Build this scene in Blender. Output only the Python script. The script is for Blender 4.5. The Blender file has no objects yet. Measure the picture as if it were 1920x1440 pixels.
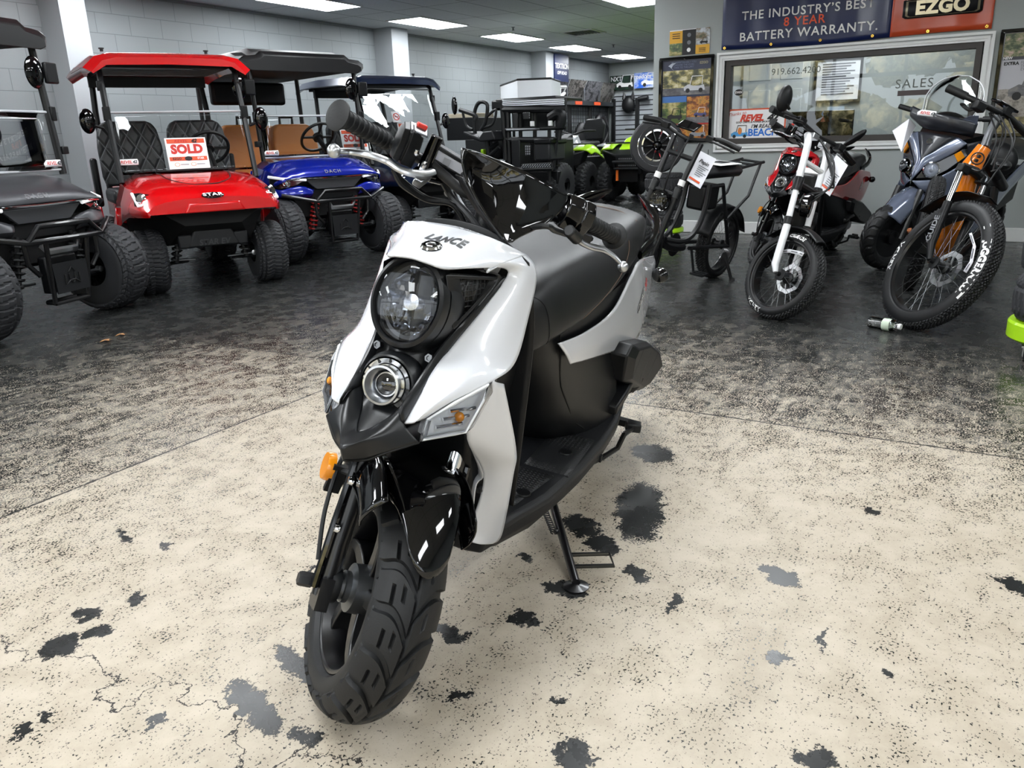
import bpy, bmesh, math, random
from mathutils import Vector, Matrix, Euler
R = math.radians
SC = bpy.context.scene
COL = SC.collection

# ---------------------------------------------------------------- camera
cam = bpy.data.cameras.new('camera'); cam.sensor_width = 36; cam.lens = 28.125
cam.clip_start = .02; cam.clip_end = 200
camo = bpy.data.objects.new('camera', cam); COL.objects.link(camo)
camo.matrix_world = Matrix(((0.501806,0.270077,-0.821735,0.000000),(-0.864413,0.122174,-0.487714,0.000000),(-0.031326,0.955056,0.294765,1.040000),(0,0,0,1)))
SC.camera = camo

# ---------------------------------------------------------------- world, exposure
vs = SC.view_settings
SC.display_settings.display_device = 'sRGB'
vs.view_transform = 'Standard'; vs.look = 'None'; vs.gamma = 1; vs.use_curve_mapping = False
vs.exposure = 0.0
SC.cycles.use_denoising = True
SC.cycles.max_bounces = 9; SC.cycles.diffuse_bounces = 4; SC.cycles.glossy_bounces = 4
SC.cycles.transmission_bounces = 6; SC.cycles.transparent_max_bounces = 12
SC.cycles.caustics_reflective = False; SC.cycles.caustics_refractive = False
SC.cycles.sample_clamp_indirect = 6
world = bpy.data.worlds.new('sky'); SC.world = world; world.use_nodes = True
wb = world.node_tree.nodes['Background']
wb.inputs[0].default_value = (.88, .94, 1, 1); wb.inputs[1].default_value = 2.8
# the storefront opening behind the camera lets the sky in: a light portal over it
pl = bpy.data.lights.new('storefront_portal', 'AREA'); pl.shape = 'RECTANGLE'; pl.size = 11.6; pl.size_y = 2.3
pl.cycles.is_portal = True
plo = bpy.data.objects.new('storefront_portal', pl); COL.objects.link(plo)
plo.location = (-2.99, 1.9, 1.4); plo.rotation_euler = (R(90), 0, R(-90))
sun = bpy.data.lights.new('sun', 'SUN'); sun.energy = 12; sun.angle = .01; sun.color = (1, .93, .8)      # high behind the building: lights the trees outside only
suno = bpy.data.objects.new('sun', sun); COL.objects.link(suno); suno.rotation_euler = (0, R(52), R(12))
PANEL_E = 25.0          # strength of the ceiling light panels

# ---------------------------------------------------------------- mesh building
def V(*a): return Vector(a)
def lerp(a, b, t): return a + (b - a) * t
def cr(pts, n, closed=False):
    """Catmull-Rom resample of a list of points to n samples."""
    P = [Vector(p) for p in pts]; m = len(P); out = []
    for i in range(n):
        t = i / n * m if closed else i / (n - 1) * (m - 1)
        k = int(t); f = t - k
        if not closed and k >= m - 1: k, f = m - 2, 1.0
        g = (lambda j: P[j % m]) if closed else (lambda j: P[min(max(j, 0), m - 1)])
        a, b, c, d = g(k - 1), g(k), g(k + 1), g(k + 2)
        out.append(.5 * ((2 * b) + (c - a) * f + (2 * a - 5 * b + 4 * c - d) * f * f + (3 * b - a - 3 * c + d) * f ** 3))
    return out
def mir(pts): return [Vector((p[0], -p[1], p[2])) for p in pts]
class MB:
    def __init__(s): s.bm = bmesh.new()
    def v(s, p): return s.bm.verts.new(p)
    def face(s, vs):
        try: return s.bm.faces.new(vs)
        except ValueError: return None
    def poly(s, pts): return s.face([s.v(p) for p in pts])
    def box(s, c, d, rot=None, top=1.0):
        """box of size d at centre c; top scales the upper face."""
        M = (Euler([R(a) for a in rot]).to_matrix() if rot else Matrix.Identity(3))
        q = []
        for z in (-1, 1):
            k = top if z > 0 else 1
            for x, y in ((-1, -1), (1, -1), (1, 1), (-1, 1)):
                q.append(s.v(Vector(c) + M @ Vector((x * d[0] / 2 * k, y * d[1] / 2 * k, z * d[2] / 2))))
        for f in ((3, 2, 1, 0), (4, 5, 6, 7), (0, 1, 5, 4), (1, 2, 6, 5), (2, 3, 7, 6), (3, 0, 4, 7)): s.face([q[i] for i in f])
        return s
    def loft(s, rings, cap=True, closed=True):
        rv = [[s.v(p) for p in r] for r in rings]
        n = len(rings[0])
        for a, b in zip(rv, rv[1:]):
            for i in range(n if closed else n - 1):
                j = (i + 1) % n
                s.face([a[i], a[j], b[j], b[i]])
        if cap and closed:
            s.face(rv[0][::-1]); s.face(rv[-1])
        return s
    def grid(s, rows): return s.loft(rows, cap=False, closed=False)
    def tube(s, pts, r, n=8, closed=False, samples=0, flat=None):
        P = [Vector(p) for p in pts]
        if samples: P = cr(P, samples, closed)
        m = len(P)
        rs = r if isinstance(r, (list, tuple)) else [r] * m
        if len(rs) != m:
            rs = [lerp(rs[min(int(i / (m - 1) * (len(rs) - 1)), len(rs) - 2)], rs[min(int(i / (m - 1) * (len(rs) - 1)) + 1, len(rs) - 1)], (i / (m - 1) * (len(rs) - 1)) % 1 if i < m - 1 else 1) for i in range(m)]
        up = None; rings = []
        for i in range(m):
            a = P[i - 1] if (i or closed) else P[0]; b = P[(i + 1) % m] if (i < m - 1 or closed) else P[-1]
            t = (b - a)
            if t.length < 1e-9: t = Vector((0, 0, 1))
            t.normalize()
            if up is None:
                up = Vector((0, 0, 1)) if abs(t.z) < .9 else Vector((1, 0, 0))
            u = (up - t * up.dot(t))
            if u.length < 1e-6: u = t.orthogonal()
            u.normalize(); w = t.cross(u); up = u
            fl = flat or (1, 1)
            rings.append([P[i] + (u * math.cos(2 * math.pi * k / n) * fl[0] + w * math.sin(2 * math.pi * k / n) * fl[1]) * rs[i] for k in range(n)])
        if closed: rings.append(rings[0])
        rv = [[s.v(p) for p in q] for q in rings[:-1 if closed else None]]
        if closed: rv.append(rv[0])
        for a, b in zip(rv, rv[1:]):
            for i in range(n):
                j = (i + 1) % n; s.face([a[i], a[j], b[j], b[i]])
        if not closed: s.face(rv[0][::-1]); s.face(rv[-1])
        return s
    def lathe(s, prof, o=(0, 0, 0), axis=(0, 0, 1), n=32, cap=True):
        """prof = [(radius, height along axis)]"""
        ax = Vector(axis).normalized(); u = ax.orthogonal().normalized()
        if abs(ax.y) > .99: u = Vector((1, 0, 0))
        w = ax.cross(u); o = Vector(o)
        rings = [[o + ax * h + (u * math.cos(2 * math.pi * k / n) + w * math.sin(2 * math.pi * k / n)) * max(r, 1e-5) for k in range(n)] for r, h in prof]
        return s.loft(rings, cap=cap)
    def prism(s, pts, vec):
        vec = Vector(vec); a = [s.v(p) for p in pts]; b = [s.v(Vector(p) + vec) for p in pts]
        n = len(a); s.face(a[::-1]); s.face(b)
        for i in range(n): s.face([a[i], a[(i + 1) % n], b[(i + 1) % n], b[i]])
        return s
    def ell(s, c, r, n=16, m=10, rot=None):
        M = (Euler([R(a) for a in rot]).to_matrix() if rot else Matrix.Identity(3)); c = Vector(c)
        rings = []
        for i in range(m + 1):
            p = -math.pi / 2 + math.pi * i / m
            rings.append([c + M @ Vector((r[0] * math.cos(p) * math.cos(2 * math.pi * k / n), r[1] * math.cos(p) * math.sin(2 * math.pi * k / n), r[2] * math.sin(p))) for k in range(n)])
        return s.loft(rings)
    def strip(s, curves, nu=16, nv=8, lin_u=False, lin_v=False):
        """surface through a set of curves (each a point list)."""
        if lin_u: C = [[Vector(p) for p in c] for c in curves]
        else: C = [cr(c, nu) for c in curves]
        rows = []
        n = len(C[0])
        if lin_v: return s.grid(C)
        cols = [cr([c[i] for c in C], nv) for i in range(n)]
        return s.grid(cols)
    def build(s, name, mat, parent=None, solid=0, off=-1, bevel=0, seg=2, sub=0, sharp=32, kind=None, label=None, merge=1e-5, loc=None, rot=None, mw=None):
        bm = s.bm
        bmesh.ops.remove_doubles(bm, verts=bm.verts, dist=merge)
        bmesh.ops.recalc_face_normals(bm, faces=bm.faces)
        for f in bm.faces: f.smooth = True
        if sharp:
            a = R(sharp)
            for e in bm.edges:
                if len(e.link_faces) == 2 and e.calc_face_angle(0) > a: e.smooth = False
        me = bpy.data.meshes.new(name); bm.to_mesh(me); bm.free()
        me.materials.append(mat)
        o = bpy.data.objects.new(name, me); COL.objects.link(o)
        if parent: o.parent = parent
        if loc: o.location = loc
        if rot: o.rotation_euler = [R(a) for a in rot]
        if mw: o.matrix_local = mw
        if sub:
            m = o.modifiers.new('s', 'SUBSURF'); m.levels = sub; m.render_levels = sub
        if solid:
            m = o.modifiers.new('t', 'SOLIDIFY'); m.thickness = solid; m.offset = off
        if bevel:
            m = o.modifiers.new('b', 'BEVEL'); m.width = bevel; m.segments = seg; m.limit_method = 'ANGLE'; m.angle_limit = R(35)
        if kind: o['kind'] = kind
        if label: o['label'] = label
        return o
def tag(o, label, cat, group=None):
    o['label'] = label; o['category'] = cat
    if group: o['group'] = group
    return o
def empty(name, label, cat, mw=None, loc=None, rz=0, group=None):
    o = bpy.data.objects.new(name, None); COL.objects.link(o); o.empty_display_size = .1
    if mw: o.matrix_world = mw
    if loc: o.location = loc; o.rotation_euler = (0, 0, R(rz))
    return tag(o, label, cat, group)
def copy_thing(root, label, mw=None, loc=None, rot=None, group=None, swap=None):
    """a thing with copies of its parts and sub-parts; swap = {material: other material}"""
    def cp(o, par):
        c = o.copy(); COL.objects.link(c); c.parent = par
        if swap and o.type == 'MESH' and o.data.materials and o.data.materials[0] in swap:
            c.data = o.data.copy(); c.data.materials[0] = swap[o.data.materials[0]]
        for ch in o.children: cp(ch, c)
        return c
    c = cp(root, None)
    if mw: c.matrix_world = mw
    if loc: c.location = loc
    if rot: c.rotation_euler = [R(a) for a in rot]
    c['label'] = label
    if group: c['group'] = group
    return c
_tc = {}
def text_pts(s, size=1.0, bold=0.0, shear=0.0, space=1.0, align='CENTER', extrude=0, res=3):
    """letters as (verts, faces) in the xy plane, built from Blender's own font"""
    cu = bpy.data.curves.new('t', 'FONT'); cu.body = s; cu.size = size; cu.offset = bold * size; cu.shear = shear
    cu.space_character = space; cu.align_x = align; cu.align_y = 'CENTER'; cu.extrude = extrude; cu.resolution_u = res
    o = bpy.data.objects.new('t', cu); COL.objects.link(o)
    dg = bpy.context.evaluated_depsgraph_get(); me = bpy.data.meshes.new_from_object(o.evaluated_get(dg))
    vs_ = [v.co.copy() for v in me.vertices]; fs = [tuple(p.vertices) for p in me.polygons]
    bpy.data.objects.remove(o); bpy.data.curves.remove(cu); bpy.data.meshes.remove(me)
    return vs_, fs
def text(name, s, mat, parent, fn, size=1.0, **k):
    """lettering mapped into place by fn(x, y) -> point"""
    vv, ff = text_pts(s, size, **k)
    b = MB(); q = [b.v(fn(p.x, p.y)) for p in vv]
    for f in ff: b.face([q[i] for i in f])
    return b.build(name, mat, parent, sharp=0, merge=1e-7)
def plane_fn(o, ux, uy):
    o, ux, uy = Vector(o), Vector(ux).normalized(), Vector(uy).normalized()
    return lambda x, y: o + ux * x + uy * y

# ---------------------------------------------------------------- materials
def lin(h):
    if isinstance(h, str):
        c = [int(h[i:i + 2], 16) / 255 for i in (0, 2, 4)]
        return tuple(x / 12.92 if x <= .04045 else ((x + .055) / 1.055) ** 2.4 for x in c) + (1,)
    return tuple(h) + (1,) if len(h) == 3 else tuple(h)
_mats = {}
def pm(name, col, rough=.5, metal=0, coat=0, spec=.5, em=None, es=0, bump=None, trans=0, ior=1.45, var=0, coat_r=.03):
    if name in _mats: return _mats[name]
    m = bpy.data.materials.new(name); m.use_nodes = True; nt = m.node_tree; b = nt.nodes['Principled BSDF']
    b.inputs['Base Color'].default_value = lin(col); b.inputs['Roughness'].default_value = rough; b.inputs['Metallic'].default_value = metal
    b.inputs['Coat Weight'].default_value = coat; b.inputs['Coat Roughness'].default_value = coat_r; b.inputs['Specular IOR Level'].default_value = spec
    b.inputs['Transmission Weight'].default_value = trans; b.inputs['IOR'].default_value = ior
    if em: b.inputs['Emission Color'].default_value = lin(em); b.inputs['Emission Strength'].default_value = es
    if bump or var:
        tc = nt.nodes.new('ShaderNodeTexCoord'); nz = nt.nodes.new('ShaderNodeTexNoise')
        nz.inputs['Scale'].default_value = bump[0] if bump else 30; nz.inputs['Detail'].default_value = 4
        nt.links.new(tc.outputs['Object'], nz.inputs['Vector'])
        if bump:
            bp = nt.nodes.new('ShaderNodeBump'); bp.inputs['Strength'].default_value = bump[1]; bp.inputs['Distance'].default_value = .01
            nt.links.new(nz.outputs[0], bp.inputs['Height']); nt.links.new(bp.outputs[0], b.inputs['Normal'])
        if var:
            mx = nt.nodes.new('ShaderNodeMix'); mx.data_type = 'RGBA'
            c = lin(col); mx.inputs[6].default_value = tuple(x * (1 - var) for x in c[:3]) + (1,); mx.inputs[7].default_value = tuple(min(1, x * (1 + var)) for x in c[:3]) + (1,)
            nt.links.new(nz.outputs[0], mx.inputs[0]); nt.links.new(mx.outputs[2], b.inputs['Base Color'])
    _mats[name] = m; return m
def glass(name, tint=(1, 1, 1), ior=1.45, rough=0.0, refl=1.0):
    """thin clear pane: sees straight through, mirrors by Fresnel"""
    m = bpy.data.materials.new(name); m.use_nodes = True; nt = m.node_tree; nt.nodes.clear()
    o = nt.nodes.new('ShaderNodeOutputMaterial'); mx = nt.nodes.new('ShaderNodeMixShader')
    t = nt.nodes.new('ShaderNodeBsdfTransparent'); g = nt.nodes.new('ShaderNodeBsdfGlossy'); f = nt.nodes.new('ShaderNodeFresnel')
    t.inputs[0].default_value = tuple(tint) + (1,); g.inputs['Roughness'].default_value = rough; f.inputs[0].default_value = ior
    k = nt.nodes.new('ShaderNodeMath'); k.operation = 'MULTIPLY'; k.inputs[1].default_value = refl; k.use_clamp = True
    nt.links.new(f.outputs[0], k.inputs[0]); nt.links.new(k.outputs[0], mx.inputs[0])
    nt.links.new(t.outputs[0], mx.inputs[1]); nt.links.new(g.outputs[0], mx.inputs[2]); nt.links.new(mx.outputs[0], o.inputs[0])
    return m
class NT:
    """small node-graph writer"""
    def __init__(s, m): m.use_nodes = True; s.t = m.node_tree; s.b = s.t.nodes['Principled BSDF']
    def n(s, typ, props=None, **inp):
        q = s.t.nodes.new('ShaderNode' + typ)
        for k, v in (props or {}).items(): setattr(q, k, v)
        for k, v in inp.items():
            key = int(k[1:]) if k[0] == 'i' and k[1:].isdigit() else k.replace('_', ' ')
            s.set(q.inputs[key], v)
        return q
    def set(s, sock, v):
        if isinstance(v, bpy.types.NodeSocket): s.t.links.new(v, sock)
        elif isinstance(v, bpy.types.Node): s.t.links.new(v.outputs[0], sock)
        else: sock.default_value = v
    def m(s, op, a, b=0.0, clamp=False): return s.n('Math', {'operation': op, 'use_clamp': clamp}, i0=a, i1=b).outputs[0]
    def mapr(s, v, a, b, c=0.0, d=1.0, smooth=True):
        q = s.n('MapRange', {'interpolation_type': 'SMOOTHSTEP' if smooth else 'LINEAR', 'clamp': True} if smooth else {'clamp': True}, i0=v, i1=a, i2=b, i3=c, i4=d); return q.outputs[0]
    def mix(s, f, a, b):
        q = s.t.nodes.new('ShaderNodeMix'); q.data_type = 'RGBA'
        s.set(q.inputs[0], f); s.set(q.inputs[6], lin(a) if isinstance(a, (str, tuple)) else a); s.set(q.inputs[7], lin(b) if isinstance(b, (str, tuple)) else b)
        return q.outputs[2]
    def noise(s, vec, scale, detail=4, rough=.5, dist=0):
        return s.n('TexNoise', None, Vector=vec, Scale=scale, Detail=detail, Roughness=rough, Distortion=dist).outputs[0]

M_white = pm('white_gloss_paint', 'D2D4D9', .18, coat=1, coat_r=.02)
M_blk = pm('black_gloss_plastic', '040405', .05, coat=.3, spec=.5)
M_mat = pm('matte_black_plastic', '0B0C0E', .42, spec=.35, bump=(900, .06))
M_mat2 = pm('textured_dark_plastic', '121316', .5, bump=(500, .12))
M_rub = pm('tyre_rubber', '0F1012', .55, bump=(300, .06))
M_rubw = pm('worn_tyre_rubber', '18191B', .7, bump=(200, .05))
M_chr = pm('chrome', 'E6E7EA', .07, 1)
M_alu = pm('brushed_aluminium', 'C3C5C8', .3, 1)
M_alud = pm('grey_cast_metal', '77797C', .38, 1)
M_stl = pm('black_painted_steel', '0C0C0E', .32, coat=.2)
M_blkm = pm('flat_black_metal', '101113', .45)
M_seat = pm('black_vinyl', '141517', .4, bump=(1400, .1), spec=.45)
M_amb = pm('amber_plastic', 'E08A10', .25, coat=.5)
M_lens = glass('clear_lens', (.97, .98, 1), 1.45)
M_ws = glass('clear_acrylic', (.96, .97, .97), 1.42)
M_wht = pm('white_plastic', 'E9E9E9', .4)
M_red = pm('red_ink', 'C23026', .5)
M_orng = pm('orange_ink', 'D5552F', .5)
M_ink = pm('black_ink', '17171A', .5)
M_paper = pm('white_card', 'F0F0F2', .45)
M_lime = pm('lime_plastic', 'A8DC18', .35, coat=.4)
M_drk = pm('dark_void', '050506', .7)

# ---------------------------------------------------------------- the room
WX0, WX1, WY0, WY1, HC = -3.0, 19.3, -4.6, 8.42, 2.68
OX = 8.5; OY = 3.2                         # the office wall stands at x = OX, its free corner at y = OY
def struct(b, name, mat, label=None, **k): return b.build(name, mat, kind='structure', **k)
# floor
mf = bpy.data.materials.new('worn_painted_concrete'); g = NT(mf)
pos = g.n('NewGeometry').outputs['Position']
sx = g.n('SeparateXYZ', None, i0=pos); X, Y = sx.outputs[0], sx.outputs[1]
big = g.noise(pos, 1.1, 5, .55); mid = g.noise(pos, 8, 7, .66, .2); fine = g.noise(pos, 165, 3, .6); spk = g.noise(pos, 34, 5, .6, .3)
mp = g.n('Mapping', {'vector_type': 'POINT'}, i0=pos); mp.inputs['Rotation'].default_value = (0, 0, R(25)); mp.inputs['Scale'].default_value = (1, 4.5, 1)
streak = g.noise(mp.outputs[0], 5.5, 6, .65)
# how much old black paint is left: rises past the two slab joints y = 2.44 and x = 2.87
wob = g.m('MULTIPLY', g.m('SUBTRACT', big, .5), 1.5)
yy = g.m('ADD', Y, wob); xx = g.m('ADD', X, wob)
a = g.mapr(yy, 1.7, 5.2, 0, 1, False); b2 = g.mapr(xx, 2.1, 4.7, 0, 1, False)
dens = g.m('MAXIMUM', a, b2)
dens = g.m('ADD', dens, g.m('MULTIPLY', g.m('GREATER_THAN', Y, 2.44), .16))
dens = g.m('ADD', dens, g.m('MULTIPLY', g.m('GREATER_THAN', X, 2.87), .1))
thr = g.mapr(dens, 0, 1.25, .432, .635, False)
grain = g.m('ADD', g.m('MULTIPLY', fine, .56), g.m('ADD', g.m('MULTIPLY', spk, .2), g.m('ADD', g.m('MULTIPLY', mid, .12), g.m('MULTIPLY', streak, .12))))
paint = g.mapr(g.m('SUBTRACT', thr, grain), -.012, .018)
# flakes that survived on the bare concrete: warped ovals where the photograph shows them
wv = g.n('TexNoise', {'noise_dimensions': '3D'}, Vector=pos, Scale=22, Detail=5, Roughness=.7).outputs[1]
wv = g.n('VectorMath', {'operation': 'MULTIPLY_ADD'}, i0=wv, i1=(.12, .12, 0), i2=(-.06, -.06, 0)).outputs[0]
wpos = g.n('VectorMath', {'operation': 'ADD'}, i0=pos, i1=wv).outputs[0]
fl = None
for (fx, fy, _z), ra, rb, an in [((0.8573,1.11,0),0.1,0.035,70),((0.9969,1.134,0),0.085,0.03,75),((0.7959,1.65,0),0.05,0.045,50),((0.8986,1.712,0),0.04,0.025,70),((0.869,1.626,0),0.035,0.03,50),((0.9964,1.671,0),0.028,0.022,60),((0.7346,1.246,0),0.024,0.02,50),((1.03,0.5061,0),0.05,0.035,50),((1.8,0.3279,0),0.06,0.035,50),((1.478,0.2601,0),0.02,0.03,50),((1.584,0.1867,0),0.04,0.01,0),((1.562,0.5207,0),0.05,0.014,5),((1.217,0.1441,0),0.035,0.03,50),((2.001,-0.1588,0),0.05,0.035,50),((1.069,0.7727,0),0.02,0.028,20),((1.357,0.7906,0),0.04,0.025,80),((1.231,0.9088,0),0.065,0.028,80),((1.508,0.7651,0),0.06,0.03,80),((1.99,0.7643,0),0.2,0.075,20),((2.408,0.8807,0),0.09,0.07,50),((1.753,0.7764,0),0.06,0.04,50),((1.652,0.6456,0),0.05,0.025,50),((1.598,0.9253,0),0.03,0.02,50),((1.156,0.5953,0),0.012,0.014,50),((1.521,0.0559,0),0.015,0.012,50),((1.187,1.997,0),0.06,0.014,75),((1.202,1.832,0),0.03,0.012,70),((0.6398,1.456,0),0.025,0.014,70),((0.8466,0.9668,0),0.028,0.024,50),((0.5988,1.456,0),0.025,0.014,70),((1.299,1.393,0),0.02,0.01,70),((2.266,0.1718,0),0.03,0.02,50),((1.824,0.8727,0),0.08,0.05,50)]:
    q = g.n('Mapping', {'vector_type': 'TEXTURE'}, i0=wpos); q.inputs['Location'].default_value = (fx, fy, 0); q.inputs['Rotation'].default_value = (0, 0, R(an)); q.inputs['Scale'].default_value = (ra, rb, 9)
    ln = g.n('VectorMath', {'operation': 'LENGTH'}, i0=q.outputs[0]).outputs['Value']
    fl = ln if fl is None else g.m('MINIMUM', fl, ln)
flake = g.mapr(g.m('ADD', fl, g.m('MULTIPLY', g.m('SUBTRACT', fine, .5), .9)), .92, 1.02, 1, 0)
paint = g.m('MAXIMUM', paint, flake)
# slab joints and one crack
j1 = g.m('LESS_THAN', g.m('ABSOLUTE', g.m('SUBTRACT', g.m('ADD', Y, g.m('MULTIPLY', g.m('SUBTRACT', spk, .5), .02)), 2.44)), .005)
j2 = g.m('LESS_THAN', g.m('ABSOLUTE', g.m('SUBTRACT', g.m('ADD', X, g.m('MULTIPLY', g.m('SUBTRACT', spk, .5), .02)), 2.87)), .005)
j3 = g.m('LESS_THAN', g.m('ABSOLUTE', g.m('SUBTRACT', Y, 4.6)), .004)
(cx0, cy0, _), (cx1, cy1, _) = ((0.7592,1.7,0),(0.7888,0.93,0))
cl = math.hypot(cx1 - cx0, cy1 - cy0); ux, uy = (cx1 - cx0) / cl, (cy1 - cy0) / cl
crk = g.n('TexNoise', None, Vector=pos, Scale=5.5, Detail=7, Roughness=.6).outputs[0]
dd = g.m('ADD', g.m('MULTIPLY', g.m('SUBTRACT', X, cx0), -uy), g.m('MULTIPLY', g.m('SUBTRACT', Y, cy0), ux))
dd = g.m('ABSOLUTE', g.m('ADD', dd, g.m('MULTIPLY', g.m('SUBTRACT', crk, .5), .5)))
crack = g.m('MULTIPLY', g.m('LESS_THAN', dd, .0035), g.m('LESS_THAN', Y, 2.3))
line = g.m('MAXIMUM', g.m('MAXIMUM', j1, j2), g.m('MAXIMUM', j3, crack))
bare = g.mix(g.mapr(mid, .3, .7), 'A29786', 'B5AB9B')
bare = g.mix(g.m('MULTIPLY', g.mapr(fine, .55, .75), .25), bare, '8E857A')
dark = g.mix(g.mapr(mid, .35, .65), '1F2020', '2B2C2C')
colr = g.mix(paint, bare, dark); colr = g.mix(line, colr, '2A2826')
g.set(g.b.inputs['Base Color'], colr)
rg = g.mapr(paint, 0, 1, .5, .27); rg = g.m('ADD', rg, g.m('MULTIPLY', g.m('SUBTRACT', mid, .5), .25))
g.set(g.b.inputs['Roughness'], rg); g.b.inputs['Specular IOR Level'].default_value = .3
bp = g.n('Bump', None, Strength=.25, Distance=.003, Height=g.m('SUBTRACT', paint, g.m('MULTIPLY', line, 3)))
g.set(g.b.inputs['Normal'], bp.outputs[0])
struct(MB().box(((WX0 + WX1) / 2, (WY0 + WY1) / 2, -.05), (WX1 - WX0 + .4, WY1 - WY0 + .4, .1)), 'floor', mf)
# painted block wall
mw_ = bpy.data.materials.new('painted_block'); g = NT(mw_)
pos = g.n('NewGeometry').outputs['Position']; sx = g.n('SeparateXYZ', None, i0=pos)
vec = g.n('CombineXYZ', None, i0=g.m('ADD', sx.outputs[0], sx.outputs[1]), i1=sx.outputs[2]).outputs[0]
bk = g.n('TexBrick', {'offset': .5}, Vector=vec, Scale=1.0, Mortar_Size=.004, Mortar_Smooth=.3, Brick_Width=.406, Row_Height=.2035)
nz = g.noise(pos, 60, 4); lw = g.noise(pos, .9, 3)
g.set(g.b.inputs['Base Color'], g.mix(bk.outputs['Fac'], g.mix(lw, '82878A', '8C9193'), '6C7173')); g.b.inputs['Roughness'].default_value = .55
bp = g.n('Bump', None, Strength=.3, Distance=.004, Height=g.m('SUBTRACT', g.m('MULTIPLY', nz, .25), bk.outputs['Fac'])); g.set(g.b.inputs['Normal'], bp.outputs[0])
M_wall = pm('grey_wall_paint', 'A0A6A5', .5, bump=(260, .04)); M_trim = pm('white_trim_paint', 'E4E6E6', .35)
M_pil = pm('light_pillar_paint', '9FA3A6', .5)
struct(MB().box(((WX0 + WX1) / 2, WY1 + .1, HC / 2), (WX1 - WX0, .2, HC)), 'wall_left', mw_)
struct(MB().box((WX1 + .1, (WY0 + WY1) / 2, HC / 2), (.2, WY1 - WY0 + .4, HC)), 'wall_back', M_wall)
struct(MB().box(((WX0 + WX1) / 2, WY0 - .1, HC / 2), (WX1 - WX0, .2, HC)), 'wall_right', M_wall)
for i, (x0, x1) in enumerate(((5.19, 5.47), (10.4, 10.8), (15.37, 15.7))):
    struct(MB().box(((x0 + x1) / 2, 8.25, HC / 2), (x1 - x0, .34, HC)), 'pillar', M_pil)
# ceiling tiles 2 x 4 ft
mc = bpy.data.materials.new('ceiling_tile'); g = NT(mc)
pos = g.n('NewGeometry').outputs['Position']; sh = g.n('VectorMath', {'operation': 'ADD'}, i0=pos, i1=(-.0 + .61, .0, 0)).outputs[0]
bk = g.n('TexBrick', {'offset': 0.0}, Vector=sh, Scale=1, Mortar_Size=.008, Mortar_Smooth=.2, Brick_Width=1.23, Row_Height=.6)
sp = g.noise(pos, 140, 2, .5)
g.set(g.b.inputs['Base Color'], g.mix(bk.outputs['Fac'], g.mix(g.mapr(sp, .35, .6), 'C6C9CA', 'DCDFE0'), '74787A')); g.b.inputs['Roughness'].default_value = .9
struct(MB().box(((WX0 + WX1) / 2, (WY0 + WY1) / 2, HC + .06), (WX1 - WX0 + .4, WY1 - WY0 + .4, .12)), 'ceiling', mc)
# light panels
M_pan = pm('light_diffuser', 'FFFFFF', .5, em=(.93, .97, 1), es=PANEL_E); M_fr = pm('light_frame', 'D8DADA', .4)
lights = 0
for j, ly in enumerate((7.41, 4.26, 1.1, -2.05)):
    for i in range(9):
        lx = -1.86 + 2.46 * i
        if ly < OY and lx > 7.6: continue
        t = empty('ceiling_light', 'ceiling light panel', 'ceiling light', loc=(lx, ly, HC), group='ceiling light panels')
        if j == 0 and i >= 4: t['label'] = ['white ceiling light panel, nearest of the row, cut by the top edge', 'long ceiling light panel above the black roofed blue cart, nearest fully in view', 'ceiling light panel second in the row along the block wall', 'ceiling light panel third in the row, before the blue banner pillar', 'smallest and furthest ceiling light panel by the back wall'][i - 4]
        elif j == 1 and i == 5: t['label'] = 'ceiling light panel cut by the top edge beside the grey office corner'
        else: t['label'] = 'ceiling light panel outside the picture over the near showroom'
        MB().box((0, 0, -.008), (1.21, .585, .012)).build('diffuser', M_pan, t)
        b = MB()
        for s in (-1, 1):
            b.box((0, s * .296, -.009), (1.24, .018, .02)); b.box((s * .611, 0, -.009), (.018, .574, .02))
        b.build('frame', M_fr, t)
t = empty('ceiling_vent', 'square ceiling air vent grille beyond the light panels', 'vent', loc=((13.04,6.056,2.68)[0] + .1, 6.2, HC))
b = MB()
for s in (-1, 1): b.box((0, s * .28, -.008), (.6, .03, .02)); b.box((s * .285, 0, -.008), (.03, .53, .02))
b.build('frame', M_fr, t)
b = MB(); [b.box((0, -.24 + .06 * k, -.004), (.54, .03, .006), (35, 0, 0)) for k in range(9)]; b.build('louvres', pm('vent_grey', '6A6C6D', .5), t)
for n_, (u, v_) in enumerate(((962, 52), (1105, 84))):
    p = [(11.78,6.76,2.64), (15.42,6.632,2.64)][n_]
    t = empty('sprinkler_head', ['small ceiling sprinkler head nearest in the picture, between the light panels', 'small ceiling sprinkler head further away near the last light panels'][n_], 'sprinkler', loc=(p[0], p[1], HC))
    MB().lathe([(.03, 0), (.03, -.006), (.012, -.012), (.012, -.04), (.022, -.045), (.022, -.05)], n=12).build('body', M_alud, t)
# the office wall with its opening
y0, y1, z0, z1 = .21, 2.44, .9, 1.70       # glazed opening
b = MB()
TW = .14
def bx(b, xa, xb, ya, yb, za, zb): return b.box(((xa + xb) / 2, (ya + yb) / 2, (za + zb) / 2), (xb - xa, yb - ya, zb - za))
bx(b, OX, OX + TW, WY0, OY, 0, z0); bx(b, OX, OX + TW, WY0, OY, z1, HC); bx(b, OX, OX + TW, WY0, y0, z0, z1); bx(b, OX, OX + TW, y1, OY, z0, z1)
bx(b, OX + TW, 12.2, OY - TW, OY, 0, HC)
struct(b, 'wall_office', M_wall)
struct(bx(MB(), OX - .014, OX, WY0, OY + .014, 0, .125), 'baseboard_office', M_trim, bevel=.006)
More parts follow.
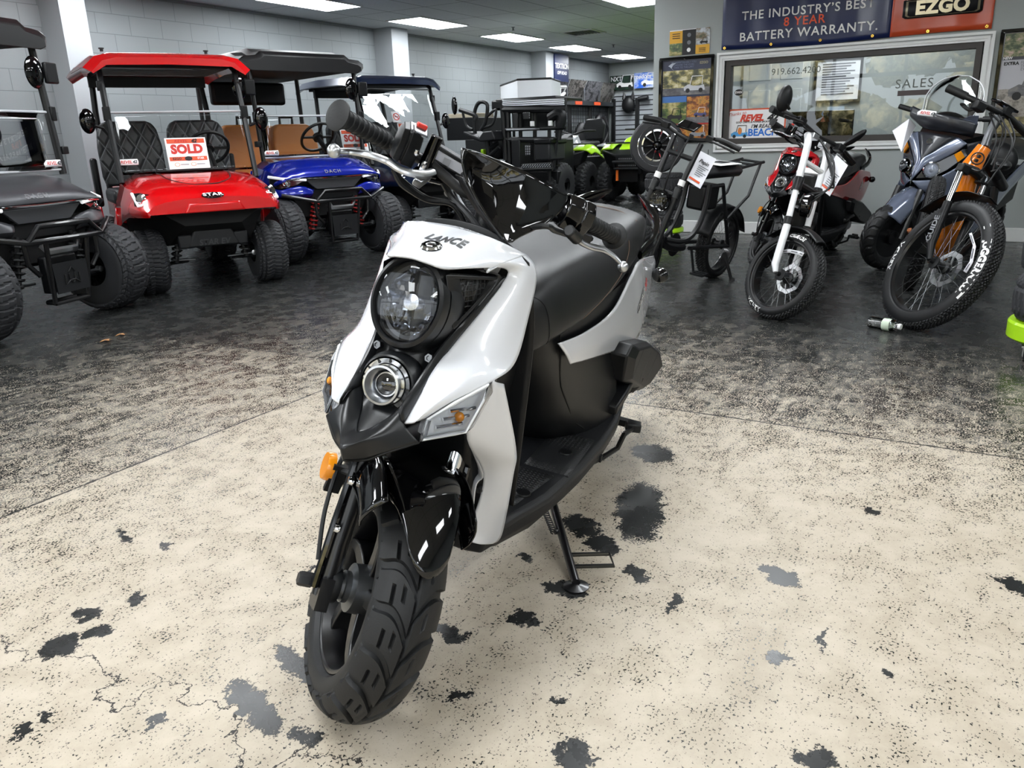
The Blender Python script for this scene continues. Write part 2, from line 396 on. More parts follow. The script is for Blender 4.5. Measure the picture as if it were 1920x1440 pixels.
# window trim, dark jamb, pane
b = MB()
def frame_ring(b, xa, xb, ya, yb, za, zb, w):
    bx(b, xa, xb, ya, yb, zb - w, zb); bx(b, xa, xb, ya, yb, za, za + w); bx(b, xa, xb, ya, ya + w, za + w, zb - w); bx(b, xa, xb, yb - w, yb, za + w, zb - w)
frame_ring(b, OX - .02, OX, .125, 2.525, .825, 1.775, .075)
frame_ring(b, OX - .034, OX - .02, .125, 2.525, .825, 1.775, .022); frame_ring(b, OX - .028, OX - .02, .16, 2.49, .86, 1.74, .02)
struct(b, 'window_1_trim', M_trim, bevel=.004)
b = MB(); frame_ring(b, OX + .0, OX + .12, .2, 2.45, .895, 1.71, .06); struct(b, 'window_1_frame', pm('dark_bronze_jamb', '3B3735', .5))
M_pane = glass('office_pane', (.9, .92, .92), 1.62, refl=.9)
struct(bx(MB(), OX + .05, OX + .056, .25, 2.4, .945, 1.66), 'window_1_glass', M_pane)
# office behind the pane
M_off = pm('office_wall_paint', 'A3A8A6', .6)
struct(bx(MB(), 11.4, 11.5, WY0, OY - TW, 0, HC), 'wall_office_rear', M_off)
dr = empty('panel_door', 'white panelled door seen through the office window', 'door', loc=(11.375, 2.6, 0))
b = MB().box((0, 0, 1.02), (.04, .84, 2.04))
for zc, hh in ((.5, .7), (1.25, .55), (1.78, .28)):
    for s in (-1, 1): b.box((-.02, s * .2, zc), (.014, .28, hh))
b.build('leaf', pm('white_door_paint', 'D5D9DA', .4), dr, bevel=.006)
MB().lathe([(.012, 0), (.012, .04), (.028, .05), (.028, .07), (.01, .08)], (-.02, .38, 1.0), (-1, 0, 0), 14).build('knob', M_alud, dr)
# storefront behind the camera: posts, sill, head; open to the daylight
M_post = pm('storefront_metal', '4A4B4C', .4, .6)
b = MB(); bx(b, WX0 - .12, WX0, WY0, WY1, 0, .25); bx(b, WX0 - .12, WX0, WY0, WY1, 2.5, HC)
bx(b, WX0 - .12, WX0, 7.7, WY1, .25, 2.5); bx(b, WX0 - .12, WX0, WY0, -3.9, .25, 2.5)
for k in range(1, 8): bx(b, WX0 - .09, WX0 - .03, -3.93 + 1.45 * k, -3.87 + 1.45 * k, .25, 2.5)
bx(b, WX0 - .09, WX0 - .03, -3.9, 7.7, 2.05, 2.13)
struct(b, 'wall_storefront', M_post)
mo = bpy.data.materials.new('parking_lot'); g = NT(mo); pos = g.n('NewGeometry').outputs['Position']
g.set(g.b.inputs['Base Color'], g.mix(g.noise(pos, 3, 5), '6A6A66', '8B8A85')); g.b.inputs['Roughness'].default_value = .9
struct(bx(MB(), -30, WX0 - .2, -25, 25, -.2, -.1), 'ground_outside', mo)
mo = bpy.data.materials.new('foliage'); g = NT(mo); pos = g.n('NewGeometry').outputs['Position']
nz = g.noise(pos, 5, 8, .75); g.set(g.b.inputs['Base Color'], g.mix(g.mapr(nz, .4, .6), '6E6B45', 'E8DDB0')); g.b.inputs['Roughness'].default_value = .9
t = empty('ceiling_light', 'unseen ceiling light panel added to brighten the office interior', 'ceiling light', loc=(10.2, 1.4, HC), group='ceiling light panels')  # added out of view so the room behind the pane is lit
MB().box((0, 0, -.008), (1.21, .585, .012)).build('diffuser', M_pan, t)
random.seed(5); b = MB()
for k in range(150):
    x = random.uniform(-17, -12); y = random.uniform(-8, 16); z = random.uniform(.2, 3.6) ** 1.05; r = random.uniform(.3, .8)
    b.ell((x, y, z), (r, r, r * .8), 9, 6)
for vtx in b.bm.verts: vtx.co += Vector((random.uniform(-.2, .2), random.uniform(-.2, .2), random.uniform(-.2, .2)))
o = b.build('tree_line', mo, sharp=0); o['kind'] = 'stuff'; o['label'] = 'leafy trees outside, seen only as reflections in the glass'; o['category'] = 'trees'

# ---------------------------------------------------------------- shared makers
def tyre_mb(Rc, rv, hw, br, by, tread, depth, nt=160, np_=40, pt=1.25, pm_=1.95, sq=1.0, skew=None):
    """tyre round the Y axis: crown radius Rc, section height rv, half width hw, bead at (br, by)"""
    b = MB(); rows = []
    for i in range(nt):
        th = 2 * math.pi * i / nt; ring = []
        ring.append((br, -by))
        for k in range(np_ + 1):
            p = lerp(-pm_, pm_, k / np_)
            s, c = math.sin(p), math.cos(p)
            s2 = math.copysign(abs(s) ** sq, s); c2 = math.copysign(abs(c) ** sq, c)
            h = tread(th, p / pt) * depth if abs(p) <= pt else 0.0
            ring.append((Rc - rv + rv * c2 + h * max(c, .15), hw * s2 + h * s * .8))
        ring.append((br, by))
        sk = [0.0] + [(skew(min(abs(lerp(-pm_, pm_, k / np_)) / pt, 1.0)) if skew else 0.0) for k in range(np_ + 1)] + [0.0]
        if skew: sk[0] = sk[1]; sk[-1] = sk[-2]
        rows.append([Vector((r * math.cos(th + d), y, r * math.sin(th + d))) for (r, y), d in zip(ring, sk)])
    rows.append(rows[0])
    rv_ = [[b.v(p) for p in r] for r in rows[:-1]]; rv_.append(rv_[0])
    for A, B in zip(rv_, rv_[1:]):
        for j in range(len(A) - 1): b.face([A[j], B[j], B[j + 1], A[j + 1]])
    return b
fr_ = lambda x: x - math.floor(x)
def tread_chevron(N):
    def f(th, s):
        q = abs(s); ph = fr_(th * N / (2 * math.pi) + (.5 if s > 0 else 0))
        if q < .03: return .3
        if ph < .17: return 0
        if .5 < q < .545: return .15 if ph < .62 else 1
        if .27 < q < .30 and .45 < ph < .8: return .4
        if q > .92: return 1 if ph < .72 else .25
        return 1
    return f
def chevron_skew(N): return lambda q: (.95 * q + .22 * math.sin(q * 4.5)) * 2 * math.pi / N
def tread_block(N, M=7, gw=.16, skew=.5):
    def f(th, s):
        c = (s + 1) / 2 * M; k = math.floor(c); u = fr_(c)
        if u < gw: return 0
        ph = fr_(th * N / (2 * math.pi) + skew * u * (1 if k % 2 else -1) + .5 * (k % 2))
        return 0.15 if ph < .16 else 1
    return f
def tread_knob(N, M=7, g1=.42, g2=.4):
    def f(th, s):
        c = (s + 1) / 2 * M; k = math.floor(c)
        if fr_(c) < g2: return 0
        return 1 if fr_(th * N / (2 * math.pi) + .5 * (k % 2)) > g1 else 0
    return f
def spokes(b, r0, r1, y0, y1, n, r=.0012):
    for k in range(n):
        a = 2 * math.pi * k / n; d = .35 if k % 2 else -.35; s = 1 if (k // 2) % 2 else -1
        b.tube([(r0 * math.cos(a + d), s * y0, r0 * math.sin(a + d)), (r1 * math.cos(a), s * y1, r1 * math.sin(a))], r, 4)
    return b
def ring_lathe(name, prof, mat, parent, o=(0, 0, 0), axis=(0, 1, 0), n=48, **k):
    return MB().lathe(prof, o, axis, n).build(name, mat, parent, **k)
def stick(o, fn, d, off=.0012):
    """drop decal points onto object o along direction d"""
    from mathutils.bvhtree import BVHTree
    dg = bpy.context.evaluated_depsgraph_get(); dg.update(); e = o.evaluated_get(dg); me = e.to_mesh()
    t = BVHTree.FromPolygons([v.co.copy() for v in me.vertices], [tuple(p.vertices) for p in me.polygons]); e.to_mesh_clear()
    d = Vector(d).normalized()
    def g(x, y):
        p = fn(x, y); hit = t.ray_cast(p - d * .15, d)
        return (hit[0] - d * off) if hit[0] else p
    return g
def surf(o, p, d):
    from mathutils.bvhtree import BVHTree
    dg = bpy.context.evaluated_depsgraph_get(); dg.update(); e = o.evaluated_get(dg); me = e.to_mesh()
    t = BVHTree.FromPolygons([v.co.copy() for v in me.vertices], [tuple(p_.vertices) for p_ in me.polygons]); e.to_mesh_clear()
    h = t.ray_cast(Vector(p), Vector(d).normalized())
    return h if h[0] else None
def brake_disc(name, r, mat, parent, o=(0, 0, 0), n=24, **k):
    b = MB(); m = 72
    for rad0, rad1, wob in ((r * .72, r, 1), (r * .25, r * .34, 0)):
        b2 = []
        for i in range(m):
            a = 2 * math.pi * i / m; q = r * .035 * math.sin(a * 8) * wob
            b2.append([Vector(o) + Vector(((rr) * math.cos(a), yy, (rr) * math.sin(a))) for rr, yy in ((rad0, 0), (rad1 + q, 0), (rad1 + q, .003), (rad0, .003))])
        b2.append(b2[0]); b.loft(b2, cap=False)
    for i in range(6):
        a = 2 * math.pi * i / 6
        b.tube([Vector(o) + Vector((r * .3 * math.cos(a), .0015, r * .3 * math.sin(a))), Vector(o) + Vector((r * .76 * math.cos(a + .5), .0015, r * .76 * math.sin(a + .5)))], r * .05, 6)
    for i in range(n):
        a = 2 * math.pi * i / n + .1; rr = r * (.8 + .1 * (i % 2))
        b.lathe([(r * .035, -.0006), (r * .035, .0036)], Vector(o) + Vector((rr * math.cos(a), 0, rr * math.sin(a))), (0, 1, 0), 8)
    return b.build(name, mat, parent, **k)

# ---------------------------------------------------------------- the step-through motor scooter
STEER = Matrix(((0.79250,-0.60141,-0.10120,0.02661),(0.60141,0.74314,0.29333,-0.07711),(-0.10120,-0.29333,0.95064,0.01298),(0.00000,0.00000,0.00000,1.00000)))
M_bezel = pm('satin_black_bezel', '121315', .33, bump=(900, .04))
M_refl = pm('mirror_reflector', 'D5D7DA', .06, 1); M_refl2 = pm('faceted_reflector', 'A9ACB2', .08, 1)
M_hexm = None
def hexmat():
    m = bpy.data.materials.new('hex_mesh_insert'); g = NT(m)
    tc = g.n('TexCoord').outputs['Object']
    vo = g.n('TexVoronoi', {'feature': 'DISTANCE_TO_EDGE'}, Vector=tc, Scale=105, Randomness=.12).outputs[0]
    g.set(g.b.inputs['Base Color'], g.mix(g.mapr(vo, .05, .12), '2A2B2D', '050506')); g.b.inputs['Roughness'].default_value = .45
    bp = g.n('Bump', {'invert': True}, Strength=1, Distance=.003, Height=g.mapr(vo, .03, .2)); g.set(g.b.inputs['Normal'], bp.outputs[0])
    return m
M_hex = hexmat()
def matmat():
    m = bpy.data.materials.new('dimpled_floor_mat'); g = NT(m)
    tc = g.n('TexCoord').outputs['Object']
    vo = g.n('TexVoronoi', {'feature': 'F1'}, Vector=tc, Scale=95, Randomness=0).outputs[0]
    g.set(g.b.inputs['Base Color'], lin('17181A')); g.b.inputs['Roughness'].default_value = .5
    bp = g.n('Bump', None, Strength=.9, Distance=.004, Height=g.mapr(vo, .2, .42, 1, 0)); g.set(g.b.inputs['Normal'], bp.outputs[0])
    return m
M_dimp = matmat()
def sq(b, k, o=None):
    for v in b.bm.verts: v.co.y *= k
    return b
def make_scooter(paint, label, letters, group=None):
    root = empty('motor_scooter', label, 'motor scooter', mw=Matrix(((-0.98769,0.15406,0.02716,1.01700),(-0.15643,-0.97268,-0.17151,0.95500),(-0.00000,-0.17365,0.98481,0.00000),(0,0,0,1))), group=group)
    P = lambda name, b, mat, par=root, **k: b.build(name, mat, par, **k)
    # ---- front wheel (in the steered frame)
    WC = V(0, 0, .217)
    ft = tyre_mb(.2275, .047, .06, .156, .042, tread_chevron(19), .0085, 19 * 18, 66, pt=1.3, skew=chevron_skew(19))
    ft = ft.build('front_tyre', M_rub, root, mw=STEER @ Matrix.Translation(WC), sharp=28)
    b = MB().lathe([(.156, -.047), (.149, -.047), (.143, -.03), (.137, -.012), (.137, .012), (.143, .03), (.149, .047), (.156, .047)], (0, 0, 0), (0, 1, 0), 64, cap=False)
    for k in range(5):
        a = 2 * math.pi * k / 5 + .35
        rr = []
        for q in range(6):
            t = q / 5; r = lerp(.035, .142, t); aa = a + .28 * t * t; w = lerp(.018, .011, t); yy = lerp(.024, .03, t)
            ca, sa = math.cos(aa), math.sin(aa)
            rr.append([V(r * ca - w * sa, -yy, r * sa + w * ca), V(r * ca + w * sa, -yy, r * sa - w * ca), V(r * ca + w * sa, yy, r * sa - w * ca), V(r * ca - w * sa, yy, r * sa + w * ca)])
        b.loft(rr)
    P('wheel_rim', b, M_stl, ft, bevel=.003)
    ring_lathe('hub', [(.012, -.085), (.024, -.085), (.026, -.062), (.03, -.06), (.03, -.05), (.046, -.045), (.05, .03), (.03, .06)], M_alud, ft, n=32)
    ring_lathe('hub_seal', [(.014, -.07), (.033, -.07), (.035, -.078), (.033, -.088), (.02, -.09)], M_blkm, ft, n=28)
    ring_lathe('axle_nut', [(.0, -.145), (.012, -.145), (.014, -.14), (.014, -.118), (.009, -.118)], M_blkm, ft, n=6)
    brake_disc('brake_disc', .095, M_alud, ft, (0, .062, 0))
    # ---- front fork legs
    for s in (-1, 1):
        b = MB().tube([V(.014, s * .093, .2), V(-.03, s * .093, .29), V(-.095, s * .09, .44), V(-.16, s * .085, .57)], [.021, .021, .02, .019], 14)
        b.box((.016, s * .097, .208), (.05, .024, .06), (0, -26, 0))
        f = P('fork_leg', b, M_stl, mw=STEER)
        b = MB().tube([V(.02, s * .117, .22), V(-.03, s * .115, .33), V(-.1, s * .108, .475)], .0075, 8); P('fork_guard_rail', b, M_blk, f)
        b = MB().tube([V(-.085, s * .083, .43), V(-.19, s * .08, .66)], .0155, 12); P('fork_tube', b, M_chr, f)
        b = MB().lathe([(.024, 0), (.026, .02), (.024, .05), (.017, .055)], V(-.075, s * .085, .405), (-.43, 0, .9), 16); P('dust_seal', b, M_mat, f)
        # round side reflector on a bracket
        c = V(-.145, s * .138, .375)
        P('side_reflector', MB().lathe([(.0, .006), (.026, .006), (.028, .0), (.028, -.01)], c, (0, s, 0), 28), M_amb, f, label='amber round reflector')
        P('reflector_bracket', MB().box(c + V(.02, -s * .02, -.01), (.012, .03, .06)).tube([c + V(0, -s * .012, 0), c + V(.04, -s * .035, .02)], .006, 8), M_blkm, f)
    P('brake_caliper', MB().box((-.085, .075, .27), (.06, .04, .075), (0, 25, 0)), M_blkm, mw=STEER, bevel=.006)
    # brake hose and cable down the right leg
    P('brake_hose', MB().tube([V(-.2, -.07, .5), V(-.15, -.115, .42), V(-.08, -.128, .33), V(-.02, -.118, .25)], .0045, 8, samples=24), M_blkm, mw=STEER)
    # ---- front fender
    rows = []
    for i in range(15):
        t = i / 14
        top = .262 + .02 * math.sin(t * math.pi)
        hw = lerp(.046, .09, min(1, t * 2.6)) if t < .5 else lerp(.09, .07, (t - .5) * 2)
        drop = lerp(.012, .085, min(1, t * 1.7)) if t < .62 else lerp(.085, .05, (t - .62) / .38)
        row = []
        for y, dr in ((-1, 1), (-.93, .5), (-.8, .16), (-.4, .02), (0, -.02), (.4, .02), (.8, .16), (.93, .5), (1, 1)):
            r = top - drop * dr; a = lerp(R(46 + (2 if abs(y) > .3 else 0) + (6 if abs(y) > .7 else 0) + (6 if abs(y) > .9 else 0) + (6 if abs(y) > .99 else 0)), R(150), t)
            row.append(V(r * math.cos(a), y * hw, .217 + r * math.sin(a)))
        rows.append(row)
    P('front_fender', MB().grid(rows), M_blk, mw=STEER, solid=.003, sub=1, sharp=25)
    for s in (-1, 1):
        ar = lambda r, y: [V(r * math.cos(R(a_)), s * y, .217 + r * math.sin(R(a_))) for a_ in (72, 90, 108, 126, 140)]
        P('fender_side_panel', MB().strip([ar(.183, .1), ar(.205, .106), ar(.24, .1), ar(.272, .085)], 14, 8), M_blk, mw=STEER, solid=.003)
        for zz in ((-.015, .33), (-.055, .41)):
            P('fender_bolt', MB().lathe([(0, .006), (.007, .005), (.009, 0), (.009, -.004)], V(zz[0], s * .112, zz[1]), (0, s, 0), 12), M_chr, mw=STEER)
    # ---- steering column and lower dark filler between fender and beak
    P('steering_column', MB().tube([V(-.17, 0, .6), V(-.33, 0, .95)], .024, 16), M_blkm, mw=STEER)
    P('lower_yoke', MB().box((-.165, 0, .585), (.06, .2, .045), (0, 26, 0)), M_blkm, mw=STEER, bevel=.008)
    # ---- body panels: left-hand curves measured, right-hand mirrored
    i0 = [(-0.117,0.1,0.8561), (-0.1668,0.114,0.8407), (-0.1131,0.095,0.7829), (-0.0505,0.074,0.7264), (-0.0014,0.066,0.6953), (0.046,0.06,0.6508), (0.0812,0.059,0.6216)]
    o0 = [(-0.2182,0.127,0.8692), (-0.2233,0.15,0.8362), (-0.1838,0.158,0.7599), (-0.1333,0.162,0.692), (-0.0593,0.152,0.6769), (0.0187,0.115,0.6547), (0.0567,0.083,0.6253)]
    mid = [lerp(Vector(a), Vector(c), .5) + V(.012, .008, .006) for a, c in zip(i0, o0)]
    mid[0] = Vector((-0.1538,0.118,0.8663))
    for q_, e_ in ((i0, (-0.0729,0.078,0.8577)), (mid, (-0.1144,0.082,0.8791)), (o0, (-0.1642,0.1,0.8927))): q_.insert(0, lerp(Vector(q_[0]), Vector(e_), .3) + V(-.006, 0, -.008))
    for sgn, f in ((1, list), (-1, mir)):
        P('side_panel', MB().strip([f(i0), f(mid), f(o0)], 40, 12), paint, solid=.004, sharp=40)
        l0 = [(-0.0942,0.16,0.6623), (-0.2026,0.166,0.4931), (-0.2453,0.155,0.4146), (-0.3167,0.127,0.2283), (-0.3003,0.115,0.2054)]
        l1 = [(-0.059,0.152,0.678), (-0.0497,0.12,0.5687), (-0.1873,0.112,0.4229), (-0.2092,0.094,0.2925), (-0.2095,0.094,0.2523)]
        lm = [lerp(Vector(a), Vector(c), .45) + V(.014, .0, .004) for a, c in zip(l0, l1)]
        P('leg_shield', MB().strip([f(l1), f(lm), f(l0)], 30, 10), paint, solid=.004, sharp=40)
        fl1 = [(-0.0734,0.117,0.5578), (-0.1286,0.112,0.4975), (-0.1873,0.112,0.4229), (-0.1902,0.098,0.3942), (-0.2092,0.094,0.2925), (-0.2095,0.094,0.2523)]
        fl2 = [Vector(p) + V(-.03, -.03, 0) for p in fl1]
        P('leg_shield_flange', MB().strip([f(fl1), f(fl2)], 20, 3), paint, solid=.003)
        for q in ((-0.2028,0.1,0.3818), (-0.1949,0.095,0.2772)):
            P('flange_bolt', MB().lathe([(0, .006), (.006, .005), (.008, 0), (.008, -.006)], f([q])[0], (1, 0, 0), 12), M_blkm)
    # hood
    top = [(-0.2182,0.127,0.8692), (-0.1642,0.1,0.8927), (-0.146,0.06,0.9044), (-0.1749,0,0.9032)]
    bot = [(-0.117,0.1,0.8561), (-0.0729,0.078,0.8577), (-0.0268,0.055,0.8604), (-0.0108,0.028,0.8682), (-0.0114,0,0.8705)]
    mm = [(-0.1538,0.118,0.8663), (-0.1144,0.082,0.8791), (-0.0885,0.045,0.8902), (-0.0854,0,0.8893)]
    full = lambda c: c + mir(c[:-1])[::-1]
    hood = P('front_hood', MB().strip([full(bot), full(mm), full(top)], 41, 12), paint, solid=.004, sharp=50)
    rim = full(top); P('hood_back', MB().strip([rim, [Vector(p) + V(-.05, 0, -.03) for p in rim], [Vector((p[0] - .09, p[1] * .8, p[2] - .1)) for p in rim]], 30, 6), paint, solid=.003)
    # tank-top badge and lettering on the hood
    bc = Vector((-0.0837,0,0.8784)); up = (Vector((-0.1647,0,0.8986)) - bc).normalized(); nrm = V(0, 1, 0).cross(up); nrm = -nrm if nrm.z < 0 else nrm
    hb_ = surf(hood, bc + nrm * .1, -nrm)
    hb_ = surf(hood, bc - up * .024 + V(0, .011, 0) + nrm * .1, -nrm)
    if hb_: bc = hb_[0]; nrm = hb_[1] if hb_[1].z > 0 else -hb_[1]; up = V(0, 1, 0).cross(nrm).normalized(); up = -up if up.z < 0 else up
    P('badge', MB().lathe([(.0, .002), (.013, .002), (.0165, .0015), (.018, 0), (.018, -.01)], bc + nrm * .002, nrm, 32), M_blk, hood, label='round black badge')
    P('badge_ring', MB().lathe([(.0135, .002), (.0165, .0018), (.0185, .0), (.0165, .0025), (.0135, .003)], bc + nrm * .0022, nrm, 32, cap=False), M_chr, hood)
    b = MB(); pts = [bc + nrm * .0045 + (V(0, 1, 0) * math.cos(a) + up * math.sin(a)) * .0085 for a in [math.pi * k / 3 + .2 for k in range(7)]]
    b.tube(pts[:6], .0014, 6); P('badge_emblem', b, M_alu, hood)
    if letters: text('lettering', 'LANCE', pm('dark_grey_letters', '3A3B3D', .4), hood, stick(hood, lambda x, y: bc + up * .037 + V(0, 1, 0) * (x * .86 + .008) + up * y * 1.45, -nrm), size=.024, bold=.045, shear=.25, space=1.14)
    # ---- black nose: fascia behind the lamps, frame round the vents, beak
    cen = [V(-.035, 0, .862), V(-.05, 0, .84), V(-.045, 0, .8), V(-.035, 0, .74), V(-.005, 0, .70), V(.03, 0, .64), (0.127,0,0.5961)]
    ia = [(-0.1041,0.09,0.8514), (-0.1514,0.108,0.8348), (-0.1071,0.092,0.7864), (-0.0491,0.07,0.7316), (-0.0031,0.062,0.6967), (0.0426,0.056,0.6534), (0.0722,0.052,0.6231)]
    q = [lerp(Vector(a), Vector(c), .45) + V(-.02, 0, 0) for a, c in zip(ia, cen)]
    P('nose_fascia', MB().strip([ia, q, cen, mir(q), mir(ia)], 30, 25), M_bezel, solid=.003, sharp=45)
    e0 = [(-0.1765,0.116,0.839), (-0.1086,0.097,0.7823), (-0.0484,0.075,0.7262), (0.0028,0.066,0.6869), (0.085,0.061,0.6226)]
    e1 = [Vector((-0.1744,0.1,0.8252)) + V(.004, 0, 0), Vector((-0.1053,0.083,0.7828)), Vector((-0.0358,0.062,0.733)), Vector((0.0085,0.053,0.6948)), Vector((0.0819,0.05,0.6487))]
    for sgn, f in ((1, list), (-1, mir)):
        ee = [lerp(Vector(a), Vector(c), .5) + V(.008, 0, .002) for a, c in zip(e0, e1)]
        P('nose_frame', MB().strip([f(e0), f(ee), f(e1), f([Vector(p) + V(-.03, -.006, 0) for p in e1])], 24, 8), M_bezel, solid=.002, sharp=30)
        # vents with honeycomb mesh
        v0 = [Vector(p) for p in ((-0.0289,0.058,0.8508), (-0.1647,0.108,0.8335), (-0.0503,0.073,0.7532))]
        if sgn < 0: v0 = mir(v0)
        c = sum(v0, V(0, 0, 0)) / 3
        vin = [lerp(p, c, .32) + V(-.022, 0, 0) for p in v0]; vmid = [lerp(p, c, .2) + V(.004, 0, 0) for p in v0]
        vo_ = P('vent_frame', MB().loft([[p + V(-.01, 0, 0) for p in v0], [p + V(.006, 0, 0) for p in v0], vmid, vin], cap=False), M_bezel, bevel=.002, sharp=20)
        b = MB(); b.poly(vin); P('vent_mesh', b, M_hex, vo_, solid=.002)
    k0 = [(0.0792,0.088,0.5948), (0.1178,0.048,0.579), (0.1298,0.02,0.563), (0.1635,0,0.5709)]
    k1 = [(0.085,0.061,0.6226), (0.1181,0.04,0.6062), (0.1438,0.02,0.5971), (0.1687,0,0.5917)]
    k2 = [(0.0689,0.05,0.6462), (0.1007,0.032,0.6173), (0.1364,0.017,0.6027), (0.1573,0,0.5993)]
    k3 = [Vector(p) + V(-.035, -.004 if i < 3 else 0, .006) for i, p in enumerate(k2)]
    P('beak', MB().strip([full(k0), full(k1), full(k2), full(k3)], 45, 16), M_bezel, solid=.004, sharp=28)
    P('beak_underside', MB().strip([full(k0), [Vector((p[0] - .07, p[1] * .8, p[2] + .0)) for p in full(k0)], [Vector((p[0] - .17, p[1] * .75, p[2] - .0)) for p in full(k0)]], 31, 8), M_mat, solid=.003)
    for f in (list, mir):
        P('nose_bolt', MB().lathe([(0, .002), (.004, .002), (.0045, .005), (.0075, .005), (.0085, .001), (.0085, -.006)], f([Vector((-0.0135,0.05,0.7059)) + V(.002, 0, 0)])[0], (.94, 0, .34), 6), M_alud)
    # ---- headlight
    hn = V(math.cos(R(17)), 0, math.sin(R(17))); hc = Vector((-0.02,0,0.7924)) - hn * .008
    hl = P('headlight', sq(MB().lathe([(.068, .02), (.0725, .026), (.079, .022), (.083, .008), (.084, -.02), (.07, -.05)], hc, hn, 64, cap=False), .84), M_bezel)
    P('reflector', sq(MB().lathe([(.07, .014), (.0695, .006), (.064, .001), (.0575, .0), (.056, -.004)], hc, hn, 64, cap=False), .84), M_bezel, hl)
    b = MB(); rows = []; u = V(0, 1, 0); w = hn.cross(u)
    for i in range(15):
        row = []; yv = lerp(-.057, .057, i / 14)
        for k in range(15):
            xv = lerp(-.057, .057, k / 14); rr = math.hypot(xv, yv); f_ = min(1, .057 / max(rr, 1e-6))
            st_ = .004 * math.sin(k * 2.4) * math.sin(i * 1.7) + (.005 if (k // 2 + i // 3) % 2 else 0)
            row.append(hc + u * xv * f_ + w * yv * f_ - hn * (.032 * max(0, 1 - (rr * f_ / .057) ** 2) + (st_ if rr < .052 else -.002)))
        rows.append(row)
    b.grid(rows); sq(b, .84); b.build('reflector_bowl', M_refl2, hl, sharp=12)
    P('bulb_shield', MB().lathe([(.0, .0), (.014, -.002), (.0165, -.014), (.016, -.03)], hc + hn * .006, hn, 24), pm('silver_bulb_cap', 'B9BABD', .2, 1), hl)
    P('lens', sq(MB().lathe([(.0705, .017), (.067, .024), (.05, .032), (.025, .0365), (0, .0375)], hc, hn, 64), .84), M_lens, hl)
    P('headlight_collar', sq(MB().lathe([(.083, .0), (.085, -.012), (.088, -.05)], hc, hn, 48, cap=False), .86), M_bezel, hl)
    # ---- lower round lamp
    ln = V(math.cos(R(12)), 0, math.sin(R(12))); lc = Vector((0.0354,0,0.6603))
    lo = P('position_lamp', MB().lathe([(.052, -.04), (.056, -.012), (.05, .004), (.047, .006), (.046, -.01)], lc, ln, 48, cap=False), M_bezel)
    P('chrome_ring', MB().lathe([(.046, .0), (.044, .007), (.036, .004), (.034, -.01)], lc, ln, 48, cap=False), M_chr, lo)
    b = MB()
    for k in range(12):
        a = 2 * math.pi * k / 12; b.box(lc + ln * .006 + (V(0, 1, 0) * math.cos(a) + ln.cross(V(0, 1, 0)) * math.sin(a)) * .0405, (.003, .007, .003), (math.degrees(a), -12, 0))
    P('ring_mark', b, M_blkm, lo)
    P('barrel', MB().lathe([(.034, -.012), (.0345, .022), (.033, .026), (.0295, .0265), (.028, .02), (.0215, -.006)], lc, ln, 48, cap=False), M_alu, lo)
    P('projector_lens', MB().lathe([(.023, -.006), (.02, .004), (.012, .009), (0, .011)], lc, ln, 32), pm('dark_glass_lens', '0B0B10', .03, 0, coat=1, spec=.9), lo)
    P('projector_ring', MB().lathe([(.0225, -.004), (.021, .005), (.0185, .006)], lc, ln, 32, cap=False), M_chr, lo)
    P('wire_plug', MB().tube([V(.06, -.015, .615), V(.075, -.01, .60), V(.06, .02, .6)], .005, 8), M_blk)
    # ---- turn signals
    for f, nm in ((list, 0), (mir, 1)):
        tp = [Vector(p) for p in f([(-0.0548,0.151,0.676), (0.0186,0.117,0.6543), (0.0609,0.086,0.6267), (0.0792,0.088,0.5948), (0.0255,0.125,0.5966), (0.0093,0.141,0.5991), (-0.0358,0.152,0.6537)])]
        c = sum(tp, V(0, 0, 0)) / len(tp)
        back = [p + V(-.035, -.02 if nm == 0 else .02, .0) for p in tp]
        sg = P('turn_signal', MB().loft([back, [lerp(p, c, .03) + V(-.02, 0, 0) for p in tp], [lerp(p, c, .1) + V(-.016, 0, 0) for p in tp]], cap=True), pm('signal_reflector', 'D9DBDF', .35, .55), sharp=15)
        rim_ = [p + V(.001, 0, 0) for p in tp]; inn = [lerp(p, c, .16) + V(.003, 0, 0) for p in tp]
        P('lens', MB().loft([[p + V(-.03, 0, 0) for p in tp], rim_, [lerp(p, c, .12) + V(.006, 0, 0) for p in tp]], cap=True), M_lens, sg, bevel=.002, sharp=20)
        P('lens_rim', MB().tube([lerp(p, c, .1) + V(.0005, 0, 0) for p in tp], .0035, 6, closed=True), pm('frosted_rim', 'D9DCE0', .2, coat=1), sg)
        P('bulb', MB().ell(lerp(c, tp[5], .12) + V(-.005, 0, .0), (.009, .009, .009), 12, 8), M_amb, sg, label='amber bulb')
        b = MB()
        for k in range(3):
            d = lerp(tp[1], tp[3], .3 + .2 * k); e = lerp(tp[6], tp[4], .3 + .2 * k); b.tube([lerp(d, e, .12) + V(-.008, 0, 0), lerp(d, e, .9) + V(-.008, 0, 0)], .003, 6)
        P('reflector_rib', b, M_chr, sg)
    # ---- dark inner fairing: radiator-like ribs behind the wheel, inner leg shield
    P('inner_fairing', MB().loft([[V(-.1, .1, .62), V(-.1, -.1, .62), V(-.3, -.13, .66), V(-.3, .13, .66)], [V(-.16, .085, .45), V(-.16, -.085, .45), V(-.33, -.14, .46), V(-.33, .14, .46)], [V(-.26, .085, .24), V(-.26, -.085, .24), V(-.36, -.11, .25), V(-.36, .11, .25)]]), M_mat, bevel=.01)
    b = MB()
    for k in range(9): b.box((-.14 - .008 * k, 0, .56 - .022 * k), (.03, .15, .007), (0, -15, 0))
    P('cooling_rib', b, M_blkm)
    P('horn', MB().lathe([(0, .018), (.03, .016), (.038, .008), (.04, 0), (.034, -.012), (.012, -.02)], V(-.165, .055, .38), (.9, .3, 0), 28), M_blk)
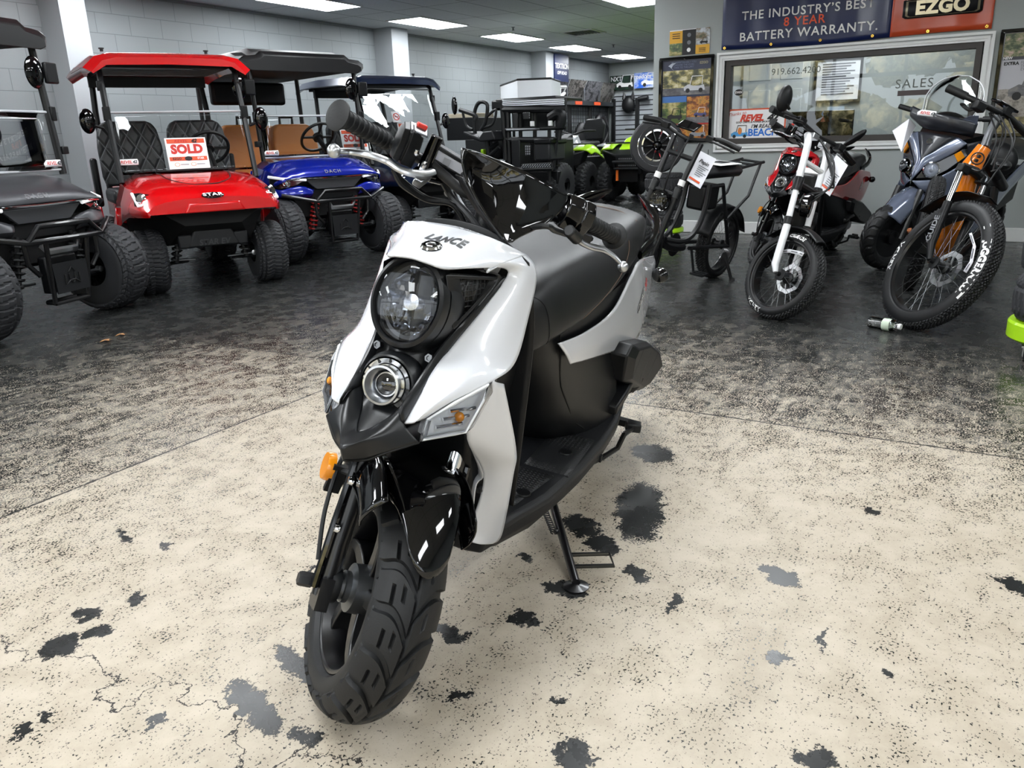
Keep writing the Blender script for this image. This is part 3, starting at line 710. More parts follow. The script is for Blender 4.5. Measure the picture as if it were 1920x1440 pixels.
    P('inner_leg_shield', MB().strip([[V(-.2, s_ * y, z) for s_, y, z in ((1, .14, .86), (1, .07, .9), (0, 0, .91), (-1, .07, .9), (-1, .14, .86))], [V(-.26, s_ * y, z) for s_, y, z in ((1, .15, .72), (1, .08, .72), (0, 0, .72), (-1, .08, .72), (-1, .15, .72))], [V(-.27, s_ * y, z) for s_, y, z in ((1, .155, .5), (1, .08, .5), (0, 0, .5), (-1, .08, .5), (-1, .155, .5))], [V(-.36, s_ * y, z) for s_, y, z in ((1, .13, .28), (1, .08, .28), (0, 0, .28), (-1, .08, .28), (-1, .13, .28))]], 17, 16), M_mat, solid=.004)
    # ---- floorboard
    rings = []
    for x, z, ye, zb in ((-.27, .24, .105, .185), (-.38, .25, .14, .15), (-.5, .252, .175, .145), (-.7, .255, .2, .14), (-.88, .262, .21, .155), (-1.0, .29, .215, .19), (-1.08, .33, .205, .25)):
        h = [(0, z), (ye - .012, z), (ye, z - .012), (ye - .006, z - .05), (ye - .045, zb), (0, zb)]
        rings.append([V(x, y, zz) for y, zz in h] + [V(x, -y, zz) for y, zz in h[::-1][1:-1]])
    fb = P('floorboard', MB().loft(rings), M_mat2, bevel=.006, sharp=30)
    for s in (1, -1):
        for xs, w0, w1, y0 in (((-.40, -.6), .085, .12, .03), ((-.62, -.86), .12, .12, .062)):
            rw = []
            for i in range(6):
                x = lerp(xs[0], xs[1], i / 5); z = (lerp(.25, .252, (x + .38) / -.12) if x > -.5 else lerp(.252, .255, (x + .5) / -.2) if x > -.7 else lerp(.255, .262, (x + .7) / -.18)) + .002
                ya = y0 + .0; yb = min(lerp(w0, w1, i / 5) + y0, [.125, .138, .15, .16, .168, .172][i] if xs[0] > -.5 else .182)
                rw.append([V(x, s * lerp(ya, yb, k / 5), z) for k in range(6)])
            P('grip_mat', MB().grid(rw), M_dimp, fb, solid=.004)
        for c in ((-.47, .115, .252), (-.74, .135, .257)):
            P('mat_plug', MB().lathe([(0, .006), (.017, .006), (.019, .003), (.019, 0)], V(c[0], s * c[1], c[2]), (0, 0, 1), 20), M_mat, fb)
        P('side_slot', MB().box((-.86, s * .208, .215), (.014, .006, .02)), M_drk, fb)
        P('passenger_step', MB().loft([[V(-.98, s * .14, .33), V(-.98, s * .205, .33), V(-.98, s * .205, .30), V(-.98, s * .14, .30)], [V(-1.04, s * .14, .365), V(-1.04, s * .215, .36), V(-1.04, s * .215, .33), V(-1.04, s * .14, .33)], [V(-1.16, s * .14, .375), V(-1.16, s * .21, .37), V(-1.16, s * .21, .34), V(-1.16, s * .14, .34)]]), M_mat, bevel=.006)
        P('flank_trim', MB().strip([[V(x, s * y, z) for x, y, z in ((-.44, .142, .235), (-.52, .166, .235), (-.62, .178, .25))], [V(x, s * y, z) for x, y, z in ((-.45, .128, .195), (-.5, .14, .2), (-.62, .178, .245))]], 10, 3), paint, solid=.003)
    rw = [[V(-.4 - .02 * k, y, .255) for y in (-.028, .028)] for k in range(6)]
    P('battery_cover', MB().box((-.53, 0, .254), (.2, .09, .02)), M_blkm, fb, bevel=.006)
    # ---- under-seat body
    secs = []
    for z, hs in ((.67, [(-.40, 0), (-.42, .08), (-.51, .125), (-.8, .14), (-1.2, .125), (-1.27, .0)]), (.58, [(-.45, 0), (-.47, .08), (-.56, .124), (-.83, .14), (-1.17, .13), (-1.24, 0)]), (.47, [(-.575, 0), (-.595, .08), (-.68, .125), (-.88, .145), (-1.12, .14), (-1.2, 0)]), (.385, [(-.61, 0), (-.63, .078), (-.71, .12), (-.9, .155), (-1.08, .17), (-1.15, 0)]), (.3, [(-.72, 0), (-.74, .065), (-.81, .115), (-.95, .175), (-1.06, .18), (-1.1, 0)]), (.235, [(-.8, 0), (-.82, .06), (-.88, .11), (-.98, .18), (-1.05, .18), (-1.1, 0)])):
        h = cr([V(x, y, z) for x, y in hs], 16); secs.append(h + mir(h[1:-1])[::-1])
    P_body = P('under_seat_body', MB().loft(secs), M_mat, sharp=40)
    sb = stick(P_body, lambda x, y: V(x, .3, y), (0, -1, 0), .001)
    P('body_seam', MB().tube([sb(p.x, p.z) for p in cr([V(-.53, 0, .64), V(-.6, 0, .53), V(-.7, 0, .42), V(-.8, 0, .33), V(-.9, 0, .27)], 20)], .0022, 5), M_drk, P_body)
    P('cubby_shelf', MB().loft([[V(-.33, .1, .47), V(-.33, -.1, .47), V(-.5, -.08, .44), V(-.5, .08, .44)], [V(-.33, .1, .45), V(-.33, -.1, .45), V(-.5, -.08, .41), V(-.5, .08, .41)]]), M_blk, bevel=.004)
    # ---- seat
    rings = []
    for x, zt, hw, zs, zb, hb in ((-.385, .66, .05, .64, .6, .05), (-.395, .715, .075, .68, .605, .085), (-.43, .765, .09, .715, .615, .115), (-.52, .795, .1, .735, .625, .135), (-.68, .802, .108, .745, .635, .147), (-.85, .806, .113, .755, .65, .15), (-1.0, .818, .12, .77, .67, .15), (-1.1, .838, .124, .79, .69, .147), (-1.25, .848, .122, .8, .72, .14), (-1.36, .842, .11, .8, .75, .125), (-1.4, .82, .09, .79, .765, .1)):
        h = [(0, zt), (hw * .55, zt - .002), (hw * .88, zt - .012), (hw * 1.06, lerp(zt, zs, .5)), (lerp(hw, hb, .5) + .006, zs - .01), (hb, lerp(zs, zb, .6)), (hb * .97, zb), (hb * .5, zb - .005), (0, zb - .006)]
        rings.append([V(x, y, z) for y, z in h] + [V(x, -y, z) for y, z in h[::-1][1:-1]])
    seat = P('seat', MB().loft(rings), M_seat, sub=2, sharp=0)
    M_st = pm('brown_thread', '6B5648', .7)
    zt = lambda x: x
    b = MB(); st2 = stick(seat, lambda x, y: V(x, .14, y), (0, -1, 0), .0006)
    P('stitching', MB().tube([st2(x, z) for x, z in cr([V(-.66, 0, .64), V(-.8, 0, .67), V(-.98, 0, .7), V(-1.05, 0, .755), V(-1.06, 0, .8)], 26) and [(p.x, p.z) for p in cr([V(-.66, 0, .645), V(-.82, 0, .672), V(-.97, 0, .71), V(-1.04, 0, .755), V(-1.055, 0, .79)], 26)]], .0011, 5), M_st, seat)
    st3 = stick(seat, lambda x, y: V(x, y, .85), (0, 0, -1), .0006)
    P('seam_stitching', MB().tube([st3(-1.2, .118), st3(-1.22, .06), st3(-1.225, 0), st3(-1.22, -.06), st3(-1.2, -.118)], .0012, 5, samples=24), M_st, seat)
    P('front_seam', MB().tube([st2(p.x, p.z) for p in cr([V(-.47, 0, .63), V(-.462, 0, .68), V(-.45, 0, .72), V(-.43, 0, .74)], 14)], .0011, 5), M_ink, seat)
    # ---- white tail panels
    tA = [(-0.4944,0.137,0.6304), (-0.6728,0.152,0.6187), (-0.9068,0.158,0.6242), (-1.096,0.152,0.6863), (-1.191,0.15,0.7167), (-1.514,0.132,0.6805)]
    tB = [(-0.5786,0.15,0.5603), (-0.8131,0.158,0.5171), (-1.159,0.158,0.4522), (-1.329,0.162,0.4382), (-1.437,0.158,0.4929), (-1.577,0.134,0.6233)]
    tM = [lerp(Vector(a), Vector(c), .5) + V(0, .004, 0) for a, c in zip(tA, tB)]
    for f, s in ((list, 1), (mir, -1)):
        tl = P('tail_panel', MB().strip([f(tA), f(tM), f(tB)], 36, 12), paint, solid=.004, sharp=50)
        if s > 0 and letters:
            vd = Vector((-1.48,0.12,0.5349)) - Vector((-0.4749,0.3,0.7736))
            h0 = surf(tl, (-0.4786,0.3,0.7332), vd); h1 = surf(tl, (-0.508,0.3,0.7893), vd); h2 = surf(tl, (-0.529,0.3,0.8077), vd)
            if h0 and h1 and h2:
                ux = (h1[0] - h0[0]).normalized(); n_ = h0[1] if h0[1].y > 0 else -h0[1]; uy = n_.cross(ux); uy = -uy if uy.z < 0 else uy
                ux = uy.cross(n_).normalized(); ux = -ux if ux.x > 0 else ux
                L = (h1[0] - h0[0]).length; m_ = lerp(h0[0], h1[0], .5)
                st_ = lambda c, off: stick(tl, lambda x, y: c + ux * x * .85 + uy * y * 1.5, -n_, off)
                text('model_lettering', 'CABO', M_ink, tl, st_(m_, .0012), size=L * .5, bold=.05, shear=.3); text('model_lettering', 'CABO', M_wht, tl, st_(m_, .0022), size=L * .5, bold=-.005, shear=.3)
                text('number_lettering', '50', M_red, tl, st_(h2[0], .0015), size=L * .5, bold=.03, shear=.3)
    P('tail_filler', MB().loft([[V(-1.15, y, z) for y, z in ((.12, .7), (-.12, .7), (-.13, .6), (.13, .6))], [V(-1.4, y, z) for y, z in ((.1, .78), (-.1, .78), (-.11, .64), (.11, .64))], [V(-1.56, y, z) for y, z in ((.06, .78), (-.06, .78), (-.07, .68), (.07, .68))]]), M_mat, bevel=.01)
    P('tail_lamp', MB().box((-1.555, 0, .745), (.05, .12, .05)), pm('red_lens', '8A0C0C', .15, coat=1), bevel=.01)
    for s in (1, -1):
        P('grab_rail', MB().tube([V(-1.2, s * .145, .73), V(-1.3, s * .158, .76), V(-1.38, s * .145, .8), V(-1.44, s * .1, .835), V(-1.5, s * .045, .868)], [.014, .022, .026, .026, .004], 10, samples=18, flat=(1, .55)), M_blk)
        P('rear_signal', MB().tube([V(-1.47, s * .1, .63), V(-1.49, s * .15, .625)], .01, 10).ell(V(-1.49, s * .17, .625), (.03, .028, .026), 18, 12), M_blk)
    # ---- engine side, air box, rear wheel
    ob = [(-1.008,0.2,0.4761), (-1.056,0.2,0.499), (-1.29,0.2,0.4498), (-1.572,0.2,0.345), (-1.726,0.2,0.2492), (-1.477,0.2,0.2423), (-1.319,0.2,0.2704), (-1.019,0.2,0.3943)]
    ab = P('air_box', MB().loft([[Vector(p) + V(0, -.1, 0) for p in ob], [Vector(p) for p in ob], [lerp(Vector(p), sum((Vector(q) for q in ob), V(0, 0, 0)) / 8, .16) + V(0, .018, 0) for p in ob]]), M_mat, bevel=.005, sharp=20)
    b = MB()
    for k in range(3): b.tube([lerp(Vector(ob[1]), Vector(ob[3]), .2 + .3 * k) + V(0, .015, -.01), lerp(Vector(ob[7]), Vector(ob[5]), .1 + .3 * k) + V(0, .015, .015)], .004, 6)
    P('air_box_rib', b, M_mat, ab)
    P('intake_boot', MB().tube([(-1.209,0.16,0.3112), (-1.243,0.19,0.3121), (-1.26,0.2,0.3408)], .022, 14, samples=9), M_mat, ab)
    b = MB()
    for k in range(5): b.lathe([(.022, 0), (.026, .003), (.022, .006)], lerp(Vector((-1.212,0.155,0.3052)), Vector((-1.243,0.185,0.3108)), k / 4), (Vector((-1.243,0.185,0.3108)) - Vector((-1.212,0.155,0.3052))), 16, cap=False)
    P('boot_bellow', b, M_blkm, ab)
    P('engine_case', MB().loft([[V(-.85, y, z) for y, z in ((.09, .3), (-.09, .3), (-.09, .16), (.09, .16))], [V(-1.1, y, z) for y, z in ((.13, .34), (-.1, .34), (-.1, .16), (.13, .16))], [V(-1.36, y, z) for y, z in ((.14, .3), (.07, .3), (.07, .2), (.14, .2))]]), M_alud, bevel=.02)
    rt = tyre_mb(.228, .048, .065, .156, .045, tread_chevron(19), .0085, 19 * 9, 34, pt=1.3, skew=chevron_skew(19)).build('rear_tyre', M_rub, root, loc=(-1.3, 0, .228))
    P('wheel_rim', MB().lathe([(.156, -.045), (.14, -.03), (.05, -.02), (.05, .02), (.14, .03), (.156, .045)], (0, 0, 0), (0, 1, 0), 40), M_stl, rt)
    P('rear_mudguard', MB().tube([V(-1.2, 0, .49), V(-1.32, 0, .5), V(-1.46, 0, .46), V(-1.58, 0, .36)], .05, 8, samples=12, flat=(.25, 1.3)), M_mat)
    P('muffler', MB().tube([V(-1.0, -.15, .2), V(-1.1, -.16, .25), V(-1.52, -.17, .36)], [.03, .055, .05], 18), M_blkm)
    kl = P('kick_lever', MB().tube([(-1.054,0.15,0.1052), (-1.09,0.17,0.111), (-1.148,0.2,0.13), (-1.158,0.21,0.1757), (-1.269,0.215,0.1583)], .0085, 8), M_stl)
    P('lever_pad', MB().box((-1.273,0.215,0.1625), (.035, .05, .03), (0, 0, 20)), M_blkm, kl, bevel=.005)
    P('foot_peg', MB().box((-1.357,0.18,0.1357), (.04, .09, .022)), M_mat, bevel=.005)
    # ---- side stand
    f0 = Vector((-0.8135,0.1,0.0712)); f1 = Vector((1.528,0.7462,0.012)); f1 = Matrix(((-0.98769,0.15406,0.02716,1.01700),(-0.15643,-0.97268,-0.17151,0.95500),(-0.00000,-0.17365,0.98481,0.00000),(0,0,0,1))).inverted() @ f1
    ss = P('side_stand', MB().tube([f0, lerp(f0, f1, .45), f1], [.013, .0115, .0105], 12).box(f0 + V(0, 0, .01), (.05, .03, .05)), M_stl)
    P('stand_foot', MB().lathe([(0, -.012), (.03, -.012), (.031, -.008), (.014, -.004), (0, 0)], f1, Matrix(((-0.98769,0.15406,0.02716,1.01700),(-0.15643,-0.97268,-0.17151,0.95500),(-0.00000,-0.17365,0.98481,0.00000),(0,0,0,1))).inverted().to_3x3() @ V(0, 0, 1), 20), M_stl, ss)
    a = lerp(f0, f1, .7); e = lerp(f0, f1, .83); ox = V(-.02, .1, .028)
    P('stand_loop', MB().tube([a, a + ox, e + ox, e], .0055, 8), M_stl, ss, bevel=0)
    P('stand_peg', MB().lathe([(.0, .02), (.008, .018), (.008, 0)], lerp(f0, f1, .42), (.6, -.6, 0), 10), M_stl, ss)
    hx = []
    s0, s1 = f0 + V(.045, -.012, .0), lerp(f0, f1, .4) + V(.025, -.01, 0)
    for k in range(97):
        t = k / 96; a = t * 2 * math.pi * 12; hx.append(lerp(s0, s1, t) + V(.009 * math.cos(a), .009 * math.sin(a), 0))
    P('stand_spring', MB().tube(hx, .0018, 5), M_blkm, ss)
    # ---- handlebar group (in the steered frame)
    hb = P('handlebar', MB().tube([(-0.3859,-0.325,0.9611), (-0.4158,-0.21,0.9487), V(-.39, -.12, .945), V(-.345, -.06, .93), V(-.335, 0, .925), V(-.31, .06, .935), (-0.2833,0.16,0.9789), (-0.3597,0.3,0.9658)], .0105, 12), M_blkm, mw=STEER)
    for ga, gb in (((-0.4222,-0.212,0.9475), (-0.3501,-0.32,0.9651)), ((-0.2819,0.185,0.9789), (-0.3596,0.293,0.9656))):
        ga, gb = Vector(ga), Vector(gb); d = gb - ga; L = d.length
        pr = [(.0, -.004), (.0155, -.004), (.0165, .002)]
        P('grip', MB().lathe(pr + [(.0165, L * .5), (.017, L * .96), (.0195, L * .99), (.0285, L * 1.02), (.0285, L * 1.05), (.02, L * 1.07), (.0, L * 1.075)], ga, d, 24), M_rub, hb)
        u = d.normalized().orthogonal().normalized(); w = d.normalized().cross(u); b = MB()
        for k in range(9):
            t0 = (k + .4) / 9.6; pp = []
            for q in range(14):
                a = 2 * math.pi * q / 13; pp.append(ga + d * min(max(t0 + .045 * math.cos(a + .7), .01), .95) + (u * math.cos(a) + w * math.sin(a)) * .0169)
            b.tube(pp, .0017, 5)
        P('grip_rib', b, M_rubw, hb)
    # right-hand throttle housing, brake lever, reservoir
    tc = Vector((-0.3618,-0.185,0.9652)); dr = (Vector((-0.3501,-0.32,0.9651)) - Vector((-0.4222,-0.212,0.9475))).normalized()
    mrot = Matrix((dr, V(1, 0, 0), V(0, 0, 1))).transposed().to_euler()
    th = P('throttle_housing', MB().loft([[tc + dr * s_ + V(x * k, 0, z * k) for x, z in ((.028, .03), (.034, .0), (.028, -.034), (-.012, -.038), (-.026, -.01), (-.024, .028), (.0, .04))] for s_, k in ((-.028, .8), (-.024, .95), (.006, 1), (.01, .86), (.013, .86), (.016, 1), (.03, .9), (.034, .6))]), M_mat, hb, bevel=.003, sharp=25)
    P('kill_switch', MB().box(tc + V(0, .008, .042) - dr * .005, (.014, .02, .012)), M_red, hb, bevel=.002, label='red kill switch')
    P('switch_plate', MB().box(tc + V(.012, .0, .037) - dr * .008, (.03, .036, .004), (0, 20, 0)), M_alud, hb, bevel=.002)
    P('housing_screw', MB().lathe([(0, .003), (.005, .002), (.006, 0)], tc + V(.033, .014, -.002), (1, .2, 0), 12), M_chr, hb)
    lv = [(-0.2987,-0.315,0.9123), (-0.3589,-0.285,0.91), (-0.3407,-0.25,0.923), (-0.3353,-0.215,0.9265), (-0.3158,-0.185,0.925), (-0.3161,-0.15,0.9321), (-0.3298,-0.128,0.9432)]
    lev = P('brake_lever', MB().tube(lv, [.006, .0075, .009, .0095, .0095, .011, .009], 12, samples=40, flat=(.7, 1.1)).ell(lv[0], (.0125, .0125, .0125), 16, 10), M_alu, hb)
    P('lever_web', MB().loft([[Vector((-0.2983,-0.165,0.922)), Vector((-0.3365,-0.14,0.943)), Vector((-0.332,-0.125,0.9374)), Vector((-0.3075,-0.145,0.9171))], [Vector(p) + V(0, 0, -.012) for p in ((-0.2983,-0.165,0.922), (-0.3365,-0.14,0.943), (-0.332,-0.125,0.9374), (-0.3075,-0.145,0.9171))]]), M_alu, hb, bevel=.003)
    mc_ = Vector((-0.3722,-0.13,0.9558))
    P('master_cylinder', MB().tube([mc_ + V(.02, -.02, -.03), mc_ + V(-.03, .04, -.03)], .013, 14).lathe([(0, .04), (.012, .04), (.013, .0), (.013, -.03), (0, -.03)], (-0.3768,-0.135,0.9614), (0, 0, 1), 16), M_blk, hb, bevel=.002)
    P('pivot_bolt', MB().lathe([(0, .006), (.005, .006), (.006, 0), (.006, -.02)], (-0.336,-0.148,0.9484), (0, 0, 1), 10), M_chr, hb)
    rc = Vector((-0.4186,-0.085,0.967))
    rr_ = lambda h, k: [rc + V(x * k, y * k * 1.05, h - .12 * y) for x, y in ((.03, -.036), (.036, .0), (.03, .036), (-.02, .036), (-.028, .0), (-.02, -.036))]
    P('brake_reservoir', MB().loft([rr_(-.013, .88), rr_(.006, .98)]), pm('white_label', 'D5D6DF', .35), hb, sharp=25, label='white labelled reservoir')
    P('label_print', MB().box(rc + V(.035, -.012, -.004), (.002, .014, .014), (0, 8, -18)), pm('label_grey', '9B9CA2', .5), hb)
    P('reservoir_base', MB().loft([rr_(-.04, .8), rr_(-.013, .95)]), M_mat, hb, bevel=.003)
    P('lid_rim', MB().loft([rr_(.006, 1.03), rr_(.0125, 1.03)]), M_blkm, hb, bevel=.001)
    P('reservoir_lid', MB().loft([rr_(.0125, .97), rr_(.0138, .97)]), pm('speckled_lid', '55565A', .5, bump=(420, .9), var=.8), hb)
    P('banjo_bolt', MB().lathe([(.0, .03), (.007, .03), (.009, .02), (.0095, .0), (.008, -.02)], (-0.4066,-0.055,0.9191), (.5, -.35, -.3), 14), M_alud, hb)
    P('brake_hose', MB().tube([(-0.3323,-0.2,0.9229), (-0.3388,-0.19,0.9115), (-0.353,-0.165,0.8962), (-0.3619,-0.11,0.8848), (-0.3467,-0.06,0.8962), V(-.33, -.01, .86)], [.006, .0062, .009, .007, .0055, .005], 10, samples=40), M_mat, hb)
    P('throttle_cable', MB().tube([(-0.3943,-0.055,0.9132), (-0.344,-0.045,0.9032), (-0.2974,-0.03,0.8952), V(-.25, 0, .86)], .0052, 8, samples=18), M_alud, hb)
    P('wiring_loom', MB().tube([(-0.3793,-0.09,0.9259), (-0.3758,-0.06,0.9048), (-0.2886,-0.04,0.8997), (-0.231,-0.02,0.8877)], .007, 8, samples=16), M_blkm, hb)
    # left-hand switch box, brake lever
    lc_ = Vector((-0.262,0.145,0.9865))
    P('switch_housing', MB().loft([[lc_ + V(x * k, s_, z * k) for x, z in ((.03, .02), (.034, -.006), (.02, -.034), (-.02, -.034), (-.03, .0), (-.02, .03), (.012, .036))] for s_, k in ((-.035, .6), (-.03, .95), (0, 1), (.004, .9), (.008, 1), (.028, .95), (.034, .6))]), M_blk, hb, bevel=.003, sharp=25)
    lv = [(-0.2715,0.3,0.9278), (-0.2775,0.275,0.9381), (-0.2814,0.245,0.942), (-0.2601,0.205,0.9412), (-0.2527,0.175,0.9438), (-0.2372,0.15,0.9532)]
    P('brake_lever', MB().tube(lv, [.006, .0075, .0085, .009, .009, .008], 12, samples=36, flat=(.7, 1.1)).ell(lv[0], (.0115, .0115, .0115), 16, 10), M_alu, hb)
    P('lever_mount', MB().tube([(-0.201,0.12,0.9626), (-0.2345,0.16,0.9489)], .012, 12).box((-0.2633,0.18,0.9515), (.02, .04, .022)), M_blkm, hb, bevel=.003)
    P('choke_lever', MB().tube([(-0.2634,0.18,0.9562), (-0.2812,0.21,0.9524)], .006, 8), M_mat, hb)
    P('brake_cable', MB().tube([(-0.2182,0.13,0.9517), (-0.1908,0.09,0.954), (-0.1622,0.05,0.9562), V(-.3, .02, .88)], .0055, 8, samples=18), M_blkm, hb)
    # gloss cowl in front of the bars
    A = [(-0.254,-0.115,1.015), (-0.257,-0.088,1.017), (-0.2421,-0.045,1.022), (-0.2135,0,1.027), (-0.2134,0.05,1.022), (-0.2332,0.085,1.018), (-0.2503,0.115,1.017)]
    B_ = [(-0.2397,-0.11,0.997), (-0.2685,-0.08,0.9869), (-0.2448,-0.04,0.9836), (-0.2023,0,0.991), (-0.2004,0.04,0.9891), (-0.2163,0.08,0.9899), (-0.23,0.105,0.997)]
    C_ = [(-0.2268,-0.085,0.9645), (-0.2338,-0.065,0.9604), (-0.2299,-0.03,0.9547), (-0.1803,0,0.9556), (-0.1861,0.03,0.9553), (-0.1969,0.06,0.9596), (-0.2055,0.082,0.97)]
    D_ = [(-0.1886,-0.035,0.9261), (-0.1862,-0.025,0.9245), (-0.1807,-0.012,0.9241), (-0.1641,0,0.926), (-0.1641,0.012,0.9286), (-0.1651,0.024,0.932), (-0.1696,0.038,0.9382)]
    E_ = [(-0.1564,-0.006,0.9114), (-0.1545,-0.004,0.9107), (-0.1527,-0.002,0.91), (-0.1497,0,0.9087), (-0.1512,0.002,0.91), (-0.1504,0.004,0.9121), (-0.1496,0.006,0.9142)]
    MB().strip([A, B_, C_, D_, E_], 13, 17, lin_v=False).build('handlebar_cowl', M_blk, root, mw=STEER, solid=.004, sharp=22)
    P('cowl_lip', MB().strip([[Vector(p) + V(-.002, -.002, 0) for p in ((-0.2477,-0.09,0.9671), (-0.203,-0.05,0.9355), (-0.1806,-0.028,0.923), (-0.1504,-0.002,0.9087))], [Vector(p) + V(-.05, -.004, -.006) for p in ((-0.2477,-0.09,0.9671), (-0.203,-0.05,0.9355), (-0.1806,-0.028,0.923), (-0.1504,-0.002,0.9087))]], 14, 3), M_mat, mw=STEER, solid=.003)
    P('instrument_pod', MB().ell(V(-.32, 0, .955), (.05, .08, .03), 20, 10, (0, 25, 0)), M_mat, mw=STEER)
    return root
scooter = make_scooter(M_white, 'white step-through motor scooter with black seat, standing alone in the foreground', True)

# ---------------------------------------------------------------- golf carts along the block wall
M_redp = pm('red_gloss_paint', 'C4060C', .18, coat=1); M_blue = pm('blue_metallic_paint', '0A1E96', .25, .25, coat=1)
M_grey = pm('satin_grey_paint', '3A3B3F', .38, .3, coat=.3, coat_r=.3); M_navy = pm('navy_metallic_paint', '16233F', .28, .3, coat=1)
M_tan = pm('tan_vinyl', 'A8682C', .5, bump=(900, .06)); M_roof = pm('black_roof_plastic', '0D0D0F', .4, bump=(600, .05))
M_led = pm('white_light_strip', 'F2F4F8', .25, em=(1, 1, 1), es=.35); M_dlens = pm('smoked_lamp', '1A1B20', .08, coat=1)
def diamond():
    m = bpy.data.materials.new('quilted_black_vinyl'); g = NT(m)
    tc = g.n('TexCoord').outputs['Object']; sx = g.n('SeparateXYZ', None, i0=tc)
    u = g.m('ADD', g.m('MULTIPLY', sx.outputs[1], 8.5), g.m('MULTIPLY', sx.outputs[2], 5.2)); v = g.m('SUBTRACT', g.m('MULTIPLY', sx.outputs[1], 8.5), g.m('MULTIPLY', sx.outputs[2], 5.2))
    a = g.m('ABSOLUTE', g.m('SUBTRACT', g.m('FRACT', u), .5)); b = g.m('ABSOLUTE', g.m('SUBTRACT', g.m('FRACT', v), .5))
    d = g.m('MINIMUM', a, b)
    g.set(g.b.inputs['Base Color'], g.mix(g.mapr(d, 0, .05), '55565A', '1B1C1E')); g.b.inputs['Roughness'].default_value = .5
    bp = g.n('Bump', None, Strength=.6, Distance=.02, Height=g.mapr(d, 0, .25)); g.set(g.b.inputs['Normal'], bp.outputs[0])
    return m
M_quilt = diamond()
M_crub = pm('cart_tyre_rubber', '2C2D30', .6, bump=(150, .05))
def cart_wheel(root, loc, R_, hw, rim_r, mt, rz=0, tread=None, side=1, cache={}):
    key = (R_, hw)
    if key not in cache:
        cache[key] = tyre_mb(R_ - .008, R_ - rim_r - .012, hw, rim_r, hw * .86, tread or tread_block(44, 6, .14, .6), .012, 220, 42, pt=1.15, sq=.55).build('front_tyre', M_crub, root, sharp=25)
        t = cache[key]
    else:
        t = cache[key].copy(); COL.objects.link(t); t.parent = root
    t.name = 'tyre'; t.location = loc; t.rotation_euler = (0, 0, R(rz))
    s = side
    b = MB().lathe([(rim_r, hw * .9 * s), (rim_r - .012, hw * .86 * s), (rim_r - .02, hw * .3 * s), (rim_r - .05, hw * .22 * s), (.03, hw * .35 * s), (0, hw * .36 * s)], (0, 0, 0), (0, 1, 0), 40, cap=False)
    r = b.build('rim', M_blkm, t)
    b = MB()
    for k in range(7):
        a = 2 * math.pi * k / 7; b.tube([(.03 * math.cos(a), s * hw * .45, .03 * math.sin(a)), ((rim_r - .012) * math.cos(a), s * hw * .62, (rim_r - .012) * math.sin(a))], .012, 6)
    b.lathe([(0, s * hw * .6), (.035, s * hw * .58), (.04, s * hw * .3)], (0, 0, 0), (0, 1, 0), 20); b.build('wheel_spokes', M_alud, t)
    return t
def seat_pair(root, x, z, mat, w=.5, h=.52, zb=.68, cx=0):
    for s in (-1, 1):
        rings = []
        for t, hw, dx in ((0, .46, 0), (.15, .5, 0), (.6, .5, -.04), (.86, .46, -.07), (.96, .4, -.08), (1, .3, -.085)):
            zz = lerp(z - h, z, t); k = w * hw
            rings.append([V(x + dx + .05, s * .275 + cx - k, zz), V(x + dx + .06, s * .275 + cx, zz), V(x + dx + .05, s * .275 + cx + k, zz), V(x + dx - .05, s * .275 + cx + k, zz), V(x + dx - .06, s * .275 + cx, zz), V(x + dx - .05, s * .275 + cx - k, zz)])
        MB().loft(rings).build('seat_back', mat, root, bevel=.025, seg=3)
    MB().box((x + .27, cx, zb), (.56, 1.06, .12)).build('seat_base', mat, root, bevel=.04, seg=3)
def steering(root, x, y, z):
    c = V(x, y, z); ax = V(-.75, 0, .66); u = V(0, 1, 0); w = ax.cross(u)
    t = MB().tube([c + (u * math.cos(a) + w * math.sin(a)) * .17 for a in [2 * math.pi * k / 28 for k in range(28)]], .014, 8, closed=True).build('steering_wheel', M_mat, root)
    MB().tube([c + u * .16, c - u * .16], .012, 6).tube([c, c - w * .16], .012, 6).lathe([(0, .02), (.05, .015), (.05, -.02)], c, ax, 20).build('wheel_hub', M_mat, t)
    MB().tube([c, c - ax * .35], .025, 10).build('steering_column', M_mat, root)
def mirror(root, x, y, z, s):
    MB().ell((x, y + s * .1, z), (.035, .055, .09), 14, 10).build('side_mirror', M_blk, root, label='black side mirror')
    MB().tube([V(x, y, z - .05), V(x, y + s * .09, z - .02)], .012, 8).build('mirror_arm', M_mat, root)
def arms(root, hw, z, shock_mat):
    for s in (-1, 1):
        MB().tube([V(.0, s * .16, z - .02), V(.02, s * hw, z - .03)], .018, 8).build('suspension_arm', M_blkm, root)
        b = MB(); hx = []
        for k in range(61):
            t = k / 60; a = t * 2 * math.pi * 7; p = lerp(V(.08, s * .2, z + .26), V(.08, s * .26, z - .0), t); hx.append(p + V(.034 * math.cos(a), .034 * math.sin(a), 0))
        b.tube(hx, .008, 5); b.build('shock_spring', shock_mat, root)
        MB().tube([V(.08, s * .2, z + .28), V(.08, s * .26, z - .02)], .016, 8).build('shock_absorber', M_blkm, root)
        MB().tube([V(.06, s * .12, z - .01), V(.06, s * (hw - .02), z)], .009, 6).build('tie_rod', M_alud, root)
        MB().lathe([(0, .02), (.02, .015), (.022, -.015), (0, -.02)], V(.07, s * (hw - .06), z), (1, 0, 0), 12).build('rod_end', M_alu, root)
def loftsym(secs, closed=True):
    return [[V(x, y, z) for y, z in h] + [V(x, -y, z) for y, z in h[::-1] if y > 1e-6] for x, h in secs]
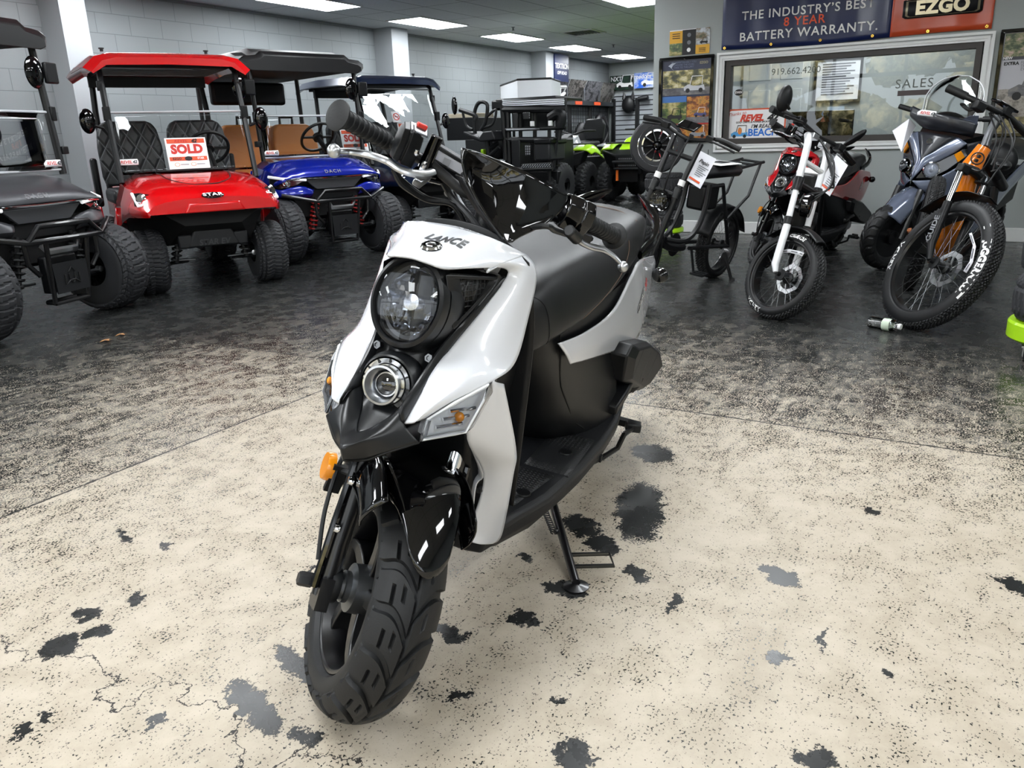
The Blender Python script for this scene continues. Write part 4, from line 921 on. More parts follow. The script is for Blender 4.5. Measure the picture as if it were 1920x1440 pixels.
def make_star(paint, seatmat, mwm, name, label, full_screen, text_front, hub=.44):
    root = empty(name, label, 'golf cart', mw=mwm, group='golf carts along the block wall')
    secs = [(-.36, [(0, .86), (.24, .865), (.40, .85), (.5, .80), (.55, .66), (.56, .46)]), (-.12, [(0, .852), (.24, .855), (.40, .838), (.5, .775), (.545, .66), (.555, .53)]), (.12, [(0, .805), (.23, .808), (.38, .79), (.48, .735), (.53, .65), (.54, .575)]), (.3, [(0, .752), (.22, .75), (.36, .735), (.45, .69), (.495, .63), (.5, .58)]), (.405, [(0, .70), (.2, .695), (.33, .68), (.41, .655), (.45, .62), (.455, .583)])]
    rg = [[V(x, -y, z) for y, z in h[::-1]] + [V(x, y, z) for y, z in h[1:]] for x, h in secs]
    b = MB().grid(rg); last = rg[-1]
    b.grid([last, [V(p.x + .005, p.y * .97, min(p.z, .6) if abs(p.y) > .2 else .60) for p in last], [V(p.x - .02, p.y * .95, .588 if abs(p.y) > .2 else .6) for p in last]])
    hood = b.build('front_body', paint, root, solid=.006, sharp=24)
    MB().loft([[V(-.36, y, z) for y, z in ((.5, .8), (-.5, .8), (-.5, .3), (.5, .3))], [V(.1, y, z) for y, z in ((.42, .7), (-.42, .7), (-.3, .35), (.3, .35))], [V(.3, y, z) for y, z in ((.38, .62), (-.38, .62), (-.2, .5), (.2, .5))]]).build('wheel_well', M_drk, root)
    hs = stick(hood, lambda x, y: V(x, y, .95), (0, 0, -1), .001)
    MB().tube([hs(p.x, p.y) for p in cr([V(-.25, -.25, 0), V(-.05, -.24, 0), V(.1, -.2, 0), V(.19, -.1, 0), V(.2, 0, 0), V(.19, .1, 0), V(.1, .2, 0), V(-.05, .24, 0), V(-.25, .25, 0)], 40)], .004, 5).build('hatch_seam', M_drk, root)
    MB().box((-.27, 0, .874), (.05, .5, .014)).build('cowl_strip', M_mat, root, bevel=.004)
    MB().loft([[V(.412, y, z) for y, z in ((.18, .665), (-.18, .665), (-.22, .595), (.22, .595))], [V(.425, y, z) for y, z in ((.17, .655), (-.17, .655), (-.2, .6), (.2, .6))]]).build('bumper_inset', paint, root, bevel=.006)
    for s in (-1, 1):
        o = [V(.115, s * .485, .735), V(.18, s * .45, .735), V(.335, s * .3, .705), V(.36, s * .29, .665), V(.32, s * .455, .645), V(.23, s * .5, .66)]
        hl = MB().loft([[p + V(-.03, 0, -.01) for p in o], [p + V(.012, s * .006, .008) for p in o]]).build('headlight', M_dlens, root, bevel=.004)
        MB().tube([o[0] + V(.016, s * .01, .004), lerp(o[4], o[5], .5) + V(.018, s * .012, .01), lerp(o[3], o[4], .1) + V(.02, 0, .012)], .011, 6, flat=(1, 1)).build('light_strip', M_led, hl)
        MB().lathe([(.035, .0), (.036, .012), (.028, .016), (0, .012)], lerp(o[1], o[4], .45) + V(.01, s * .004, .012), (.85, s * .4, .3), 20).build('lamp_lens', M_chr, hl)
    if text_front:
        h_ = surf(hood, V(.8, 0, .9), V(-.45, 0, -.21)); n_ = h_[1] if h_[1].x > 0 else -h_[1]; uy = n_.cross(V(0, 1, 0)); uy = -uy if uy.z < 0 else uy
        el = lambda k, d: [h_[0] + n_ * d + V(0, 1, 0) * .078 * k * math.cos(a) + uy * .036 * k * math.sin(a) for a in [2 * math.pi * q / 32 for q in range(32)]]
        bd = MB().loft([el(1, 0), el(1, .006), el(.94, .009)]).build('badge', M_blk, root)
        text('lettering', 'STAR', M_wht, bd, plane_fn(h_[0] + n_ * .0105, (0, 1, 0), uy), size=.055, bold=.03, space=1.12)
    # windshield posts, panes
    for s in (-1, 1):
        MB().tube([V(-.26, s * .5, .8), V(-.42, s * .5, 1.3), V(-.52, s * .495, 1.62), V(-.6, s * .47, 1.68)], .022, 8).build('windshield_post', M_blkm, root)
        [MB().box(c_, d_).build('post_clamp', M_mat, root, bevel=.006) for c_, d_ in (((-.41, s * .505, 1.3), (.05, .05, .1)), ((-.49, s * .505, 1.5), (.045, .05, .07)))]
        MB().tube([V(-1.42, s * .46, .7), V(-1.5, s * .46, 1.35), V(-1.56, s * .44, 1.66)], .024, 8).build('rear_post', M_blkm, root)
        mirror(root, -.43, s * .54, 1.25, s)
    rows = []
    for i in range(14):
        t = i / 13; z = lerp(.86, 1.31, t) if not full_screen else lerp(.86, 1.6, t)
        rows.append([V(lerp(-.275, -.425 if not full_screen else -.52, t) + .006 * math.sin(k * .9 + i * .8) * (1 if full_screen else .3), lerp(-.5, .5, k / 17), z) for k in range(18)])
    MB().grid(rows).build('windshield', M_ws, root, solid=.004)
    MB().tube([rows[-1][0], rows[-1][-1]], .008, 6).build('windshield_edge', pm('pane_edge', 'B9BCC0', .2), root)
    if not full_screen: MB().box((-.5, 0, 1.6), (.012, .96, .05)).build('folded_pane_edge', M_ws, root)
    # roof
    prof = lambda x, k, zt: (x, [(0, zt), (.42 * k, zt - .005), (.53 * k, zt - .03), (.62 * k, zt - .11), (.61 * k, zt - .12), (.5 * k, zt - .06), (0, zt - .05)])
    rf = MB().loft(loftsym([prof(-.40, .9, 1.70), prof(-.46, .98, 1.735), prof(-.6, 1, 1.75), (-1.3, prof(-1.3, 1, 1.77)[1]), prof(-1.7, 1, 1.755), prof(-1.8, .93, 1.72)])).build('roof', paint, root, sharp=25)
    for y in (-.45, .3): MB().lathe([(.012, 0), (.012, .015), (.02, .018), (.02, .026), (0, .028)], V(-.55, y, 1.745), (0, 0, 1), 10).build('roof_bolt', M_blkm, rf)
    MB().box((-1.1, 0, 1.655), (1.2, .9, .04)).build('roof_liner', M_drk, root)
    MB().box((-1.52, 0, 1.6), (.05, .95, .09)).build('rear_roof_rail', M_blkm, root)
    seat_pair(root, -1.16, 1.27, seatmat); steering(root, -.72, .25, 1.03)
    # body, floor, fenders
    MB().box((-.85, 0, .36), (1.3, 1.05, .08)).build('floor_pan', M_mat, root)
    for s in (-1, 1):
        MB().strip([[V(x, s * y, z) for x, y, z in ((-.36, .56, .62), (-.7, .59, .36), (-1.2, .58, .42), (-1.45, .57, .66), (-1.75, .56, .7), (-1.95, .52, .6))], [V(x, s * y, z) for x, y, z in ((-.4, .56, .44), (-.75, .58, .28), (-1.2, .58, .3), (-1.42, .57, .52), (-1.7, .56, .58), (-1.9, .52, .5))]], 24, 3).build('rocker_panel', paint, root, solid=.02)
        MB().box((-1.3, s * .565, .78), (.12, .05, .4)).build('seat_armrest', M_mat, root, bevel=.02)
    MB().box((-1.55, 0, .58), (.75, .9, .3)).build('rear_body', paint, root, bevel=.05)
    # axle cover and suspension
    ac = MB().loft([[V(.18, y, z) for y, z in ((.13, .49), (-.13, .49), (-.2, .33), (.2, .33))], [V(.235, y, z) for y, z in ((.12, .485), (-.12, .485), (-.19, .335), (.19, .335))]])
    ac = ac.box((.2, .2, .38), (.06, .1, .1)).box((.2, -.2, .38), (.06, .1, .1)).build('axle_cover', M_mat2, root, bevel=.012)
    if text_front: text('lettering', 'STAR EV', pm('embossed_letters', '2A2B2E', .5), ac, plane_fn((.238, 0, .365), (0, 1, 0), (-.1, 0, 1)), size=.06, bold=.02, shear=.2)
    arms(root, hub - .06, .24, M_blkm)
    for x, w in ((0, 1), (-1.62, 1)):
        for s in (-1, 1): cart_wheel(root, (x, s * hub * w, .235), .235, .115, .13, M_rubw, 0, None, s)
    return root
star = make_star(M_redp, M_quilt, Matrix(((-0.46175,0.88701,0.00000,4.18000),(-0.88701,-0.46175,0.00000,5.16000),(0.00000,0.00000,1.00000,0.00000),(0,0,0,1))), 'golf_cart', 'red golf cart with red roof, black quilted seats and a sold card', False, True)
navy = make_star(M_navy, M_quilt, Matrix(((-0.34202,0.93969,0.00000,7.48000),(-0.93969,-0.34202,0.00000,5.49000),(0.00000,0.00000,1.00000,0.00000),(0,0,0,1))), 'golf_cart', 'dark navy golf cart with full windshield, furthest of the row', True, False)
# no-smoking sticker on the tall screen
def prohib(par, o, ux, uy, r):
    f = plane_fn(o, ux, uy)
    b = MB(); b.poly([f(x, y) for x, y in ((-r * 1.05, -r * 1.25), (r * 1.05, -r * 1.25), (r * 1.05, r * 1.25), (-r * 1.05, r * 1.25))]); st = b.build('sticker', M_paper, par, solid=.001)
    n = Vector(ux).normalized().cross(Vector(uy).normalized()) * .002
    b = MB().tube([f(r * .75 * math.cos(a), r * .75 * math.sin(a)) + n for a in [2 * math.pi * k / 24 for k in range(24)]], r * .09, 6, closed=True).tube([f(-r * .5, r * .5) + n, f(r * .5, -r * .5) + n], r * .09, 6); b.build('ring_and_bar', M_red, st)
    MB().tube([f(-r * .45, 0) + n * .7, f(r * .45, 0) + n * .7], r * .08, 6).build('cigarette', M_ink, st)
prohib(navy, (-.42, -.05, 1.3), (0, 1, 0), (-.33, 0, 1), .05)
def make_dach(paint, seatmat, mwm, label):
    root = empty('golf_cart', label, 'golf cart', mw=mwm, group='golf carts along the block wall')
    secs = [(-.34, [(0, .93), (.3, .93), (.46, .91), (.56, .85), (.6, .72), (.6, .6)]), (-.15, [(0, .905), (.3, .9), (.45, .875), (.54, .82), (.58, .72), (.58, .64)]), (.02, [(0, .83), (.28, .825), (.43, .80), (.52, .765), (.55, .72), (.55, .69)]), (.11, [(0, .755), (.27, .755), (.40, .755), (.48, .745), (.5, .735), (.5, .725)])]
    rg = [[V(x, -y, z) for y, z in h[::-1]] + [V(x, y, z) for y, z in h[1:]] for x, h in secs]
    hood = MB().grid(rg).build('hood', paint, root, solid=.008, sharp=26)
    text('lettering', 'DACH', M_alud, hood, plane_fn((.088, 0, .792), (0, 1, 0), (-.62, 0, .78)), size=.05, bold=.015, space=1.35)
    MB().tube([V(.09, -.49, .735), V(.12, -.28, .742), V(.125, 0, .738), V(.12, .28, .742), V(.09, .49, .735)], .008, 6, samples=20).build('hood_trim', M_chr, root)
    # grille
    def grm():
        m = bpy.data.materials.new('honeycomb_grille'); g = NT(m); tc = g.n('TexCoord').outputs['Object']
        bk = g.n('TexBrick', {'offset': .5}, Vector=g.n('Mapping', None, i0=tc, Rotation=(R(90), 0, R(90))).outputs[0], Scale=1, Mortar_Size=.006, Brick_Width=.05, Row_Height=.022)
        g.set(g.b.inputs['Base Color'], g.mix(bk.outputs['Fac'], '050506', '3A3B3E')); g.b.inputs['Roughness'].default_value = .3; return m
    M_gr = _mats.get('gr') or grm(); _mats['gr'] = M_gr
    MB().loft([[V(.10, y, z) for y, z in ((.3, .728), (-.3, .728), (-.2, .64), (.2, .64))], [V(.112, y, z) for y, z in ((.29, .724), (-.29, .724), (-.195, .645), (.195, .645))]]).build('grille', M_gr, root)
    for s in (-1, 1):
        o = [V(.11, s * .3, .73), V(.06, s * .5, .755), V(-.06, s * .565, .78), V(-.04, s * .575, .70), V(.04, s * .53, .66), V(.095, s * .38, .69)]
        hl = MB().loft([[p + V(-.05, -s * .02, 0) for p in o], [p + V(.01, s * .006, 0) for p in o]]).build('headlight', M_dlens, root, bevel=.004)
        MB().tube([o[0] + V(.012, 0, 0), o[1] + V(.012, s * .01, -.006), o[2] + V(.01, s * .014, -.012)], .012, 6).build('light_strip', M_led, hl)
        MB().lathe([(.04, 0), (.042, .01), (.034, .014), (.026, .004), (.02, .012), (0, .016)], V(.055, s * .47, .71), (.85, s * .45, 0), 24).build('projector', M_chr, hl)
        # lower fascia corner
        MB().strip([[V(.1, s * .22, .64), V(.105, s * .36, .68), V(.05, s * .53, .655), V(-.06, s * .58, .69)], [V(.13, s * .25, .605), V(.12, s * .4, .61), V(.06, s * .53, .6), V(-.04, s * .58, .6)], [V(.09, s * .25, .565), V(.08, s * .4, .575), V(.03, s * .51, .575), V(-.08, s * .57, .58)]], 14, 7, lin_u=False).build('lower_fascia', paint, root, solid=.01, sharp=20)
        MB().tube([V(-.2, s * .53, .9), V(-.27, s * .535, 1.72)], .026, 8, flat=(1, .7)).build('windshield_post', M_blkm, root)
        [MB().box(c_, d_).build('post_clamp', M_mat, root, bevel=.006) for c_, d_ in (((-.22, s * .545, 1.28), (.05, .04, .09)), ((-.2, s * .56, 1.05), (.06, .05, .05)))]
        MB().tube([V(-1.35, s * .55, .7), V(-1.4, s * .54, 1.72)], .028, 8, flat=(1, .7)).build('middle_post', M_blkm, root)
        MB().box((-.2, s * .58, 1.53), (.03, .1, .13)).build('mirror_arm', M_mat, root, bevel=.01)
        MB().ell((-.22, s * .47 if s > 0 else s * .66, 1.53), (.03, .07, .1), 14, 10).build('side_mirror', M_blk, root)
    MB().box((.05, 0, .6), (.06, .5, .09)).build('lower_intake', M_blkm, root)
    MB().loft([[V(-.35, y, z) for y, z in ((.55, .85), (-.55, .85), (-.5, .35), (.5, .35))], [V(.03, y, z) for y, z in ((.45, .66), (-.45, .66), (-.3, .4), (.3, .4))]]).build('wheel_well', M_drk, root)
    # windshield
    rows = [[V(lerp(-.2, -.232, i / 6) + .004 * math.sin(k), lerp(-.52, .52, k / 10), lerp(.93, 1.29, i / 6)) for k in range(11)] for i in range(7)]
    w = MB().grid(rows).build('windshield', M_ws, root, solid=.005)
    for i in (0, 6): MB().tube([rows[i][0], rows[i][-1]], .009, 6).build('windshield_edge', pm('pane_edge', 'B9BCC0', .2), w)
    # roof with a raised centre
    prof = lambda x, k, zt: (x, [(0, zt), (.44 * k, zt), (.49 * k, zt - .035), (.6 * k, zt - .045), (.65 * k, zt - .075), (.65 * k, zt - .115), (.6 * k, zt - .135), (0, zt - .135)])
    MB().loft(loftsym([prof(-.2, .9, 1.80), prof(-.23, .97, 1.835), (-.36, prof(0, 1, 1.84)[1]), prof(-.46, 1, 1.875), prof(-1.5, 1, 1.875), prof(-1.9, .97, 1.85), prof(-1.98, .9, 1.81)])).build('roof', M_roof, root, sharp=24, bevel=.008)
    MB().box((-1.1, 0, 1.71), (1.6, 1.16, .03)).build('roof_liner', M_drk, root)
    MB().box((-1.45, 0, 1.55), (.1, .8, .22)).build('roof_console', M_mat, root, bevel=.03)
    seat_pair(root, -1.05, 1.24, seatmat, zb=.72); seat_pair(root, -1.62, 1.24, seatmat, zb=.72); steering(root, -.6, .27, 1.1)
    for s in (-1, 1):
        MB().tube([V(-1.14, s * .16, 1.24), V(-1.14, s * .16, 1.31), V(-1.14, s * .3, 1.31), V(-1.14, s * .3, 1.24)], .015, 8).build('seat_handle', M_blkm, root)
        MB().tube([V(-1.2, s * .12, 1.2), V(-1.12, s * .1, .9), V(-1.05, s * .08, .75)], .012, 6, flat=(.3, 1.6)).build('seat_belt', M_blkm, root)
    MB().box((-1.1, 0, .4), (1.9, 1.15, .1)).build('floor_pan', M_mat, root); MB().box((-1.65, 0, .62), (.7, 1.05, .3)).build('rear_body', paint, root, bevel=.05)
    for s in (-1, 1):
        MB().strip([[V(-.34, s * .6, .82), V(-.6, s * .6, .5), V(-1.2, s * .6, .5), V(-1.5, s * .6, .75), (V(-2.0, s * .58, .78))], [V(-.4, s * .6, .55), V(-.65, s * .6, .36), V(-1.2, s * .6, .38), V(-1.45, s * .6, .62), V(-1.98, s * .58, .62)]], 18, 3).build('side_panel', paint, root, solid=.02)
    # tubular bumper guard
    q = lambda p: [Vector(p), Vector((p[0], -p[1], p[2]))]
    e, c, a1 = Vector((0.08,0.5351,0.6083)), Vector((0.24,0.2829,0.5445)), Vector((0.24,0.1914,0.6286))
    P0, P1 = Vector((0.24,0.1579,0.529)), Vector((0.2,0.1341,0.1638))
    m_ = lambda p: V(p[0], -p[1], p[2])
    bp = MB().tube([m_(e), m_(c) + V(0, 0, 0), V(.26, -c.y * .5, c.z), V(.26, c.y * .5, c.z), c, e], .017, 10).build('bumper_bar', M_stl, root)
    MB().tube([m_(c), m_(a1), a1, c], .017, 10).build('upper_hoop', M_stl, bp)
    for s in (1, -1):
        f = (lambda p: p) if s > 0 else m_
        MB().tube([f(P0), f(lerp(P0, P1, .6)), f(P1)], .014, 8).build('guard_post', M_stl, bp)
        MB().tube([f(V(.2, c.y * .97, c.z)), f(V(.2, c.y * .95, c.z - .13)), f(V(.2, c.y * .72, c.z - .2))], .015, 8).build('guard_side_tube', M_stl, bp)
    MB().tube([m_(P1), P1], .014, 8).tube([m_(P1) + V(-.08, .02, 0), P1 + V(-.08, -.02, 0)], .014, 8).tube([m_(P1), m_(P1) + V(-.08, .02, 0)], .012, 8).tube([P1, P1 + V(-.08, -.02, 0)], .012, 8).build('guard_lower_bar', M_stl, bp)
    zt, zb_, hw = (0.23,0.1397,0.403)[2], (0.22,0.1273,0.2207)[2], (0.22,0.1359,0.3043)[1] * .99
    plate = MB().loft([[V(.222, y, z) for y, z in ((hw, zt), (-hw, zt), (-hw * .93, zb_), (hw * .93, zb_))], [V(.23, y, z) for y, z in ((hw, zt), (-hw, zt), (-hw * .93, zb_), (hw * .93, zb_))]]).build('guard_plate', M_mat2, bp)
    lc = V(.2325, 0, lerp(zt, zb_, .5)); k = .055
    b = MB()
    for pl_ in ([(-1, .3), (-1, -.8), (-.35, -.4), (.35, -.4), (1, -.8), (1, .3)], [(-.45, .5), (0, 1), (.45, .5)], [(-.4, .35), (-.4, -.2), (0, -.75), (.4, -.2), (.4, .35)]):
        b.tube([lc + V(0, x * k, y * k) for x, y in pl_], .0055, 5)
    b.build('arrow_emblem', M_drk, plate)
    MB().tube([V(.19, -c.y * .5, .52), V(.2, -c.y * .38, .47), V(.2, c.y * .38, .47), V(.19, c.y * .5, .52)], .02, 6, flat=(1.2, .5)).build('skid_chevron', M_alu, root)
    MB().box((.14, 0, .33), (.06, hw * 1.8, .22)).build('skid_plate', M_mat, root, bevel=.01)
    arms(root, .46, .29, M_blkm if paint == M_grey else pm('red_spring', '8E1515', .4))
    for x in (0, -1.7):
        for s in (-1, 1): cart_wheel(root, (x, s * .53, .285), .285, .13, .17, M_rubw, 0, tread_block(40, 5, .12, .7), s)
    return root
dach_blue = make_dach(M_blue, M_tan, Matrix(((-0.29237,0.95630,0.00000,5.80000),(-0.95630,-0.29237,0.00000,5.36000),(0.00000,0.00000,1.00000,0.00000),(0,0,0,1))), 'metallic blue golf cart with black roof, tan seats and bumper guard')
dach_grey = make_dach(M_grey, pm('charcoal_vinyl', '2A2B2E', .5), Matrix(((0.25545,0.96682,0.00000,2.80000),(-0.96682,0.25545,0.00000,5.03000),(0.00000,0.00000,1.00000,0.00000),(0,0,0,1))), 'satin grey golf cart cut off by the left edge of the picture')
# round-topped sold cards standing on the cowls
def sold_card(label, par_m, o, uy, w=.30, h=.235):
    t = empty('sold_card', label, 'sign', group='sold cards in the windshields'); f0 = plane_fn(par_m @ Vector(o), par_m.to_3x3() @ V(0, 1, 0), par_m.to_3x3() @ Vector(uy))
    n = (par_m.to_3x3() @ V(0, 1, 0)).cross(par_m.to_3x3() @ Vector(uy)).normalized()
    f = lambda d: (lambda x, y: f0(x, y) + n * d)
    rect = lambda b, x0, x1, y0, y1, d: b.poly([f(d)(x, y) for x, y in ((x0, y0), (x1, y0), (x1, y1), (x0, y1))])
    b = MB().loft([[f(d)(x, y) for x, y in ((-w / 2, -h / 2), (w / 2, -h / 2), (w / 2, h / 2), (-w / 2, h / 2))] for d in (-.004, 0)]); c = b.build('card', M_paper, t)
    b = MB(); rect(b, -w * .46, w * .46, h * .32, h * .46, .002); b.build('top_band', M_orng, c)
    b = MB(); rect(b, -w * .46, w * .46, -h * .24, -h * .06 - .012, .002); b.build('lower_band', M_orng, c)
    text('lettering', 'SOLD', M_red, c, lambda x, y: f(.002)(x, y + h * .12), size=h * .38, bold=.06, space=1.05)
    text('band_lettering', 'REVEL', M_red, c, lambda x, y: f(.004)(x - w * .12, y + h * .39), size=h * .13, bold=.04, shear=.3, space=1.2)
    text('band_lettering', '42', M_ink, c, lambda x, y: f(.004)(x + w * .2, y + h * .385), size=h * .17, bold=.05, shear=.3)
    text('band_lettering', 'EZGO', M_ink, c, lambda x, y: f(.004)(x - w * .28, y - h * .175), size=h * .1, bold=.03)
    text('band_lettering', 'STAR', M_paper, c, lambda x, y: f(.004)(x + w * .3, y - h * .175), size=h * .09, bold=.03)
    b = MB(); pts = [f(.004)(.028 * math.cos(a), -h * .175 + .017 * math.sin(a)) for a in [2 * math.pi * k / 20 for k in range(20)]]; b.poly(pts); b.build('oval_mark', M_ink, c)
    for x in (-.3, .1):
        b = MB().tube([f(.004)(w * x + .018 * math.cos(a), -h * .36 + .014 * math.sin(a)) for a in [2 * math.pi * k / 16 for k in range(16)]], .0015, 4, closed=True); b.build('round_mark', M_amb, c)
        b = MB(); rect(b, w * x + .025, w * x + .085, -h * .375, -h * .345, .003); b.build('text_line', pm('pale_ink', 'A5A7AA', .5), c)
    return t
sold_card('white and red SOLD card on the red golf cart cowl', Matrix(((-0.46175,0.88701,0.00000,4.18000),(-0.88701,-0.46175,0.00000,5.16000),(0.00000,0.00000,1.00000,0.00000),(0,0,0,1))), (-.275, .0, 1.0), (-.22, 0, .97))
sold_card('white and red SOLD card behind the blue cart windshield, half under the scooter grip', Matrix(((-0.29237,0.95630,0.00000,5.80000),(-0.95630,-0.29237,0.00000,5.36000),(0.00000,0.00000,1.00000,0.00000),(0,0,0,1))), (-0.3,0.5056,1.049), (-.2, 0, 1), .29, .23)
sold_card('red topped SOLD card in the navy cart, seen over the throttle housing', Matrix(((-0.34202,0.93969,0.00000,7.48000),(-0.93969,-0.34202,0.00000,5.49000),(0.00000,0.00000,1.00000,0.00000),(0,0,0,1))), (-0.4,0.1095,1.118), (-.2, 0, 1))
# dealer stickers on the windshield posts
def dealer_sticker(par, o, ux, uy, k=1):
    f = plane_fn(o, ux, uy); n = Vector(ux).normalized().cross(Vector(uy).normalized())
    b = MB(); b.poly([f(x * k, y * k) for x, y in ((-.07, -.022), (.07, -.022), (.075, .0), (.07, .022), (-.05, .022), (-.075, .0))]); s = b.build('dealer_sticker', M_paper, par, solid=.001)
    text('lettering', 'REVEL', M_red, s, lambda x, y: f(x - .012 * k, y) + n * .002, size=.03 * k, bold=.03, shear=.3)
    text('lettering', '42', M_ink, s, lambda x, y: f(x + .047 * k, y) + n * .002, size=.03 * k, bold=.04, shear=.3)
dealer_sticker(star, (-.3, -.43, .95), (0, 1, 0), (-.3, 0, 1)); dealer_sticker(dach_blue, (-.19, -.45, .97), (0, 1, 0), (-.1, 0, 1)); dealer_sticker(dach_grey, (-.19, .45, .97), (0, 1, 0), (-.1, 0, 1))

# ---------------------------------------------------------------- fat-tyre electric bikes, other scooters
M_ctag = pm('printed_tag_paper', 'E4E4EA', .5); M_print = pm('grey_print', '6E7076', .5); M_steelrim = pm('dark_rim', '0B0B0D', .3, coat=.3)
M_glow = pm('led_reflector', 'B4BAC8', .2, 0)
def bike_wheel(root, name, mw, Rr, hw, rim_r, words=(), rotor=.09, knobs=96, loc=None, nsp=32):
    rv = (Rr - rim_r) * .62
    t = tyre_mb(Rr - .006, rv, hw, rim_r, hw * .78, tread_knob(knobs, 9, .4, .3), .0065, knobs * 5, 48, pt=.85).build(name, M_rub, root, mw=mw @ Matrix.Translation((0, 0, Rr)) if loc is None else mw @ Matrix.Translation(loc), sharp=30)
    b = MB().lathe([(rim_r + .003, -hw * .8), (rim_r - .008, -hw * .78), (rim_r - .016, -hw * .55), (rim_r - .016, hw * .55), (rim_r - .008, hw * .78), (rim_r + .003, hw * .8)], (0, 0, 0), (0, 1, 0), 64, cap=False); b.build('rim', M_steelrim, t)
    spokes(MB(), .03, rim_r - .012, .035, .012, nsp).build('spokes', M_alud, t)
    MB().lathe([(0, -.07), (.012, -.07), (.012, -.045), (.034, -.04), (.034, -.03), (.022, -.02), (.022, .02), (.034, .03), (.034, .04), (.012, .045), (.012, .07), (0, .07)], (0, 0, 0), (0, 1, 0), 20).build('hub', M_blkm, t)
    if rotor: brake_disc('brake_disc', rotor, M_alu, t, (0, .047, 0))
    Rc = Rr - .006; cc = Rc - rv
    for w, phi, r0, size, sp in words:
        def fn(x, y, r0=r0, phi=phi):
            r = r0 + y; c = min(max((r - cc) / rv, -.99), .99); a = R(phi) - x / r0
            return V(r * math.cos(a), -(hw * math.sqrt(1 - c * c) + .0012), r * math.sin(a))
        text('sidewall_lettering', w, M_wht, t, fn, size=size, bold=.06, space=sp)
    return t
def hang_tag(label, mwm, pts, word, n=6):
    """printed sheet in a clear sleeve, hung from a bar; pts = top-left, top-right, bottom-right, bottom-left in the bike's frame"""
    P_ = [mwm @ Vector(p) for p in pts]; t = empty('hang_tag', label, 'tag', group='printed price tags on the bikes')
    f = lambda u, v, d=0: lerp(lerp(P_[3], P_[2], u), lerp(P_[0], P_[1], u), v) + nn * d
    nn = (P_[1] - P_[0]).cross(P_[0] - P_[3]).normalized(); nn = -nn if nn.x > 0 else nn
    b = MB().loft([[f(u, v, d) for u, v in ((0, 0), (1, 0), (1, 1), (0, 1))] for d in (-.002, 0)]); sh = b.build('sheet', M_ctag, t)
    W_ = (P_[1] - P_[0]).length; H_ = (P_[0] - P_[3]).length
    if word: text('heading', word, M_ink, sh, lambda x, y: f(.5 + x / W_, .72 + y / H_, .002), size=W_ * .26, bold=.02, shear=.3)
    for k in range(n):
        b = MB(); v = .58 - .06 * k; u1 = .9 - .12 * (k % 3); b.poly([f(u, q, .002) for u, q in ((.3, v - .012), (u1, v - .012), (u1, v + .012), (.3, v + .012))]); b.build('text_line', M_print, sh)
    b = MB(); b.poly([f(u, q, .002) for u, q in ((.12, .09), (.8, .09), (.8, .15), (.12, .15))]); b.build('orange_band', M_orng, sh)
    MB().tube([f(.5, 1, 0), f(.5, 1.0) + V(0, 0, .03)], .002, 5).build('tag_string', M_ink, t)
    return t
def round_lamp(root, name, c, n, r, mw, face=M_glow):
    n = Vector(n).normalized()
    l = MB().lathe([(r * 1.0, .012), (r * 1.06, .014), (r * 1.1, .0), (r * 1.05, -.03), (r * .5, -.05), (0, -.05)], c, n, 36).build(name, M_blk, root, mw=mw)
    u = n.orthogonal().normalized(); w = n.cross(u); b = MB()
    rows = []
    for i in range(10):
        rr = r * i / 9
        rows.append([Vector(c) + (u * math.cos(a) + w * math.sin(a)) * rr + n * (-.004 + .005 * math.sin(i * 2.1) * math.sin(7 * a)) for a in [2 * math.pi * k / 42 for k in range(43)]])
    b.grid(rows).build('lamp_reflector', face, l, sharp=15)
    MB().lathe([(r, .010), (r * .6, .015), (0, .017)], c, n, 30).build('lamp_lens', M_lens, l)
    return l
# ---- black utility bike
mF, mB = Matrix(((-0.99619,-0.08289,-0.02693,4.75000),(0.08716,-0.94744,-0.30784,1.95000),(-0.00000,-0.30902,0.95106,0.00000),(0,0,0,1))), Matrix(((-0.97815,-0.20589,-0.02894,4.73447),(0.20791,-0.96863,-0.13613,1.94286),(-0.00000,-0.13917,0.99027,0.00000),(0,0,0,1)))
eb = empty('electric_bike', 'flat black fat tyre electric bike with rear rack and tag by the tyre stack', 'electric bike', group='fat tyre electric bikes')
bike_wheel(eb, 'front_tyre', mF, .255, .05, .203, (), .09, 72)
bike_wheel(eb, 'rear_tyre', mB, .255, .05, .203, (), 0, 72, loc=(-1.12, 0, .255))
for s in (-1, 1):
    f = MB().tube([V(0, s * .072, .255), V(-.035, s * .075, .5), V(-.07, s * .082, .76)], .019, 10).tube([V(-.07, s * .082, .74), V(-.11, s * .085, .88), V(-.165, s * .09, 1.045)], .0165, 10).build('fork_leg', M_blkm, eb, mw=mF)
    MB().lathe([(.021, 0), (.021, .035)], V(-.078, s * .0825, .79), (-.14, 0, .5), 14).build('fork_ring', M_wht, f, label='white ring')
    MB().lathe([(.026, 0), (.026, .06), (.022, .065)], V(-.062, s * .08, .715), (-.14, 0, .5), 14).build('fork_clamp', M_blkm, f)
MB().tube([V(-.13, -.085, .95), V(-.13, .085, .95)], .016, 8).tube([V(-.066, -.08, .73), V(-.066, .08, .73)], .015, 8).build('fork_crown', M_blkm, eb, mw=mF)
hb = MB().tube([V(-.18, -.31, 1.085), V(-.15, -.2, 1.1), V(-.15, -.1, 1.07), V(-.16, 0, 1.05), V(-.15, .1, 1.07), V(-.15, .2, 1.1), V(-.18, .31, 1.085)], .0125, 10, samples=30).build('handlebar', M_blkm, eb, mw=mF)
